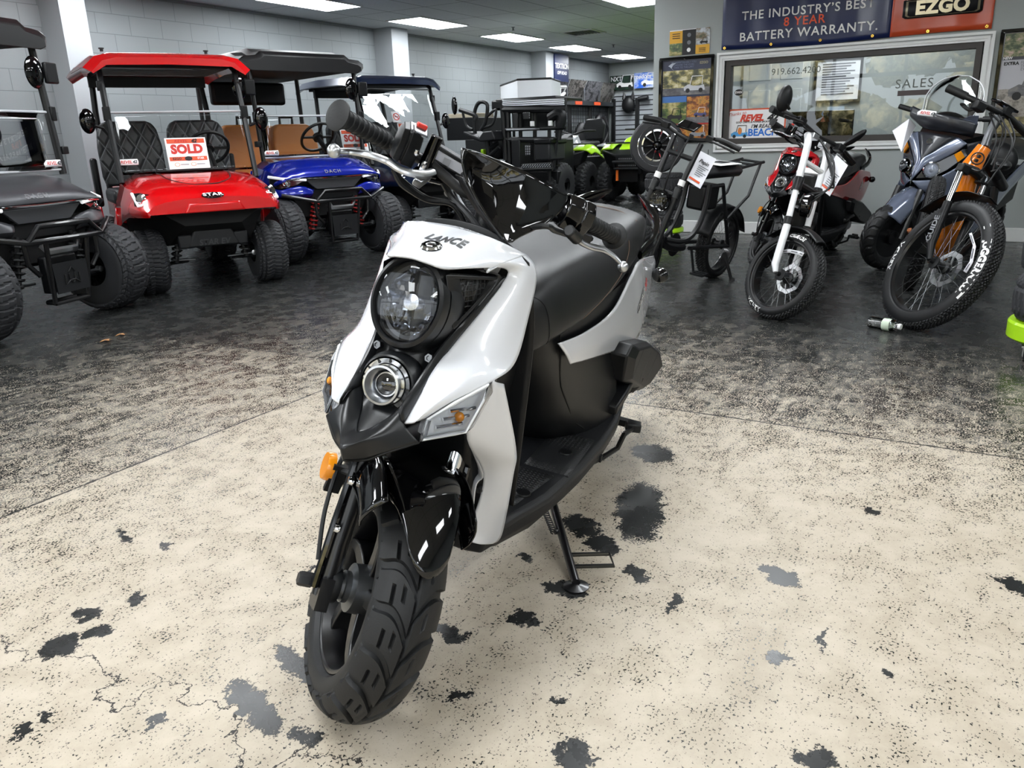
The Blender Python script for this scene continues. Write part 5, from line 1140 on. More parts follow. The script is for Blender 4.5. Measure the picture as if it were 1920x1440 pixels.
for s in (-1, 1):
    MB().tube([V(-.165, s * .2, 1.098), V(-.182, s * .325, 1.083)], .0175, 12).build('grip', M_rub, hb)
    MB().tube([V(-.11, s * .17, 1.085), V(-.12, s * .24, 1.075), V(-.15, s * .31, 1.06)], .007, 8).build('brake_lever', M_blkm, hb)
    MB().box((-.13, s * .15, 1.09), (.04, .05, .035)).build('brake_clamp', M_mat, hb, bevel=.004)
MB().box((-.17, -.02, 1.12), (.1, .12, .014), (0, 20, 0)).build('display', M_blk, hb, bevel=.004)
MB().tube([V(-.14, .02, 1.08), V(-.05, .03, .98), V(-.03, .01, .86), V(-.05, 0, .74)], .006, 8, samples=18).build('brake_hose', M_blkm, eb, mw=mF)
round_lamp(eb, 'headlamp', V(-.04, 0, .675), (1, 0, .05), .062, mF)
fm = MB()
fm.tube([V(-.14, 0, .72), V(-.2, 0, .55), V(-.34, 0, .36), V(-.5, 0, .3), V(-.62, 0, .29)], .028, 10, samples=20)
for s in (-1, 1):
    fm.tube([V(-.33, s * .03, .38), V(-.48, s * .075, .36), V(-.6, s * .09, .42), V(-.68, s * .09, .56), V(-.7, s * .085, .72)], .018, 8, samples=20)
    fm.tube([V(-.62, s * .05, .29), V(-.85, s * .085, .28), V(-1.12, s * .085, .255)], .014, 8).tube([V(-1.12, s * .085, .255), V(-.98, s * .085, .52), V(-.9, s * .08, .7)], .013, 8)
    fm.tube([V(-.9, s * .08, .7), V(-.7, s * .085, .7)], .014, 8)
fm = fm.build('frame', M_blkm, eb, mw=mB)
MB().box((-.79, 0, .62), (.2, .14, .17)).build('battery_box', M_mat, eb, mw=mB, bevel=.02)
MB().loft([[V(x, y * k, z) for y, z in ((-.1, .79), (-.06, .83), (.06, .83), (.1, .79), (.08, .75), (-.08, .75))] for x, k in ((-.62, .6), (-.66, .95), (-.85, 1.05), (-1.08, 1.2), (-1.12, 1))]).build('seat', M_seat, eb, mw=mB, bevel=.012, seg=3)
rk = MB()
for s in (-1, 1): rk.tube([V(-1.08, s * .08, .8), V(-1.45, s * .085, .83)], .011, 8).tube([V(-1.4, s * .085, .82), V(-1.3, s * .085, .6), V(-1.0, s * .09, .45)], .011, 8)
for k in range(3): rk.tube([V(-1.15 - .14 * k, -.085, .81 + .008 * k), V(-1.15 - .14 * k, .085, .81 + .008 * k)], .009, 8)
rk.build('rear_rack', M_blkm, eb, mw=mB)
MB().strip([[V(-1.12 + .29 * math.cos(R(a)), y * .062, .255 + .29 * math.sin(R(a)) - .012 * abs(y)) for y in (-1, -.5, 0, .5, 1)] for a in (20, 50, 80, 110, 140, 165)], 9, 16).build('rear_fender', M_mat, eb, mw=mB, solid=.003)
cr_ = MB().lathe([(0, .07), (.075, .068), (.08, .064), (.05, .06)], V(-.62, 0, .29), (0, -1, 0), 28).tube([V(-.62, .07, .29), V(-.66, .09, .13)], .009, 8).tube([V(-.62, -.08, .29), V(-.58, -.1, .45)], .009, 8).build('crankset', M_blkm, eb, mw=mB)
for p in ((-.66, .135, .125), (-.58, -.145, .455)):
    b = MB()
    for dx in (-.04, 0, .04): b.box((p[0] + dx, p[1], p[2]), (.012, .085, .014))
    for dy in (-.042, .042): b.box((p[0], p[1] + dy, p[2]), (.09, .01, .014))
    b.build('pedal', M_blkm, cr_)
MB().tube([V(-1.05, .1, .22), V(-1.09, .17, .03)], .012, 8).tube([V(-1.08, .168, .03), V(-1.1, .185, .022)], .02, 8).build('kickstand', M_blkm, eb, mw=mB)
hang_tag('printed price tag hanging from the black electric bike handlebar', mF, [(-0.2807,0.05,0.9898), (-0.4155,0.12,0.9534), (-0.2073,0.16,0.7899), (-0.1002,0.09,0.8335)], 'Pepin')
tp = [mB @ V(x, y, .835) for x, y in ((-.78, -.1), (-1.08, -.1), (-1.08, .1), (-.78, .1))]
t = empty('paper_sheet', 'printed white sheet lying on the black electric bike seat', 'paper')
nn = V(0, 0, 1); sh = MB().loft([[p + nn * d for p in tp] for d in (0, .003)]).build('sheet', M_paper, t)
g_ = lambda u, v, d=.005: lerp(lerp(tp[0], tp[1], u), lerp(tp[3], tp[2], u), v) + nn * d
for u0, u1, v0, v1 in ((.45, .8, .3, .75), (.3, .38, .2, .8), (.85, .9, .1, .9)):
    b = MB(); b.poly([g_(u, v) for u, v in ((u0, v0), (u1, v0), (u1, v1), (u0, v1))]); b.build('print_block', M_ink if u0 > .4 else M_print, sh)
# ---- white-fork bike
mF, mB = Matrix(((-0.50000,0.79115,0.35224,4.60000),(-0.86603,-0.45677,-0.20337,1.01000),(-0.00000,-0.40674,0.91355,0.00000),(0,0,0,1))), Matrix(((-0.99756,0.06890,0.01091,4.60000),(-0.06976,-0.98528,-0.15605,1.02000),(-0.00000,-0.15643,0.98769,0.00000),(0,0,0,1)))
eb = empty('electric_bike', 'fat tyre electric bike with white fork legs in front of the red scooter', 'electric bike', group='fat tyre electric bikes')
M_wfrk = pm('white_fork_paint', 'E2E3E6', .25, coat=.6)
bike_wheel(eb, 'front_tyre', mF, .255, .052, .203, (('KENDA', 243, .2255, .036, 1.15), ('CRUSADE', 80, .2255, .026, 1.0)), .085, 72)
for s in (-1, 1):
    f = MB().tube([V(0, s * .078, .255), V(-.02, s * .082, .3), V(-.035, s * .085, .55)], [.014, .022, .022], 12).tube([V(-.035, s * .085, .53), V(-.065, s * .088, .78)], .018, 12).build('fork_leg', M_wfrk, eb, mw=mF)
    MB().lathe([(.026, 0), (.027, .04), (.024, .045)], V(-.036, s * .085, .53), (-.1, 0, 1), 14).build('fork_seal', M_mat, f)
    MB().lathe([(.027, 0), (.029, .07), (.027, .075)], V(-.058, s * .088, .73), (-.1, 0, 1), 14).build('crown_clamp', M_mat, f)
    MB().tube([V(-.065, s * .088, .78), V(-.085, s * .09, .96), V(-.1, s * .088, 1.02), V(-.13, s * .075, 1.06)], .021, 12, samples=14).build('upper_fork', M_wfrk, f)
MB().tube([V(-.075, -.09, .9), V(-.075, .09, .9)], .016, 10).build('fork_brace', M_wfrk, eb, mw=mF)
MB().tube([V(-.06, -.1, .765), V(-.06, .1, .765)], .025, 10).build('fork_crown', M_mat, eb, mw=mF)
MB().strip([[V(.278 * math.cos(R(a)), y * .06, .255 + .292 * math.sin(R(a)) - .02 * abs(y) ** 2) for y in (-1, -.5, 0, .5, 1)] for a in (48, 70, 90, 110, 132)], 9, 16).build('front_fender', M_mat, eb, mw=mF, solid=.003)
hb = MB().tube([V(-.15, -.38, 1.08), V(-.13, -.2, 1.1), V(-.13, 0, 1.085), V(-.13, .2, 1.1), V(-.15, .38, 1.08)], .014, 10, samples=24).build('handlebar', M_blkm, eb, mw=mF)
for s in (-1, 1):
    MB().tube([V(-.135, s * .25, 1.095), V(-.15, s * .39, 1.078)], .02, 12).build('grip', M_rub, hb)
    MB().tube([V(-.08, s * .2, 1.08), V(-.09, s * .34, 1.06)], .008, 8).build('brake_lever', M_blkm, hb)
    MB().box((-.11, s * .19, 1.09), (.05, .06, .04)).build('switch_box', M_mat, hb, bevel=.005)
MB().box((-.11, -.05, 1.06), (.05, .05, .03)).build('stem_clamp', M_alu, hb, bevel=.004); MB().box((-.11, .06, 1.05), (.05, .05, .03)).build('stem_clamp', M_alu, hb, bevel=.004)
MB().ell((-0.0718,-0.4,1.127), (.025, .05, .075), 16, 12).build('side_mirror', M_mat, hb); MB().tube([(-0.0507,-0.36,1.084), (-0.0531,-0.39,1.101)], .008, 8).build('mirror_stalk', M_mat, hb)
round_lamp(eb, 'headlamp', (-0.0103,0,0.6732), (.9, .55, .05), .062, mF)
for k in range(3): MB().tube([V(-.11, .02 * k, 1.07), V(0.0, .06 + .03 * k, .95 - .05 * k), V(.02, .07, .8), V(-.05, .0, .74 - .05 * k)], .006, 6, samples=16).build('cable', M_blkm, eb, mw=mF)
fm = MB().tube([V(-.3, 0, .62), V(-.36, 0, .5), V(-.45, 0, .38), V(-.6, 0, .3)], .036, 10).tube([V(-.3, 0, .62), V(-.5, 0, .62), V(-.85, 0, .68)], .03, 10)
for s in (-1, 1): fm.tube([V(-.6, s * .05, .3), V(-1.13, s * .09, .255)], .016, 8).tube([V(-1.13, s * .09, .255), V(-.85, s * .06, .68)], .016, 8)
fm.build('frame', M_mat, eb, mw=mB)
MB().box((-.45, 0, .52), (.34, .1, .2)).build('battery_box', M_mat, eb, mw=mB, bevel=.02)
MB().loft([[V(x, y * k, z) for y, z in ((-.1, .74), (-.06, .785), (.06, .785), (.1, .74), (.08, .7), (-.08, .7))] for x, k in ((-.42, .6), (-.48, .95), (-.8, 1.1), (-1.2, 1.2), (-1.25, 1))]).build('seat', M_seat, eb, mw=mB, bevel=.012, seg=3)
MB().box((-.62, 0, .792), (.2, .17, .012), (0, 4, 0)).build('seat_protector', M_paper, eb, mw=mB)
bike_wheel(eb, 'rear_tyre', mB, .255, .052, .203, (), 0, 72, loc=(-1.13, 0, .255))
MB().tube([V(-.95, .1, .25), V(-1.02, .2, .0)], .012, 8).build('kickstand', M_blkm, eb, mw=mB)
hang_tag('printed price tag hanging from the white fork electric bike', mF, [(-0.0457,0.11,1.018), (0.018,0.16,0.9749), (0.0068,0.12,0.7755), (-0.0671,0.08,0.8146)], '', 8)
# ---- orange mountain bike
mF, mB = Matrix(((-0.77384,0.56130,0.29344,4.66100),(-0.63338,-0.68578,-0.35852,0.31700),(-0.00000,-0.46330,0.88620,0.00000),(0,0,0,1))), Matrix(((-0.99756,0.06890,0.01091,4.66100),(-0.06976,-0.98528,-0.15605,0.31700),(-0.00000,-0.15643,0.98769,0.00000),(0,0,0,1)))
M_or = pm('orange_gloss_paint', 'E07A10', .2, coat=1)
eb = empty('electric_bike', 'orange framed fat tyre mountain bike with large front wheel by the right edge', 'electric bike', group='fat tyre electric bikes')
bike_wheel(eb, 'front_tyre', mF, .365, .05, .285, (('KENDA', 182, .319, .05, 1.12), ('JUGGERNAUT', 2, .319, .05, 1.0), ('I I I', 45, .319, .04, .6)), .1, 100)
for s in (-1, 1):
    f = MB().tube([V(.0, s * .07, .365), V(-.04, s * .08, .45), V(-.09, s * .082, .68)], [.014, .022, .022], 12).build('fork_leg', M_mat, eb, mw=mF)
    MB().tube([V(-.085, s * .082, .66), V(-.13, s * .082, .86)], .016, 12).build('stanchion', M_chr, f)
    MB().box((-.135, s * .07, .87), (.05, .06, .05)).build('crown_end', M_mat, f, bevel=.008)
    if s < 0: text('lettering', 'GUIDE', M_alud, f, plane_fn((-.06, -.1055, .52), (-.2, 0, .98), (-.98, 0, -.2)), size=.05, bold=.03, shear=.2)
MB().tube([V(-.135, -.08, .875), V(-.14, 0, .89), V(-.135, .08, .875)], .026, 10).build('fork_crown', M_mat, eb, mw=mF)
MB().strip([[V(-.02 + .395 * math.cos(R(a)), y * .062, .365 + .405 * math.sin(R(a)) - .015 * abs(y)) for y in (-1, -.5, 0, .5, 1)] for a in (75, 90, 105, 120, 138)], 9, 16).build('front_fender', M_mat, eb, mw=mF, solid=.004)
ht = MB().tube([(-0.1837,0,0.8713), (-0.1824,0,0.9173), (-0.1764,0,0.9935), (-0.17,0,1.027)], [.05, .052, .04, .036], 18).build('head_tube', M_or, eb, mw=mF)
hc = Vector((-0.1743,0,0.9541)); hx = (Vector((-0.17,0,1.027)) - Vector((-0.1837,0,0.8713))).normalized()
cam_l = (mF.inverted() @ V(0, 0, 1.04) - hc).normalized(); cam_l = (cam_l - hx * cam_l.dot(hx)).normalized(); sd = hx.cross(cam_l)
b = MB().tube([hc + cam_l * .048 + (hx * math.cos(a) + sd * math.sin(a)) * .03 for a in [2 * math.pi * k / 24 for k in range(24)]], .0035, 6, closed=True); b.build('head_badge', M_ink, ht)
b = MB()
for z in (-.012, .012): b.box(hc + cam_l * .047 + hx * z, (.014, .014, .014))
b.build('badge_mark', M_ink, ht)
MB().tube([(-0.17,0,1.027), (-0.1939,0,1.105), (-0.1929,0,1.171), (-0.1821,0,1.219)], [.022, .021, .024, .026], 14).build('stem', M_alud, eb, mw=mF)
bar = [(-0.2871,-0.3,1.216), (-0.1654,-0.17,1.194), (-0.1546,-0.06,1.2), (-0.1698,0,1.212), (-0.1834,0.06,1.218), (-0.1803,0.24,1.185)]
hb = MB().tube(bar, .0155, 12, samples=24).build('handlebar', M_blkm, eb, mw=mF)
MB().tube([(-0.2826,-0.3,1.216), (-0.212,-0.22,1.204)], .021, 14).build('grip', M_rub, hb); MB().tube([(-0.2033,0.12,1.218), (-0.1659,0.25,1.178)], .021, 14).build('grip', M_rub, hb)
MB().tube([(-0.2117,-0.21,1.158), (-0.1727,-0.19,1.143), (-0.1663,-0.165,1.173)], .009, 8, samples=10).ell((-0.2141,-0.21,1.161), (.014, .02, .009), 10, 8).build('thumb_lever', M_blkm, hb)
MB().box((-0.1541,-0.165,1.172), (.05, .06, .045)).build('brake_clamp', M_mat, hb, bevel=.006)
MB().box((-0.1982,0,1.261), (.085, .13, .014), (0, 12, 0)).build('display', M_blk, hb, bevel=.004); MB().box((-0.1555,0,1.224), (.03, .04, .04)).build('display_mount', M_mat, hb)
for q in ([(-0.1402,-0.1,1.168), (-0.0072,-0.08,1.03), (-0.0369,-0.04,0.8851), (-0.1526,-0.05,0.8944)], [(-0.1533,-0.04,1.192), (-0.0267,0.03,1.06), (-0.0166,0.02,0.8789), (-0.002,0,0.8258)], [(-0.1801,0.04,1.214), (-0.0995,0.08,1.113), (-0.033,0.05,0.9518), (-0.0487,0.02,0.9014)], [(-0.164,0,1.194), (-0.1076,0.03,1.104), (-0.0813,0.02,0.9956), (-0.0482,0,0.9275)], [(-0.1443,-0.08,1.172), (-0.092,-0.02,1.124), (-0.0882,0.02,1.025), (-0.0515,0.03,0.912)]):
    MB().tube(q, .0045, 6, samples=22).build('cable', M_blkm, eb, mw=mF)
MB().tube([(-0.1702,0.03,0.8923), (-0.1561,0.06,0.8857)], .02, 14).lathe([(.026, 0), (.028, .012), (.0, .014)], (-0.1316,0.06,0.8746), cam_l, 20).build('headlamp', M_mat, eb, mw=mF)
MB().lathe([(.022, .015), (.0, .02)], (-0.1316,0.06,0.8746), cam_l, 20).build('headlamp_lens', M_glow, eb, mw=mF)
wl = lambda u, v, x: Vector((0, 0, 0))
dt = [mB.inverted() @ (mF @ lerp(Vector((-0.1837,0,0.8713)), Vector((-0.17,0,1.027)), .3)) + V(-.03, 0, 0)] + [mB.inverted() @ Vector(p) for p in ((5.12,0.1502,0.5025), (5.3,0.2061,0.329), (5.45,0.235,0.2599))]
MB().tube(dt, [.045, .062, .062, .05], 14).build('down_tube', M_or, eb, mw=mB)
tt = [mB.inverted() @ (mF @ lerp(Vector((-0.1837,0,0.8713)), Vector((-0.17,0,1.027)), .8)) + V(-.03, 0, 0)] + [mB.inverted() @ Vector(p) for p in ( (5.25,-0.0166,0.7528), (5.6,-0.0577,0.673))]
MB().tube(tt, .03, 12).build('top_tube', M_mat, eb, mw=mB)
MB().tube([mB.inverted() @ Vector(p) for p in ((5.5,-0.0196,0.6794), (5.5,-0.0169,0.4669), (5.55,0.1123,0.2675))], .022, 10).build('seat_tube', M_mat, eb, mw=mB)
MB().ell(mB.inverted() @ Vector((5.6,-0.02,0.7999)), (.14, .07, .035), 16, 10).build('saddle', M_seat, eb, mw=mB)
bike_wheel(eb, 'rear_tyre', mB, .365, .05, .285, (), 0, 90, loc=(-1.22, 0, .365))
MB().tube([V(-.6, 0, .36), V(-1.22, .08, .365)], .02, 8).tube([V(-.6, 0, .36), V(-1.22, -.08, .365)], .02, 8).build('chain_stay', M_or, eb, mw=mB)
MB().box((-.62, 0, .38), (.2, .12, .16)).build('motor', M_mat, eb, mw=mB, bevel=.03)
# paper tag strip on the spokes of two wheels
def spoke_tag(label, mwm, pts):
    t = empty('spoke_tag', label, 'tag'); b = MB(); q = [mwm @ Vector(p) for p in pts]; n = (q[1] - q[0]).cross(q[2] - q[0]).normalized() * .0008
    k = len(q) // 2
    sh = b.grid([[p + n for p in q[:k]], [p + n for p in q[k:]]]).build('strip', M_ctag, t, solid=.001, sharp=0)
    for i in range(k - 1):
        c = [lerp(q[i], q[k + i], .5), lerp(q[i + 1], q[k + i + 1], .5)]
        MB().tube([lerp(c[0], c[1], .2) - n * 3, lerp(c[0], c[1], .8) - n * 3], .003, 4).build('print_line', M_print, sh)
spoke_tag('white paper strip tied to the orange bike spokes', Matrix(((-0.77384,0.56130,0.29344,4.66100),(-0.63338,-0.68578,-0.35852,0.31700),(-0.00000,-0.46330,0.88620,0.00000),(0,0,0,1))), [(0.1154,-0.03,0.5469), (0.1854,-0.03,0.4911), (0.2257,-0.03,0.4093), (0.2212,-0.03,0.3559), (0.129,-0.03,0.5544), (0.21,-0.03,0.4886), (0.2499,-0.03,0.4073), (0.2495,-0.03,0.349)])
spoke_tag('white paper strip tied to the white fork bike spokes', Matrix(((-0.50000,0.79115,0.35224,4.60000),(-0.86603,-0.45677,-0.20337,1.01000),(-0.00000,-0.40674,0.91355,0.00000),(0,0,0,1))), [(-0.0843,-0.03,0.3896), (-0.0065,-0.03,0.4074), (0.0713,-0.03,0.4031), (0.1036,-0.03,0.3973), (-0.0713,-0.03,0.3782), (0.0066,-0.03,0.3867), (0.0733,-0.03,0.3815), (0.0986,-0.03,0.375)])
# ---- red scooter: the same model in red, with mirrors
red_sc = copy_thing(scooter, 'red step-through motor scooter with round mirrors behind the white fork bike', mw=Matrix(((-0.98163,-0.18846,-0.02985,6.36000),(0.19081,-0.96954,-0.15356,1.45000),(-0.00000,-0.15643,0.98769,0.00000),(0,0,0,1))), swap={M_white: pm('scooter_red_paint', 'A30A12', .2, coat=1)})
for p, q, s in (((-0.25,-0.2027,0.995), (-0.3,-0.064,0.9534), -1), ((-0.3,0.3468,1.024), (-0.32,0.1914,0.8989), 1)):
    p, q = Vector(p), Vector(q); d = (p - q).normalized()
    MB().loft([[p + d * a + V(.03 * k, 0, 0) * sx + V(0, 0, 1) * sz * .036 * k for sx, sz in ((1, 0), (.7, .7), (0, 1), (-.7, .7), (-1, 0), (-.7, -.7), (0, -1), (.7, -.7))] for a, k in ((-.11, .25), (-.08, .7), (-.02, 1), (.04, .95), (.075, .6), (.085, .2))]).build('side_mirror', M_mat, red_sc, bevel=.003)
    MB().tube([p - d * .1, q], .006, 8).build('mirror_stalk', M_mat, red_sc)
# ---- silver-blue touring scooter with a tall screen
mS = Matrix(((-0.90631,-0.41742,-0.06611,6.62000),(0.42262,-0.89515,-0.14178,0.65000),(-0.00000,-0.15643,0.98769,0.00000),(0,0,0,1)))
M_slv = pm('silver_blue_paint', '6C7488', .25, .45, coat=1); M_slvd = pm('dark_grey_panel', '23252B', .35, coat=.3)
sv = empty('motor_scooter', 'silver blue scooter with tall clear windshield and twin round headlights', 'motor scooter', mw=mS)
Q = lambda name, b, mat, par=sv, **k: b.build(name, mat, par, **k)
t = tyre_mb(.243, .05, .06, .168, .042, tread_chevron(20), .006, 160, 30, pt=1.3, skew=chevron_skew(20)).build('front_tyre', M_rub, sv, loc=(.0, 0, .25), rot=(0, 0, -12))
MB().lathe([(.168, -.045), (.152, -.03), (.05, -.02), (.05, .02), (.152, .03), (.168, .045)], (0, 0, 0), (0, 1, 0), 40, cap=False).build('wheel_rim', M_steelrim, t)
b = MB()
for k in range(6):
    a = math.pi * k / 3; b.box((.095 * math.cos(a), 0, .095 * math.sin(a)), (.13, .04, .022), (0, -math.degrees(a), 0))
b.lathe([(0, -.06), (.05, -.05), (.05, .05), (0, .06)], (0, 0, 0), (0, 1, 0), 20).build('wheel_spokes', M_steelrim, t)
MB().strip([[V(-.2, -.1, .55), V(-.165, -.05, .595), V(-.156, 0, .606), V(-.165, .05, .595), V(-.2, .1, .55)], [V(-.05, -.1, .48), V(-.02, -.06, .53), V(-.01, 0, .545), V(-.02, .06, .53), V(-.07, .1, .47)], [V(.08, -.08, .38), V(.13, -.05, .42), V(.15, 0, .43), V(.12, .05, .415), V(.04, .09, .36)]], 14, 14).build('front_fender', M_slv, sv, solid=.005)
for s in (-1, 1): MB().tube([V(.0, s * .09, .25), V(-.12, s * .085, .6)], .022, 10).build('fork_leg', M_steelrim, sv)
# centre mask: silver V with a black insert
oV = [V(-.306, -.228, .942), V(-.27, -.165, .865), V(-.225, -.1, .803), V(-.17, -.045, .757), V(-.122, -.02, .70), V(-.108, 0, .655)]
iV = [V(-.299, -.149, .975), V(-.25, -.098, .915), V(-.205, -.05, .857), V(-.163, -.006, .808), V(-.135, 0, .74), V(-.106, 0, .66)]
for f in (list, mir):
    MB().strip([f(oV), f([lerp(a, c, .5) + V(.008, 0, .004) for a, c in zip(oV, iV)]), f(iV)], 24, 7).build('nose_panel', M_slv, sv, solid=.005, sharp=40)
rows = []
for i in range(9):
    q = i / 8; rows.append([V(lerp(lerp(-.162, -.248, q), lerp(-.165, -.299, q), abs(y) ** 1.5), y * .149 * q, lerp(.803, .985 - .01 * abs(y), q)) for y in (-1, -.6, -.2, .2, .6, 1)])
hi = MB().grid(rows).build('hood_insert', M_slvd, sv, solid=.004)
MB().lathe([(0, .008), (.02, .007), (.024, 0), (.024, -.01)], V(-.218, 0, .928), (.9, 0, .4), 20).build('badge', M_chr, hi)
for s, f in ((-1, mir), (1, list)):
    o = f([V(-.165, .042, .753), V(-.222, .1, .798), V(-.3, .218, .905), V(-.335, .24, .86), V(-.245, .168, .75), V(-.19, .1, .684), V(-.118, .022, .672)])
    hl = MB().loft([[p + V(-.05, 0, 0) for p in o], o]).build('headlight', M_dlens, sv, bevel=.004, sharp=20)
    c = V(-.17, s * .096, .742); nn_ = V(.93, s * .3, .12)
    MB().lathe([(.052, .002), (.057, .016), (.05, .02), (.046, .004)], c, nn_, 32, cap=False).build('lamp_ring', M_chr, hl)
    MB().lathe([(.046, .006), (.04, .002), (.034, .008), (.026, -.002), (.018, .006), (.01, .014), (0, .016)], c, nn_, 32).build('lamp_reflector', M_glow, hl, sharp=15)
    MB().lathe([(.05, .018), (.025, .026), (0, .028)], c, nn_, 24).build('lamp_lens', M_lens, hl)
    am = [lerp(o[2], o[1], .1), lerp(o[2], o[1], .42), lerp(o[3], o[4], .5), lerp(o[3], o[4], .1)]; ac_ = sum(am, V(0, 0, 0)) / 4
    MB().loft([[lerp(p, ac_, .1) for p in am], [lerp(p, ac_, .15) + V(.008, s * .006, 0) for p in am]]).build('amber_lens', M_amb, hl)
    MB().strip([f([V(-.108, .004, .653), V(-.2, .105, .676), V(-.26, .175, .738), V(-.36, .25, .835)]), f([V(-.15, .06, .6), V(-.24, .15, .64), V(-.32, .215, .7), V(-.42, .255, .775)]), f([V(-.25, .08, .56), V(-.32, .18, .55), V(-.4, .22, .6), V(-.46, .245, .69)])], 18, 9).build('side_cheek', M_slv, sv, solid=.006, sharp=25)
    MB().strip([f([V(-.306, .23, .94), V(-.4, .27, .96), V(-.5, .28, .95)]), f([V(-.34, .245, .855), V(-.42, .27, .85), V(-.5, .275, .83)]), f([V(-.4, .26, .78), V(-.45, .265, .76), V(-.5, .265, .74)])], 10, 7).build('shoulder_panel', M_slvd, sv, solid=.006)
    MB().strip([f([V(-.28, .2, .55), V(-.38, .23, .64), V(-.46, .24, .72)]), f([V(-.36, .19, .36), V(-.44, .21, .42), V(-.5, .2, .5)]), f([V(-.4, .16, .22), V(-.5, .18, .22), V(-.56, .18, .3)])], 10, 8).build('leg_shield', M_slv, sv, solid=.006)
    MB().strip([f([V(-.55, .18, .2), V(-.9, .2, .25), V(-1.2, .19, .5), V(-1.6, .16, .72)]), f([V(-.55, .2, .3), V(-.9, .2, .45), V(-1.2, .19, .66), V(-1.62, .13, .82)])], 16, 5).build('side_panel', M_slv, sv, solid=.01)
    MB().loft([[V(-.3, s * .2, 1.06), V(-.28, s * .2, 1.13), V(-.3, s * .26, 1.14), V(-.33, s * .25, 1.06)], [V(-.26, s * .12, 1.04), V(-.24, s * .12, 1.06), V(-.27, s * .14, 1.07), V(-.29, s * .14, 1.04)]]).build('winglet', M_slv, sv, bevel=.006)
# screen cowl and clear windshield
MB().strip([[V(-.3, -.24, 1.145), V(-.225, -.12, 1.13), V(-.195, 0, 1.122), V(-.225, .12, 1.11), V(-.33, .25, 1.08)], [V(-.29, -.24, 1.08), V(-.22, -.12, 1.06), V(-.19, 0, 1.06), V(-.22, .12, 1.05), V(-.32, .25, 1.02)], [V(-.34, -.22, 1.04), V(-.26, -.1, 1.01), V(-.236, 0, 1.0), V(-.26, .1, 1.0), V(-.36, .23, .98)]], 20, 8).build('screen_cowl', M_slvd, sv, solid=.006, sharp=25)
rows = []
for i in range(12):
    q = i / 11; z = lerp(1.05, 1.375, q); w = .2 * math.sqrt(max(0, 1 - max(0, (q - .45) / .56) ** 2.2)) * lerp(.85, 1.05, min(1, q * 2))
    rows.append([V(lerp(-.3, -.42, q) - .03 * (y * y), y * w, z) for y in [lerp(-1, 1, k / 14) for k in range(15)]])
wsd = MB().grid(rows).build('windshield', M_ws, sv, solid=.004)
edge = [r[0] for r in rows] + rows[-1][1:-1] + [r[-1] for r in rows[::-1]]
MB().tube(edge, .0045, 6).build('windshield_edge', pm('pane_edge', 'B9BCC0', .2), wsd)
dealer_sticker(sv, V(-.19, -.06, 1.115), (-0.1, 1, 0), (-.2, 0, 1), .9)
MB().tube([V(-.36, -.36, 1.12), V(-.36, -.2, 1.1), V(-.38, 0, 1.08), V(-.36, .2, 1.1), V(-.36, .36, 1.12)], .013, 10).build('handlebar', M_blkm, sv)
for s in (-1, 1): MB().tube([V(-.36, s * .26, 1.11), V(-.37, s * .38, 1.125)], .019, 12).build('grip', M_rub, sv)
MB().ell((-.4, 0, 1.06), (.09, .13, .07), 18, 10).build('instrument_pod', M_mat, sv)
rings = [[V(x, y * w, z + dz) for y, dz in ((-1, -.05), (-.8, .0), (0, .02), (.8, 0), (1, -.05), (.9, -.12), (-.9, -.12))] for x, z, w in ((-.62, .74, .09), (-.75, .78, .14), (-1.05, .8, .16), (-1.15, .88, .15), (-1.55, .9, .14), (-1.65, .86, .09))]
MB().loft(rings).build('seat', M_seat, sv, bevel=.02, seg=3)
MB().loft([[V(-.5, y, z) for y, z in ((.14, .8), (-.14, .8), (-.18, .2), (.18, .2))], [V(-.58, y, z) for y, z in ((.16, .7), (-.16, .7), (-.2, .18), (.2, .18))], [V(-1.5, y, z) for y, z in ((.13, .72), (-.13, .72), (-.13, .45), (.13, .45))]]).build('body_core', M_mat, sv)
MB().loft([[V(-.33, y, z) for y, z in ((.16, .95), (-.16, .95), (-.1, .62), (.1, .62))], [V(-.52, y, z) for y, z in ((.24, 1.0), (-.24, 1.0), (-.2, .35), (.2, .35))]]).build('front_core', M_mat, sv)
t2 = tyre_mb(.243, .05, .065, .168, .042, tread_chevron(20), .006, 120, 24, pt=1.3, skew=chevron_skew(20)).build('rear_tyre', M_rub, sv, loc=(-1.4, 0, .25))
MB().ell((-1.1,0.0936,0.774), (.09, .16, .14), 16, 12).build('back_rest', M_seat, sv)
p4 = [mS @ Vector(p) for p in ((-0.2,-0.1852,1.064), (-0.3,-0.1743,1.011), (-0.1,-0.1246,0.8371), (-0.1,-0.2347,0.9727))]
t = empty('hang_tag', 'pale printed sheet hanging behind the silver scooter fairing', 'tag')
MB().loft([p4, [p + V(.003, 0, 0) for p in p4]]).build('sheet', M_ctag, t)

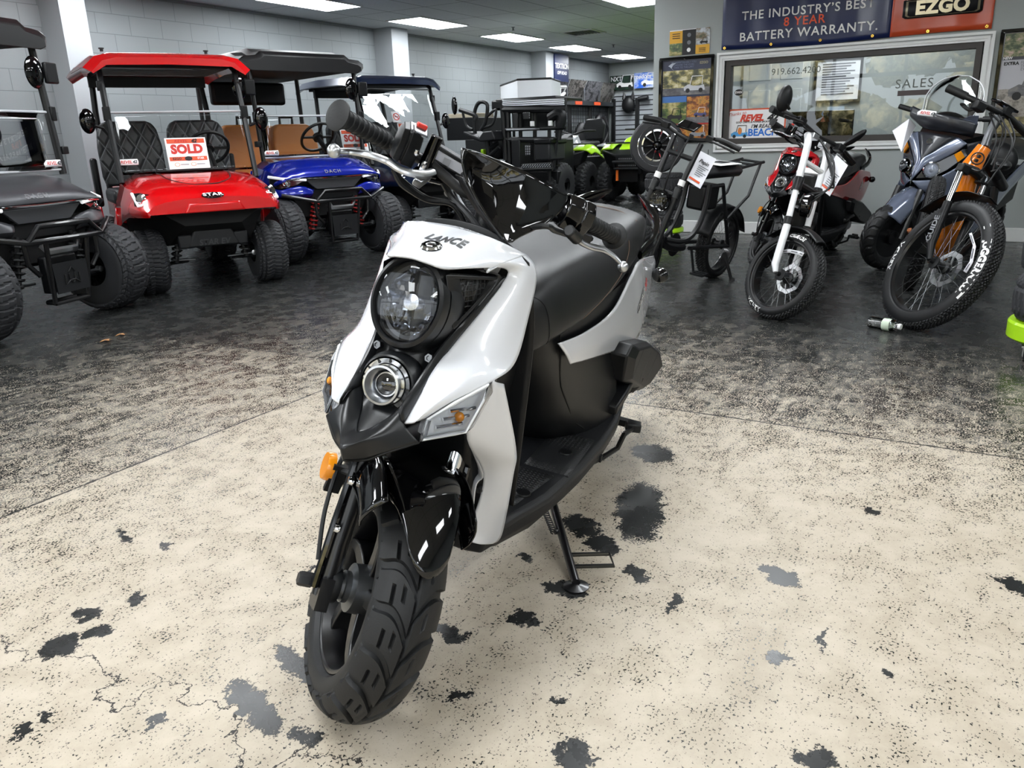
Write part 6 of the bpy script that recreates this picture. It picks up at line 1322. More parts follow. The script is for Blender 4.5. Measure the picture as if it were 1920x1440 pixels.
# ---------------------------------------------------------------- far end of the hall: utility vehicles, quads, displays
def seg(par, name, mat, pts, r, n=8, **k): return MB().tube(pts, r, n, **k).build(name, mat, par)
def wbox(par, name, mat, a, b_, depth, bevel=.01, **k):
    """box whose near face spans two corner points on a plane x = const, going back by depth"""
    a, b_ = Vector(a), Vector(b_)
    return MB().box(((a.x) + depth / 2, (a.y + b_.y) / 2, (a.z + b_.z) / 2), (depth, abs(a.y - b_.y), abs(a.z - b_.z))).build(name, mat, par, bevel=bevel, **k)
def big_tyre(root, loc, Rr, w, rz=0, name='tyre'):
    t = tyre_mb(Rr - .012, Rr * .45, w / 2, Rr * .5, w * .36, tread_knob(26, 5, .38, .28), .014, 130, 20, pt=1.05, sq=.7).build(name, M_rubw, root, loc=loc, rot=(0, 0, rz), sharp=30)
    MB().lathe([(Rr * .5, -w * .34), (Rr * .4, -w * .2), (0, -w * .18)], (0, 0, 0), (0, 1, 0), 24, cap=False).lathe([(Rr * .5, w * .34), (Rr * .4, w * .2), (0, w * .18)], (0, 0, 0), (0, 1, 0), 24, cap=False).build('rim', M_blkm, t)
    return t
M_mesh = bpy.data.materials.new('perforated_panel'); g = NT(M_mesh); tc = g.n('TexCoord').outputs['Object']
vo = g.n('TexVoronoi', {'feature': 'F1'}, Vector=tc, Scale=30, Randomness=0).outputs[0]; g.set(g.b.inputs['Base Color'], g.mix(g.mapr(vo, .3, .4), '8A8C90', '0A0A0B')); g.b.inputs['Roughness'].default_value = .5
uv = empty('utility_vehicle', 'black utility side-by-side with light bars, nearest the quads', 'utility vehicle', group='utility vehicles at the far end')
X0 = 11.8
for q, r in ((((10.7,6.35,1.471), (10.7,6.325,0.7153)), .045), (((10.7,6.271,1.394), (10.7,6.26,0.4829)), .04), (((10.7,5.479,0.9839), (10.7,5.546,0.5699)), .035), (((10.7,5.37,1.428), (10.7,5.436,0.9828)), .035), (((10.8,6.12,1.425), (10.8,6.123,0.4768)), .03), (((10.8,5.87,1.415), (10.8,5.889,0.7054)), .03), (((10.8,5.635,1.405), (10.8,5.653,0.4747)), .03)):
    seg(uv, 'cage_post', M_blkm, q, r)
for q, r in ((((10.7,6.343,1.427), (10.7,5.311,1.39)), .05), (((10.65,6.288,1.148), (10.65,5.29,1.139)), .025), (((10.7,6.304,1.005), (10.7,5.504,0.9845)), .04), (((10.6,6.216,0.5803), (10.6,5.494,0.5892)), .035)): seg(uv, 'cage_rail', M_blkm, q, r)
seg(uv, 'hand_rail', M_alud, ((10.62,6.252,1.14), (10.62,5.701,1.137)), .02)
seg(uv, 'intake_hose', M_mat, ((10.6,5.524,1.276), (10.6,5.396,1.335), (10.6,5.33,1.297), (10.6,5.365,1.156)), .07, 10, samples=14)
M_led_ = bpy.data.materials.new('led_cells'); g = NT(M_led_); tc = g.n('TexCoord').outputs['Object']
bk = g.n('TexBrick', {'offset': .5}, Vector=g.n('Mapping', None, i0=tc, Rotation=(R(90), 0, R(90))).outputs[0], Scale=1, Mortar_Size=.005, Brick_Width=.026, Row_Height=.034)
g.set(g.b.inputs['Base Color'], g.mix(bk.outputs['Fac'], 'E6EAEE', '2A2C2F')); g.b.inputs['Roughness'].default_value = .3
def led_bar(par, a, b_, h, n):
    a, b_ = Vector(a), Vector(b_); lb = MB().tube([a, b_], h, 8, flat=(1, .7)).build('light_bar', M_blkm, par)
    m = MB(); d = (b_ - a); L = d.length; u = d.normalized(); up = V(0, 0, 1)
    rows = []
    for i in range(n + 1):
        p = a + d * i / n; rows.append([p + up * z + V(-h * .72 - (.012 if (i + k) % 2 else 0), 0, 0) for k, z in enumerate((-h * .75, -h * .25, h * .25, h * .75))])
    m.grid(rows).build('led_row', M_led_, lb, sharp=10)
led_bar(uv, (10.5,6.212,1.513), (10.5,5.219,1.481), .055, 46); led_bar(uv, (10.4,5.874,0.6317), (10.4,5.398,0.6487), .035, 24)
wbox(uv, 'mesh_panel', M_mesh, (10.65,6.161,1.374), (10.65,6.079,1.164), .03); wbox(uv, 'seat_back', M_seat, (11,5.989,1.4), (11,5.745,1.128), .2, .03); wbox(uv, 'seat_back', M_seat, (11,6.234,1.395), (11,6.059,1.138), .2, .03)
wbox(uv, 'storage_box', M_mat2, (10.5,5.736,0.9795), (10.5,5.483,0.6967), .5, .03); wbox(uv, 'box_lid', M_mat, (10.48,5.733,1.009), (10.48,5.46,0.9297), .54, .02)
wbox(uv, 'filler_panel', M_blkm, (10.65,6.202,1.003), (10.65,6.054,0.546), .3); wbox(uv, 'mesh_panel', M_mesh, (10.6,5.942,0.9233), (10.6,5.849,0.7724), .04)
wbox(uv, 'radiator_fan', M_mesh, (10.62,5.975,1.374), (10.62,5.872,1.275), .04)
for p in ((10.55,5.783,1.213), (10.55,5.491,1.21)): MB().box(p, (.04, .055, .07)).build('latch', M_wht, uv, bevel=.006)
wbox(uv, 'cargo_bed', M_mat, (11.3,6.697,1.004), (11.3,5.731,0.4477), .5, .03)
rz_ = (10.9,6.217,1.588)[2] - .03
MB().box((11.15, 5.98, rz_), (.9, 1.0, .05)).build('roof', M_blkm, uv, bevel=.02)
for x, y in ((10.75, 5.62), (10.75, 6.35), (11.0, 6.35), (11.0, 5.62)): seg(uv, 'roof_post', M_blkm, (V(x, y, .4), V(x, y, rz_)), .022)
for y in (6.38, 5.62): big_tyre(uv, (11.1, y, .33), .33, .24)
wbox(uv, 'lower_skirt', M_mat, (10.8,6.381,0.5407), (10.8,5.514,0.36), .4)
u2 = empty('utility_vehicle', 'black utility vehicle with roll bar loops and tan bed, left of the light bars', 'utility vehicle', group='utility vehicles at the far end')
for q, r in ((((10.6,6.785,1.019), (10.6,6.797,1.324), (10.6,6.751,1.488), (10.6,6.673,1.551), (10.6,6.572,1.524), (10.6,6.558,1.435), (10.6,6.603,1.257), (10.6,6.683,1.154)), .028), (((10.5,6.981,1.452), (10.5,6.721,1.366), (10.5,6.706,1.298)), .032), (((10.6,6.562,1.345), (10.6,6.411,1.428), (10.6,6.474,1.237), (10.6,6.644,1.183)), .02), (((10.55,6.96,1.406), (10.55,6.912,1.23), (10.55,6.811,1.166)), .02)):
    seg(u2, 'cage_bar', M_blkm, q, r, 10, samples=26)
MB().loft([[Vector(p) + V(d, 0, 0) for p in ((10.4,6.876,1.146), (10.4,6.599,1.048), (10.4,6.531,1.128), (10.4,6.375,1.138), (10.4,6.317,1.011), (10.4,6.584,0.9876), (10.4,6.869,1.101))] for d in (0, .5)]).build('fender', M_mat2, u2, bevel=.015)
wbox(u2, 'cargo_bed', pm('tan_bed_liner', '9A917E', .6), (11.5,7.902,1.435), (11.5,7.364,1.348), .6); wbox(u2, 'bed_side', M_mat, (11.4,7.859,1.366), (11.4,7.317,1.018), 1.0)
wbox(u2, 'body', M_blkm, (10.9,7.174,1.024), (10.9,6.681,0.7125), 1.2); wbox(u2, 'lime_panel', M_lime, (10.8,6.833,0.876), (10.8,6.779,0.7965), .08); wbox(u2, 'roll_pad', M_mat, (10.7,6.557,1.57), (10.7,6.325,1.426), .2, .03)
for q in (((10.6,6.568,1.014), (10.6,6.563,0.7224)), ((10.6,6.546,0.8911), (10.6,6.394,0.9638)), ((10.6,6.551,0.7839), (10.6,6.378,0.9028))): seg(u2, 'suspension_arm', M_blkm, q, .03)
for x in (10.9, 12.2):
    for y in (6.85, 7.6): big_tyre(u2, (x, y, .33), .33, .25)
MB().ell((10.4,7.005,1.511), (.03, .05, .13), 12, 8).build('side_mirror', M_blk, u2)
# white display box on the vehicle's roof
t = empty('display_box', 'white angular display box with dark top edge above the utility vehicle', 'box')
bq = [Vector(p) for p in ((11.9,7.098,1.874), (10.9,6.208,1.838), (11.1,5.757,1.819))]; bq.append(bq[2] + V(.8, .25, 0))
zt, zb_ = bq[1].z, (10.9,6.217,1.588)[2]
MB().loft([[V(p.x, p.y, zb_) for p in bq], [V(p.x, p.y, zt) for p in bq]]).build('box_shell', pm('white_laminate', 'DDDFE3', .45), t)
MB().tube([V(p.x, p.y, zt + .005) for p in bq], .014, 6, closed=True).build('top_trim', M_mat, t)
# quads
def quad(label, loc, rz, body, accent):
    q = empty('quad_bike', label, 'quad bike', loc=loc, rz=rz, group='quad bikes at the far end')
    B = lambda n, b, m, **k: b.build(n, m, q, **k)
    for x in (0, -1.25):
        for s in (-1, 1): big_tyre(q, (x, s * .45, .315), .315, .22)
    B('front_fascia', MB().loft([[V(.32, y, z) for y, z in ((.2, .72), (-.2, .72), (-.16, .5), (.16, .5))], [V(.16, y, z) for y, z in ((.5, .8), (-.5, .8), (-.42, .58), (.42, .58))], [V(-.05, y, z) for y, z in ((.52, .84), (-.52, .84), (-.4, .6), (.4, .6))]]), M_mat, bevel=.02, sharp=20)
    for s in (-1, 1):
        B('fender', MB().strip([[V(.2, s * .3, .82), V(.15, s * .5, .81), V(.05, s * .57, .74)], [V(-.1, s * .3, .9), V(-.1, s * .52, .88), V(-.12, s * .58, .76)], [V(-.4, s * .28, .84), V(-.4, s * .48, .8), V(-.42, s * .58, .66)]], 10, 8), accent if s > 0 or body == accent else body, solid=.02, sharp=25)
        h = B('headlight', MB().loft([[V(.2, s * .24, .76), V(.12, s * .46, .78), V(.1, s * .46, .69), V(.22, s * .26, .67)], [V(.24, s * .25, .755), V(.16, s * .46, .775), V(.14, s * .46, .695), V(.25, s * .27, .675)]]), pm('clear_headlamp', 'B9BDC2', .12, .8))
        B('suspension_arm', MB().tube([V(.02, s * .15, .38), V(.0, s * .36, .31)], .022, 8).tube([V(.1, s * .2, .66), V(.02, s * .32, .34)], .03, 8), M_blkm)
        B('rear_fender', MB().strip([[V(-.85, s * .25, .86), V(-.9, s * .5, .82), V(-.92, s * .6, .7)], [V(-1.25, s * .25, .9), V(-1.25, s * .52, .88), V(-1.25, s * .58, .76)], [V(-1.6, s * .25, .86), V(-1.6, s * .5, .84), V(-1.6, s * .58, .74)]], 10, 8), body, solid=.02)
    B('hood', MB().loft([[V(.16, y, z) for y, z in ((.22, .8), (-.22, .8), (-.2, .74), (.2, .74))], [V(-.1, y, z) for y, z in ((.2, .96), (-.2, .96), (-.26, .8), (.26, .8))], [V(-.4, y, z) for y, z in ((.12, 1.04), (-.12, 1.04), (-.22, .82), (.22, .82))]]), body, bevel=.02, sharp=20)
    B('hood_scoop', MB().box((-.18, 0, 1.0), (.22, .16, .06), (0, 18, 0)), M_mat, bevel=.012)
    B('grille', MB().box((.3, 0, .62), (.05, .28, .14)), M_mesh)
    B('bumper', MB().tube([V(.3, -.2, .45), V(.4, -.2, .62), V(.4, .2, .62), V(.3, .2, .45)], .025, 8).tube([V(.36, -.2, .52), V(.36, .2, .52)], .02, 8), M_blkm)
    b = MB()
    for k in range(5): b.tube([V(.15 - .12 * k, -.42, .9), V(.15 - .12 * k, .42, .9)], .011, 6)
    for y in (-.42, .42): b.tube([V(.17, y, .9), V(-.36, y, .9)], .013, 6)
    B('front_rack', b, M_blkm)
    B('seat', MB().box((-.85, 0, .88), (.75, .3, .12)), M_seat, bevel=.04, seg=3)
    B('back_rest', MB().loft([[V(-1.28, y, z) for y, z in ((.17, .95), (-.17, .95), (-.2, 1.2), (-.15, 1.3), (.15, 1.3), (.2, 1.2))], [V(-1.4, y, z) for y, z in ((.15, .95), (-.15, .95), (-.18, 1.2), (-.13, 1.29), (.13, 1.29), (.18, 1.2))]]), M_seat, bevel=.02)
    B('handlebar', MB().tube([V(-.52, -.38, 1.1), V(-.45, -.2, 1.1), V(-.42, 0, 1.04), V(-.45, .2, 1.1), V(-.52, .38, 1.1)], .015, 8), M_blkm)
    B('chassis', MB().box((-.6, 0, .5), (1.5, .4, .35)), M_blkm)
    B('skid_guard', MB().box((.22, 0, .42), (.08, .3, .2)), M_mat)
    return q
M_sgrey = pm('silver_quad_plastic', '9C9FA3', .35, coat=.4)
qa = quad('lime green quad bike with black rack, left of the chrome wheel stack', (12.25, 4.89, 0), 180, M_lime, M_lime)
qb = quad('silver and lime quad bike between the utility vehicle and the lime quad', (12.12, 6.12, 0), 180, M_sgrey, M_lime)
MB().box((.33, -.16, .44), (.02, .035, .2)).build('tow_strap', pm('orange_strap', 'E06A1C', .6), qa)
qc = copy_thing(qb, 'dark quad bike at the back with tall padded back rest', loc=(14.7, 5.0, 0), rot=(0, 0, 200), swap={M_sgrey: M_mat, M_lime: M_mat2})
b_ = MB().loft([[V(-1.5, y, z) for y, z in ((.2, 1.3), (-.2, 1.3), (-.24, 1.5), (-.16, 1.62), (.16, 1.62), (.24, 1.5))], [V(-1.62, y, z) for y, z in ((.18, 1.3), (-.18, 1.3), (-.2, 1.5), (-.13, 1.6), (.13, 1.6), (.2, 1.5))]]).build('top_back_rest', M_seat, qc, bevel=.03)
MB().tube([V(-1.5, -.1, 1.0), V(-1.55, -.1, 1.4)], .02, 8).tube([V(-1.5, .1, 1.0), V(-1.55, .1, 1.4)], .02, 8).build('back_rest_frame', M_blkm, qc)
# ---- tyre stacks on lime dollies
def flat_tyre(label, loc, Rr, h, group):
    t = tyre_mb(Rr - .008, Rr * .4, h / 2, Rr * .55, h * .42, tread_block(36, 5, .14, .6), .01, 180, 30, pt=1.15, sq=.55).build('loose_tyre', M_crub, None, loc=loc, rot=(90, 0, 0), sharp=25)
    return tag(t, label, 'tyre', group)
def dolly(label, x, y, r, z0=.075, th=.055):
    t = empty('wheel_dolly', label, 'dolly', loc=(x, y, 0), group='lime green dollies')
    MB().lathe([(0, z0), (r * .9, z0), (r, z0 + .015), (r, z0 + th - .01), (r * .97, z0 + th), (0, z0 + th)], n=48).build('disc', M_lime, t)
    for k in range(4):
        a = math.pi / 2 * k + .55; c = V(r * .72 * math.cos(a), r * .72 * math.sin(a), 0)
        w = MB().lathe([(0, -.012), (.024, -.012), (.027, -.006), (.027, .006), (.024, .012), (0, .012)], c + V(.01, 0, .027), (0, 1, 0), 20).build('caster', M_blkm, t)
        MB().box(c + V(0, 0, .07), (.07, .05, .008)).box(c + V(.005, .016, .045), (.035, .003, .05)).box(c + V(.005, -.016, .045), (.035, .003, .05)).build('caster_fork', M_alu, w)
    return t
tx, ty = 7.8, 2.80
dolly('lime dolly under the tall tyre stack by the office corner', tx, ty, .2)
for k, lb in enumerate(('bottom tyre of the three under the chrome wheel by the office corner', 'middle tyre of the three under the chrome wheel by the office corner', 'top tyre of the three directly under the chrome wheel')):
    flat_tyre(lb, (tx, ty, .13 + .0875 + .175 * k), .192, .174, 'tyres stacked by the office corner')
wc = Vector((7.72,2.856,0.9169)); wr = wc.z - .657
cw = empty('chrome_wheel', 'polished chrome golf cart wheel standing upright on the tyre stack', 'wheel', loc=(wc.x, wc.y, wc.z), rz=-65)
tyre_mb(wr - .003, wr * .25, .07, wr * .73, .055, tread_block(36, 5, .14, .5), .004, 120, 24, pt=1.1, sq=.5).build('tyre', M_crub, cw)
r_ = wr * .74
rim = MB().lathe([(r_, .07), (r_ * .97, .072), (r_ * .92, .055), (r_ * .86, .0), (r_ * .82, -.02), (r_ * .7, -.02)], (0, 0, 0), (0, -1, 0), 48, cap=False).build('rim', M_chr, cw)
for k in range(10):
    a = 2 * math.pi * k / 10; MB().tube([V(r_ * .25 * math.cos(a), .0, r_ * .25 * math.sin(a)), V(r_ * .6 * math.cos(a), -.012, r_ * .6 * math.sin(a)), V(r_ * .86 * math.cos(a), -.03, r_ * .86 * math.sin(a))], [.02, .014, .017], 8, flat=(.6, 1)).build('spoke', M_chr, rim)
MB().lathe([(0, .035), (r_ * .14, .033), (r_ * .18, .02), (r_ * .26, .0)], (0, 0, 0), (0, -1, 0), 24).build('centre_cap', M_blk, rim); MB().lathe([(0, .03), (r_ * .8, .03)], (0, 0, 0), (0, 1, 0), 24, cap=False).build('back_disc', M_drk, rim)
dx, dy = 4.26, -.375
dolly('lime dolly with steel casters cut off by the right edge', dx, dy, .235, .085, .09)
for k, lb in enumerate(('lower tyre on the lime dolly at the right edge', 'second tyre on the lime dolly at the right edge', 'upper tyre on the lime dolly at the right edge')):
    flat_tyre(lb, (dx + .01 * k, dy - .01 * k, .175 + .1025 + .205 * k), .228, .204, 'tyres on the right-hand dolly')
# ---- office wall: banner, posters, flyers, window sign
def noise_pic(name, cols, scale=9, seed=0):
    m = bpy.data.materials.new(name); g = NT(m); tc = g.n('TexCoord').outputs['Object']
    mp = g.n('Mapping', None, i0=tc, Location=(seed * 3.1, seed * 1.7, 0), Scale=(1, 1, 1.6))
    nz = g.noise(mp.outputs[0], scale, 6, .65); cr_ = g.n('ValToRGB', None, i0=g.mapr(nz, .3, .7)); e = cr_.color_ramp.elements
    for i, c in enumerate(cols):
        if i < 2: q = e[i]; q.position = i / (len(cols) - 1) if i == 0 else 1 / (len(cols) - 1)
        else: q = e.new(i / (len(cols) - 1))
        q.color = lin(c)
    g.set(g.b.inputs['Base Color'], cr_.outputs[0]); g.b.inputs['Roughness'].default_value = .35; return m
def wall_quad(x, y0, y1, z0, z1): return [V(x, y0, z0), V(x, y1, z0), V(x, y1, z1), V(x, y0, z1)]
def flat(par, name, mat, x, y0, y1, z0, z1, th=.002, **k):
    return MB().box((x - th / 2, (y0 + y1) / 2, (z0 + z1) / 2), (th, abs(y1 - y0), abs(z1 - z0))).build(name, mat, par, **k)
wfn = lambda x, y, z: plane_fn((x, y, z), (0, -1, 0), (0, 0, 1))
M_nvy = pm('navy_vinyl', '15224E', .3); M_ovn = pm('orange_vinyl', 'C24A28', .3)
bn = empty('warranty_banner', 'navy and orange vinyl battery warranty banner above the office window', 'banner', loc=(0, 0, 0))
def cloth(y): return 8.478 + .006 * math.sin(y * 9) + .004 * math.sin(y * 23 + 1)
for nm, m, ya, yb in (('navy_field', M_nvy, 2.485, .957), ('orange_field', M_ovn, .957, .163)):
    b = MB(); b.grid([[V(cloth(y) - .003 * math.sin(z * 14 + y * 6), y, z + .01 * math.sin(y * 3)) for y in [lerp(ya, yb, i / 40) for i in range(41)]] for z in [lerp(1.79, 2.46, k / 14) for k in range(15)]]); b.build(nm, m, bn, solid=.002)
bf = lambda yc, zc: (lambda x, y: V(cloth(yc - x) - .012, yc - x, zc + y))
for s, u, v, sz, m in (('THE INDUSTRY’S BEST', 1511, 19, .108, M_wht), ('8 YEAR', 1508, 38.5, .108, pm('banner_orange', 'E4532E', .4)), ('BATTERY WARRANTY.', 1511, 60, .112, M_wht)):
    p = {'T': (8.47,1.7,2.088), '8': (8.47,1.708,1.999), 'B': (8.47,1.686,1.898)}[s[0]]
    text('lettering', s, m, bn, bf(p[1], p[2]), size=sz, bold=.012, space=1.12)
p = (8.47,0.558,2.007)
M_gold = pm('silver_gold', 'B8AD90', .35, .5)
for d, k, m in ((0, 1.0, M_ink), (.003, .93, M_gold), (.006, .87, M_ink)):
    b = MB(); b.poly([V(8.464 - d, p[1] + sx * .31 * k, p[2] + sz * .075 * (k if k == 1 else k - .06)) for sx, sz in ((1, 1), (1, -.8), (.92, -1), (-.92, -1), (-1, -.8), (-1, 1))]); b.build('logo_plate', m, bn, solid=.001)
text('logo_lettering', 'EZGO', M_gold, bn, lambda x, y: V(8.453, p[1] - x, p[2] + y), size=.15, bold=.05, space=1.05)
for u in range(6):
    y = lerp(2.45, .2, u / 5); MB().lathe([(.004, 0), (.013, .0), (.013, .004), (.004, .004)], (8.462, y, 1.815), (-1, 0, 0), 14, cap=False).build('grommet', pm('brass', 'C8A24A', .25, 1), bn)
def framed(label, y0, y1, z0, z1, name='framed_poster'):
    t = empty(name, label, 'poster'); b = MB(); frame_ring(b, 8.465, 8.498, min(y0, y1), max(y0, y1), z0, z1, .028); b.build('frame', M_blk, t, bevel=.004)
    return t
def cartoon_cart(par, x, y, z, k, body, roof=M_wht):
    """small side view of a golf cart printed on a picture"""
    c = MB()
    c.poly([V(x, y + a * k, z + e * k) for a, e in ((-.5, 0), (.5, 0), (.52, .16), (.3, .28), (.05, .2), (-.25, .2), (-.45, .24))]); c.build('printed_body', body, par)
    MB().tube([V(x, y + a * k, z + e * k) for a, e in ((.22, .24), (.12, .62), (-.38, .62), (-.36, .24))], .012 * k * 2, 5).build('printed_canopy', roof, par)
    for a in (-.3, .32): b = MB(); b.poly([V(x - .0005, y + a * k + .1 * k * math.cos(q), z + .1 * k * math.sin(q)) for q in [2 * math.pi * i / 16 for i in range(16)]]); b.build('printed_wheel', M_ink, par)
t = framed('black framed golf cart poster on the grey wall left of the office window', 3.125, 2.555, .93, 1.77)
sky_p, tree_p = noise_pic('printed_woods', ('232A24', '57583C', 'A79B62', 'D9D2B0'), 10, 1), noise_pic('printed_park', ('26331F', '47602C', '9A8F55', 'C9BE8C'), 9, 2)
aut = noise_pic('printed_autumn', ('3B2A1C', '8A4A1E', 'C98A35', '6A5A33'), 10, 3); M_road = noise_pic('printed_road', ('3A3A40', '66656A', '8A8682'), 6, 4)
sh = flat(t, 'poster_sheet', pm('poster_navy', '242C48', .3), 8.49, 3.10, 2.58, .955, 1.745)
flat(sh, 'printed_photo', sky_p, 8.487, 3.09, 2.59, 1.46, 1.64); flat(sh, 'printed_photo', M_road, 8.486, 3.09, 2.59, 1.40, 1.47); cartoon_cart(sh, 8.483, 2.75, 1.44, .22, pm('print_pale', 'C4C6CC', .4))
flat(sh, 'printed_sky', pm('print_blue', '3F6FB0', .4), 8.486, 3.09, 2.83, 1.33, 1.39); flat(sh, 'printed_photo', tree_p, 8.487, 3.09, 2.83, 1.2, 1.34); flat(sh, 'printed_lawn', pm('print_green', '4C5E2E', .5), 8.486, 3.09, 2.83, 1.12, 1.2); cartoon_cart(sh, 8.483, 2.95, 1.17, .16, M_ink, M_ink)
flat(sh, 'printed_photo', aut, 8.487, 2.825, 2.59, 1.17, 1.38); cartoon_cart(sh, 8.483, 2.68, 1.19, .13, pm('print_violet', '4A4C7C', .4)); flat(sh, 'printed_path', M_road, 8.485, 2.825, 2.59, 1.12, 1.18)
flat(sh, 'red_line', M_red, 8.486, 3.09, 2.59, 1.108, 1.118); flat(sh, 'printed_photo', aut, 8.487, 3.09, 2.59, .96, 1.105); cartoon_cart(sh, 8.483, 2.7, .99, .17, pm('print_grey', '8E9096', .4))
b = MB(); b.poly([V(8.486, 3.0 + a * .06, 1.66 + e * .06) for a, e in ((-.1, .9), (-.9, .9), (-.3, .6), (.0, .1), (-.5, -.4), (.3, .3), (.6, .45))]); b.build('printed_swoosh', pm('print_mist', 'AEB6C4', .4), sh)
for k, s in enumerate(('BE UNMISTAKABLY YOU', 'CHOOSE THE ICON', 'TAKE TO THE LIMIT')): text('lettering', s, pm('print_faint', '6B7695', .4), sh, wfn(8.485, 2.87, 1.715 - .024 * k), size=.024)
text('logo_lettering', 'EZGO', pm('print_tan', '9B947F', .4), sh, wfn(8.485, 2.66, 1.70), size=.032, bold=.04)
t = framed('black framed cart poster at the right edge beside the white window trim', .085, -.55, .905, 1.78)
sh = flat(t, 'poster_sheet', pm('poster_grey', 'B9B9C0', .35), 8.49, .06, -.52, .93, 1.755)
flat(sh, 'printed_photo', noise_pic('printed_forest', ('1D2718', '45573A', '8B8A68', 'C9A9A0'), 12, 6), 8.487, .05, -.5, 1.56, 1.745); flat(sh, 'printed_band', pm('print_slate', '3C3D45', .4), 8.486, .05, -.5, 1.535, 1.56)
text('lettering', 'NEW', M_wht, sh, wfn(8.483, .012, 1.549), size=.03, bold=.03, align='CENTER'); text('lettering', 'EXTRA', M_ink, sh, wfn(8.485, -.02, 1.505), size=.036, bold=.04)
for k, s in enumerate(('FLASH', 'SWALLOWS', 'EVERYTHING')): text('lettering', s, pm('print_mid', '6C6D73', .4), sh, wfn(8.485, -.088 - .002 * k, 1.508 - .026 * k), size=.032, align='LEFT')
flat(sh, 'printed_dust', noise_pic('printed_dust', ('3E3C3B', '7A746E', 'A19A92', '5A5550'), 7, 8), 8.487, .05, -.5, 1.07, 1.3); flat(sh, 'printed_photo', noise_pic('printed_meadow', ('3C3A30', '7B7148', 'A49A70', '55503C'), 10, 9), 8.487, .05, -.5, .94, 1.07); cartoon_cart(sh, 8.483, -.2, 1.24, .34, M_road, M_road)
t = empty('flyer_sheet', 'three panel flyer in yellow and black stuck above the left poster', 'flyer')
sh = flat(t, 'sheet', M_paper, 8.499, 3.03, 2.612, 1.785, 2.025)
M_yl = pm('flyer_yellow', 'DDA72E', .45)
flat(sh, 'yellow_panel', M_yl, 8.495, 3.03, 2.895, 1.90, 2.015); flat(sh, 'printed_photo', tree_p, 8.495, 3.03, 2.895, 1.785, 1.9); flat(sh, 'black_panel', M_ink, 8.495, 2.895, 2.755, 1.785, 2.02)
flat(sh, 'printed_photo', noise_pic('printed_sky_trees', ('D5DAE0', 'AAB0B4', '7C6A4C', '3D4A30'), 8, 11), 8.495, 2.755, 2.612, 1.87, 2.025); flat(sh, 'yellow_panel', M_yl, 8.495, 2.755, 2.612, 1.785, 1.87)
for z in (1.83, 1.9, 1.97): b = MB(); b.poly([V(8.491, 2.825 + .02 * math.cos(a), z + .02 * math.sin(a)) for a in [2 * math.pi * i / 16 for i in range(16)]]); b.build('printed_icon', M_wht if z < 1.85 else M_print, sh)
for k in range(3):
    flat(sh, 'text_line', M_ink, 8.491, 3.0, 2.92, 1.985 - .02 * k, 1.992 - .02 * k, .001); flat(sh, 'text_line', M_ink, 8.491, 2.72, 2.65, 1.835 - .015 * k, 1.84 - .015 * k, .001)
cartoon_cart(sh, 8.49, 2.67, 1.885, .08, M_ink, M_ink)
# window sign
wx = OX + .047
q0, q1, q2, q3 = (Vector(p) for p in ((8.545,2.413,0.9318), (8.545,1.832,0.9276), (8.545,1.838,1.244), (8.545,2.411,1.238)))
t = empty('window_sign', 'white sign with orange border, cart drawing and blue BEACH in the office window', 'sign')
ya, yb, za, zb2 = max(q0.y, q3.y), min(q1.y, q2.y), q0.z, q3.z
def rrect(x, ya, yb, za, zb, r, th):
    P_ = []
    for cy, cz, a0 in ((yb + r, zb - r, 90), (ya - r, zb - r, 0), (ya - r, za + r, 270), (yb + r, za + r, 180)):
        for k in range(5): a = R(a0 + 90 - 22.5 * k); P_.append(V(x, cy + r * math.cos(a), cz + r * math.sin(a)))
    return MB().prism(P_, (-th, 0, 0))
sh = rrect(8.548, ya, yb, za, zb2, .02, .004).build('border_board', M_orng, t); rrect(8.5435, ya - .014, yb + .014, za + .014, zb2 - .014, .03, .002).build('white_field', M_paper, sh)
W_, H_ = ya - yb, zb2 - za
sp = lambda u, v: (lambda x, y: V(8.5395, ya - u * W_ - x, za + v * H_ + y))
text('lettering', 'Thanks to', M_red, sh, lambda x, y: V(8.5395, ya - .17 * W_ - x, za + .85 * H_ + y + .12 * x), size=.045, shear=.2)
text('lettering', 'REVEL', pm('sign_red', 'D8412E', .4), sh, sp(.42, .70), size=.085, bold=.06, shear=.35); text('lettering', '42', M_ink, sh, sp(.77, .69), size=.10, bold=.06, shear=.35)
text('lettering', 'GOLF CARTS & POWER SPORTS', M_ink, sh, sp(.45, .575), size=.024, bold=.03); text('lettering', 'I’M READY', M_ink, sh, sp(.62, .44), size=.05, bold=.02, shear=.25)
text('lettering', 'BEACH', pm('sign_blue', '1F6FD0', .4), sh, sp(.63, .24), size=.095, bold=.03)
cartoon_cart(sh, 8.5385, ya - .23 * W_, za + .14 * H_, .17, pm('cart_blue', '4FA0DC', .4), M_ink); b = MB(); b.poly([V(8.538, ya - .23 * W_ + .02 * math.cos(a), za + .31 * H_ + .035 * math.sin(a)) for a in [2 * math.pi * i / 16 for i in range(16)]]); b.build('printed_driver', pm('driver_orange', 'D9823A', .5), sh)
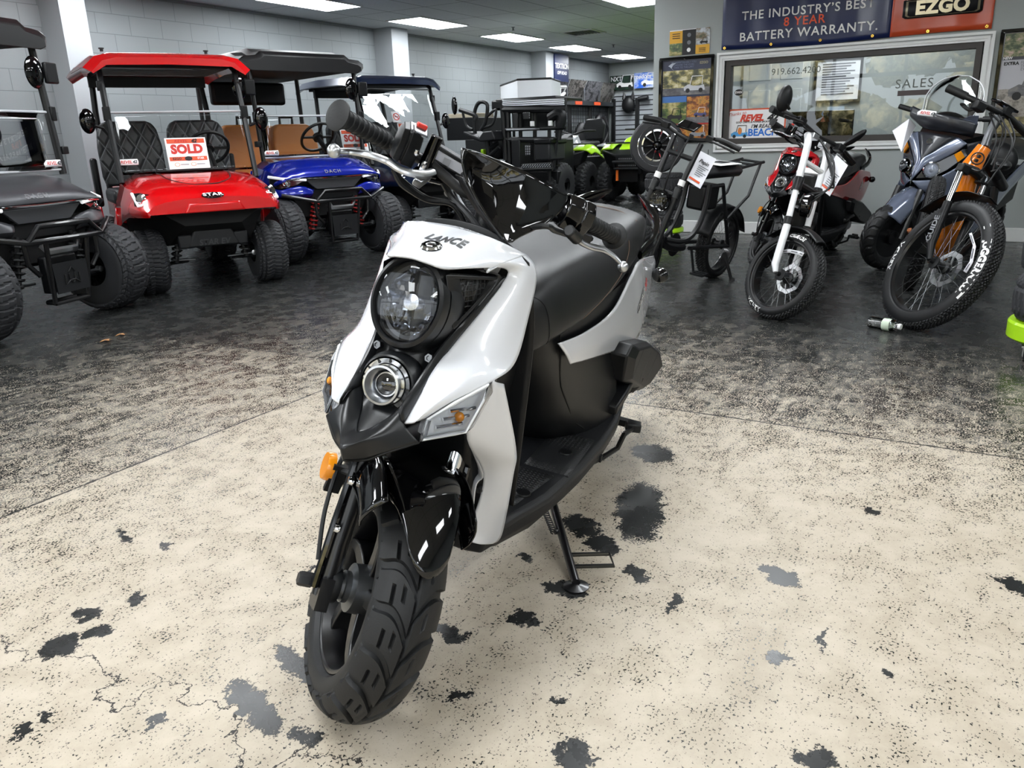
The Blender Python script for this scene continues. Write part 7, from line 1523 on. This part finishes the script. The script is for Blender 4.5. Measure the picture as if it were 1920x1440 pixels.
# on the pane: reflected storefront lettering drawn as flat letters, then a sticker
M_gl = pm('grey_reflected_letters', '5E6460', .5)
t = empty('reflected_lettering', 'grey phone number across the upper office window, a storefront reflection drawn as letters', 'lettering'); p = (8.547,1.77,1.565); text('digits', '919.662.4200', M_gl, t, wfn(8.548, p[1], p[2]), size=.085)
t = empty('reflected_lettering', 'thin SALES reflection drawn as letters with dark bar on the right of the office window', 'lettering'); p = (8.547,0.7203,1.389); text('letters', 'SALES', M_gl, t, wfn(8.548, p[1], p[2]), size=.11, space=1.15)
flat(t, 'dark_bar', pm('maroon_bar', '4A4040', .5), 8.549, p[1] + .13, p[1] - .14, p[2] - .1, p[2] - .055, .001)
t = empty('oval_sticker', 'small black oval sticker on the left of the office window', 'sticker'); p = (8.547,2.312,1.397)
b = MB(); b.prism([V(8.5485, p[1] + .042 * math.cos(a), p[2] + .03 * math.sin(a)) for a in [2 * math.pi * i / 24 for i in range(24)]], (-.001, 0, 0)); st = b.build('oval', M_ink, t); text('lettering', 'EWH', M_wht, st, wfn(8.547, p[1], p[2]), size=.032, bold=.03)
# inside the office
p = [Vector(q) for q in ((11.36,2.119,1.332), (11.36,1.552,1.87))]
t = empty('framed_letter', 'framed printed letter on the office rear wall, seen through the window', 'frame'); b = MB(); frame_ring(b, 11.36, 11.385, p[1].y, p[0].y, p[0].z, p[1].z, .03); b.build('frame', M_blk, t)
sh = flat(t, 'letter_sheet', M_paper, 11.39, p[0].y - .025, p[1].y + .025, p[0].z + .025, p[1].z - .025)
for k in range(13): flat(sh, 'text_line', M_print, 11.386, p[0].y - .09, p[1].y + .09 + .05 * (k % 3), lerp(p[1].z - .08, p[0].z + .1, k / 12) - .008, lerp(p[1].z - .08, p[0].z + .1, k / 12) + .008, .001)
t = empty('office_desk', 'office desk mostly below the window line', 'desk', loc=(9.9, 1.75, 0)); MB().box((0, 0, .73), (.7, 1.5, .04)).build('desk_top', M_mat, t, bevel=.005)
for y in (-.7, .7): MB().box((0, y, .355), (.65, .04, .71)).build('desk_side', M_mat, t)
p = [Vector(q) for q in ((9.75,1.377,0.9408), (9.75,2.086,1.19))]
t = empty('monitor', 'black computer monitor back seen through the office window', 'monitor', loc=(9.77, (p[0].y + p[1].y) / 2, .75)); hh = p[1].z - .75
MB().box((0, 0, (hh + .1) / 2 + .02), (.04, abs(p[0].y - p[1].y), hh - .1)).build('screen_case', M_blk, t, bevel=.01); MB().box((.03, 0, .1), (.04, .08, .2)).box((.04, 0, .006), (.2, .3, .012)).build('stand', M_mat, t)
t = empty('tent_card', 'pale blue card standing behind the monitor in the office', 'card'); p = [Vector(q) for q in ((11.36,1.934,1.201), (11.36,1.73,1.282))]
flat(t, 'card_sheet', pm('pale_blue_card', 'B9CBE0', .5), 11.385, p[0].y, p[1].y, p[0].z, p[1].z, .004)
t = empty('air_freshener', 'small blue and orange hanging tag in front of the office monitor', 'tag'); p = Vector((9.6,1.669,1.133))
MB().tube([p + V(0, 0, .07), p + V(0, .012, .04), p + V(0, 0, .02)], .008, 6).build('blue_loop', pm('loop_blue', '5B86C8', .4), t); b = MB(); b.prism([p + V(0, a, e) for a, e in ((0, .025), (.025, -.04), (-.025, -.04))], (.004, 0, 0)); b.build('orange_tag', pm('tag_orange', 'A8502E', .5), t)
# wall sockets
def socket(label, u0):
    y, z = u0; t = empty('wall_socket', label, 'socket', loc=(8.498, y, z)); pl_ = MB().box((0, 0, 0), (.006, .07, .116)).build('cover_plate', pm('ivory_plate', 'D8D8D4', .4), t, bevel=.002)
    for s in (-1, 1):
        r_ = MB().box((-.004, 0, s * .025), (.004, .034, .03)).build('receptacle', M_wht, pl_)
        for dy in (-.007, .007): MB().box((-.0065, dy, s * .025 + .003), (.001, .003, .01)).build('slot', M_ink, r_)
socket('white wall socket below the right poster, beside the silver scooter', (-.093, .438)); socket('white wall socket behind the black electric bike fork', (2.77, .42))
# ---- back corner displays
p = [Vector(q) for q in ((15.7,8.07,2.118), (16.33,8.07,2.649))]
t = empty('wall_banner', 'navy vertical brand sign beside the far pillar', 'sign'); b = MB().box(((p[0].x + p[1].x) / 2, 8.06, (p[0].z + p[1].z) / 2), (abs(p[1].x - p[0].x), .03, abs(p[1].z - p[0].z))); sg = b.build('sign_board', M_nvy, t)
cx_, cz_ = (p[0].x + p[1].x) / 2, (p[0].z + p[1].z) / 2; sf = lambda dz: plane_fn((cx_, 8.04, cz_ + dz), (1, 0, 0), (0, 0, 1))
text('lettering', 'TEXTRON', M_wht, sg, sf(.03), size=.135, bold=.04); text('lettering', 'OFF ROAD', M_wht, sg, sf(-.1), size=.09, bold=.03, shear=.2)
M_ph = [noise_pic('printed_gear_a', ('16171A', '3A3B3E', '77767A', '26262A'), 6, 12), noise_pic('printed_gear_b', ('1C1A1A', '4A4642', '8F8A86', '2B2A2C'), 7, 14)]
for k in range(4):
    a, c = [((16.78,8.3,1.997), (16.96,8.2,2.349)), ((17.24,8.3,2.011), (17.45,8.2,2.35)), ((17.75,8.3,2.015), (17.97,8.2,2.35)), ((18.28,8.3,2.019), (18.51,8.2,2.339))][k]
    t = empty('product_board', ['tilted product photo board nearest the navy brand sign', 'tilted product photo board second along the back shelf', 'tilted product photo board third along the back shelf', 'tilted product photo board nearest the back corner'][k], 'board', group='tilted boards over the racks')
    x0, x1 = min(a[0], c[0]) , max(a[0], c[0]); w = .95
    xs = 15.85 + .87 * k
    b = MB().loft([[V(xs, 8.38 - d, 1.785), V(xs + .8, 8.38 - d, 1.785), V(xs + .8, 8.18 - d, 2.2), V(xs, 8.18 - d, 2.2)] for d in (0, .02)]); pn = b.build('panel_board', M_ph[k % 2], t)
    MB().box((xs + .82, 8.27, 2.01), (.03, .05, .44), (0, 0, 0)).build('divider', M_alu, pn)
t = empty('shelf_edge', 'pale shelf edge strip with orange labels over the wire racks', 'shelf', loc=(17.5, 8.3, 1.725)); MB().box((0, 0, 0), (3.5, .14, .09)).build('strip', M_alud, t)
for k in range(3): MB().box((-1.3 + 1.0 * k, -.075, 0), (.35, .01, .07)).build('price_label', M_orng, t)
def wire_rack(label, x0, x1, z0, z1):
    t = empty('wire_rack', label, 'rack', loc=(0, 0, 0), group='black wire racks on the left wall')
    MB().tube([V(x0, 8.34, z0), V(x1, 8.34, z0), V(x1, 8.34, z1), V(x0, 8.34, z1)], .025, 6, closed=True).build('rack_frame', M_blkm, t)
    b = MB(); n = int((x1 - x0) / .085)
    for k in range(1, n): b.box((lerp(x0, x1, k / n), 8.35, (z0 + z1) / 2), (.012, .01, z1 - z0))
    for k in range(1, int((z1 - z0) / .085)): b.box(((x0 + x1) / 2, 8.35, z0 + .085 * k), (x1 - x0, .012, .012))
    b.build('wire_grid', M_blkm, t)
wire_rack('black wire display rack nearest the far pillar', 15.85, 16.9, .2, 1.66); wire_rack('black wire display rack in the middle of the wall', 16.98, 18.0, .2, 1.66); wire_rack('black wire display rack by the back corner', 18.08, 19.1, .2, 1.66)
for lb, u, m in (('dark riding pack hanging on the wire rack nearest the corner', (18.3, 8.19, 1.1), M_seat), ('small dark pack hanging on the middle wire rack', (17.3, 8.19, .9), M_mat2)):
    t = empty('riding_pack', lb, 'bag', loc=u, group='packs on the wire racks'); MB().ell((0, 0, 0), (.35, .16, .42), 14, 10).build('bag_body', m, t); MB().tube([V(-.2, -.14, .3), V(0, -.2, .0), V(-.15, -.14, -.3)], .03, 6, samples=10).build('strap', M_blkm, t)
t = empty('white_tube_rack', 'white tubular bracket hanging beside the far pillar', 'bracket'); MB().tube([(15.98,8.2,2.02), (16.48,8.2,2.037), (16.42,8.2,1.905), (16.17,8.2,1.802)], .04, 8).tube([(16.02,8.2,1.948), (16.22,8.2,1.996), (16.19,8.2,1.824)], .035, 8).build('tube_frame', M_wht, t)
for k, (lb, a, c, m) in enumerate((('dark green cart poster on the back wall', (19.2,8.336,2.048), (19.2,7.743,2.377), noise_pic('printed_night', ('0E1411', '1E3A2C', '0B0D0E', '6F7F74'), 1.6, 21)), ('blue cart poster on the back wall beside the dark one', (19.2,7.711,2.063), (19.2,7.101,2.408), noise_pic('printed_blue', ('1449B8', '2A6AD8', 'C9D5E6', '123C9C'), 1.6, 22)))):
    t = empty('wall_poster', lb, 'poster'); sh = flat(t, 'poster_sheet', m, 19.22, a[1], c[1], a[2], c[2], .03)
    cartoon_cart(sh, 19.185, lerp(a[1], c[1], .66), lerp(a[2], c[2], .2), .42, M_wht); text('lettering', ['NXT', 'Freedom'][k], M_wht, sh, wfn(19.185, lerp(a[1], c[1], .28), lerp(a[2], c[2], .75)), size=.14, bold=.02, shear=.2 * k)
def slat():
    m = bpy.data.materials.new('slat_wall'); g = NT(m); sx = g.n('SeparateXYZ', None, i0=g.n('NewGeometry').outputs['Position'])
    f = g.m('FRACT', g.m('MULTIPLY', sx.outputs[2], 9)); g.set(g.b.inputs['Base Color'], g.mix(g.m('LESS_THAN', f, .22), '9EA3A8', '26282B')); g.b.inputs['Roughness'].default_value = .45; return m
t = empty('slat_wall', 'grey slatted display panel under the two back wall posters', 'display'); a, c = (19.2,8.243,0.8226), (19.2,7.051,1.956)
sl = flat(t, 'slat_board', slat(), 19.28, a[1], c[1] - .3, max(.1, a[2]), c[2], .04)
for y in (a[1], lerp(a[1], c[1], .52)): MB().box((19.2, y, 1.0), (.06, .09, 1.7)).build('upright', M_blkm, sl)
t = empty('hanging_hood', 'black eared hood shape hanging on the slatted wall', 'cover'); p = Vector((19.1,7.817,1.703)); MB().ell(p, (.1, .17, .2), 12, 8).tube([p + V(0, .1, .12), p + V(0, .12, .3)], [.06, .01], 6).tube([p + V(0, -.1, .12), p + V(0, -.12, .3)], [.06, .01], 6).build('hood_body', M_seat, t)
t = empty('gear_rod', 'black rod shaped accessory hanging on the slatted wall', 'accessory'); MB().tube([(19.1,7.559,1.812), (19.1,7.317,1.836)], .06, 8).build('rod', M_blkm, t)
t = empty('display_table', 'low counter with small goods below the wire racks', 'table', loc=(14.6, 7.4, 0)); MB().box((0, 0, .74), (1.2, .6, .05)).build('counter_top', M_trim, t)
for x in (-.55, .55): MB().box((x, 0, .36), (.05, .55, .715)).build('counter_leg', M_trim, t)
# ---- small things on the floor
bt = Vector((4.586,0.4777,0.033)); bc_ = Vector((4.518,0.3154,0.033)); d = bc_ - bt; L = d.length
t = empty('water_bottle', 'clear plastic water bottle lying on the dark floor by the orange bike wheel', 'bottle')
pr = [(0, .004), (.022, 0), (.031, .006)]
for k in range(12): pr += [(.0318, .012 + .0085 * k), (.0292, .016 + .0085 * k)]
k_ = L / .215
pr += [(.0318, .122), (.0318, .15), (.03, .165), (.016, .188), (.013, .192), (.013, .198)]
bo = MB().lathe([(r, h * k_) for r, h in pr], bt, d, 24).build('bottle_shell', glass('bottle_plastic', (.9, .92, .92), 1.6, refl=2.2), t)
MB().lathe([(.0322, .1 * k_), (.0322, .15 * k_)], bt, d, 24, cap=False).build('bottle_label', pm('bottle_label_print', 'C9D8C4', .4), bo)
MB().lathe([(.0145, .196 * k_), (.0155, .198 * k_), (.0155, .213 * k_), (.013, .215 * k_), (0, .215 * k_)], bt, d, 20).build('bottle_cap', M_wht, bo)
for (u, lb) in (((2.651,4.252,0.004), 'small dry brown leaf on the dark floor, nearer one'), ((2.782,4.304,0.004), 'small dry brown leaf on the dark floor, further one')):
    b = MB(); o_ = Vector(u); b.prism([o_ + V(.032 * a, .032 * e, .006 * (i % 2)) for i, (a, e) in enumerate(((-1.2, 0), (-.5, .25), (-.2, .8), (.1, .3), (.7, .6), (.5, .1), (1.1, -.1), (.4, -.25), (.2, -.8), (-.3, -.25)))], (0, 0, .002)); tag(b.build('dry_leaf', pm('dry_leaf_brown', '9A7048', .7), None), lb, 'leaf', 'dry leaves on the floor')
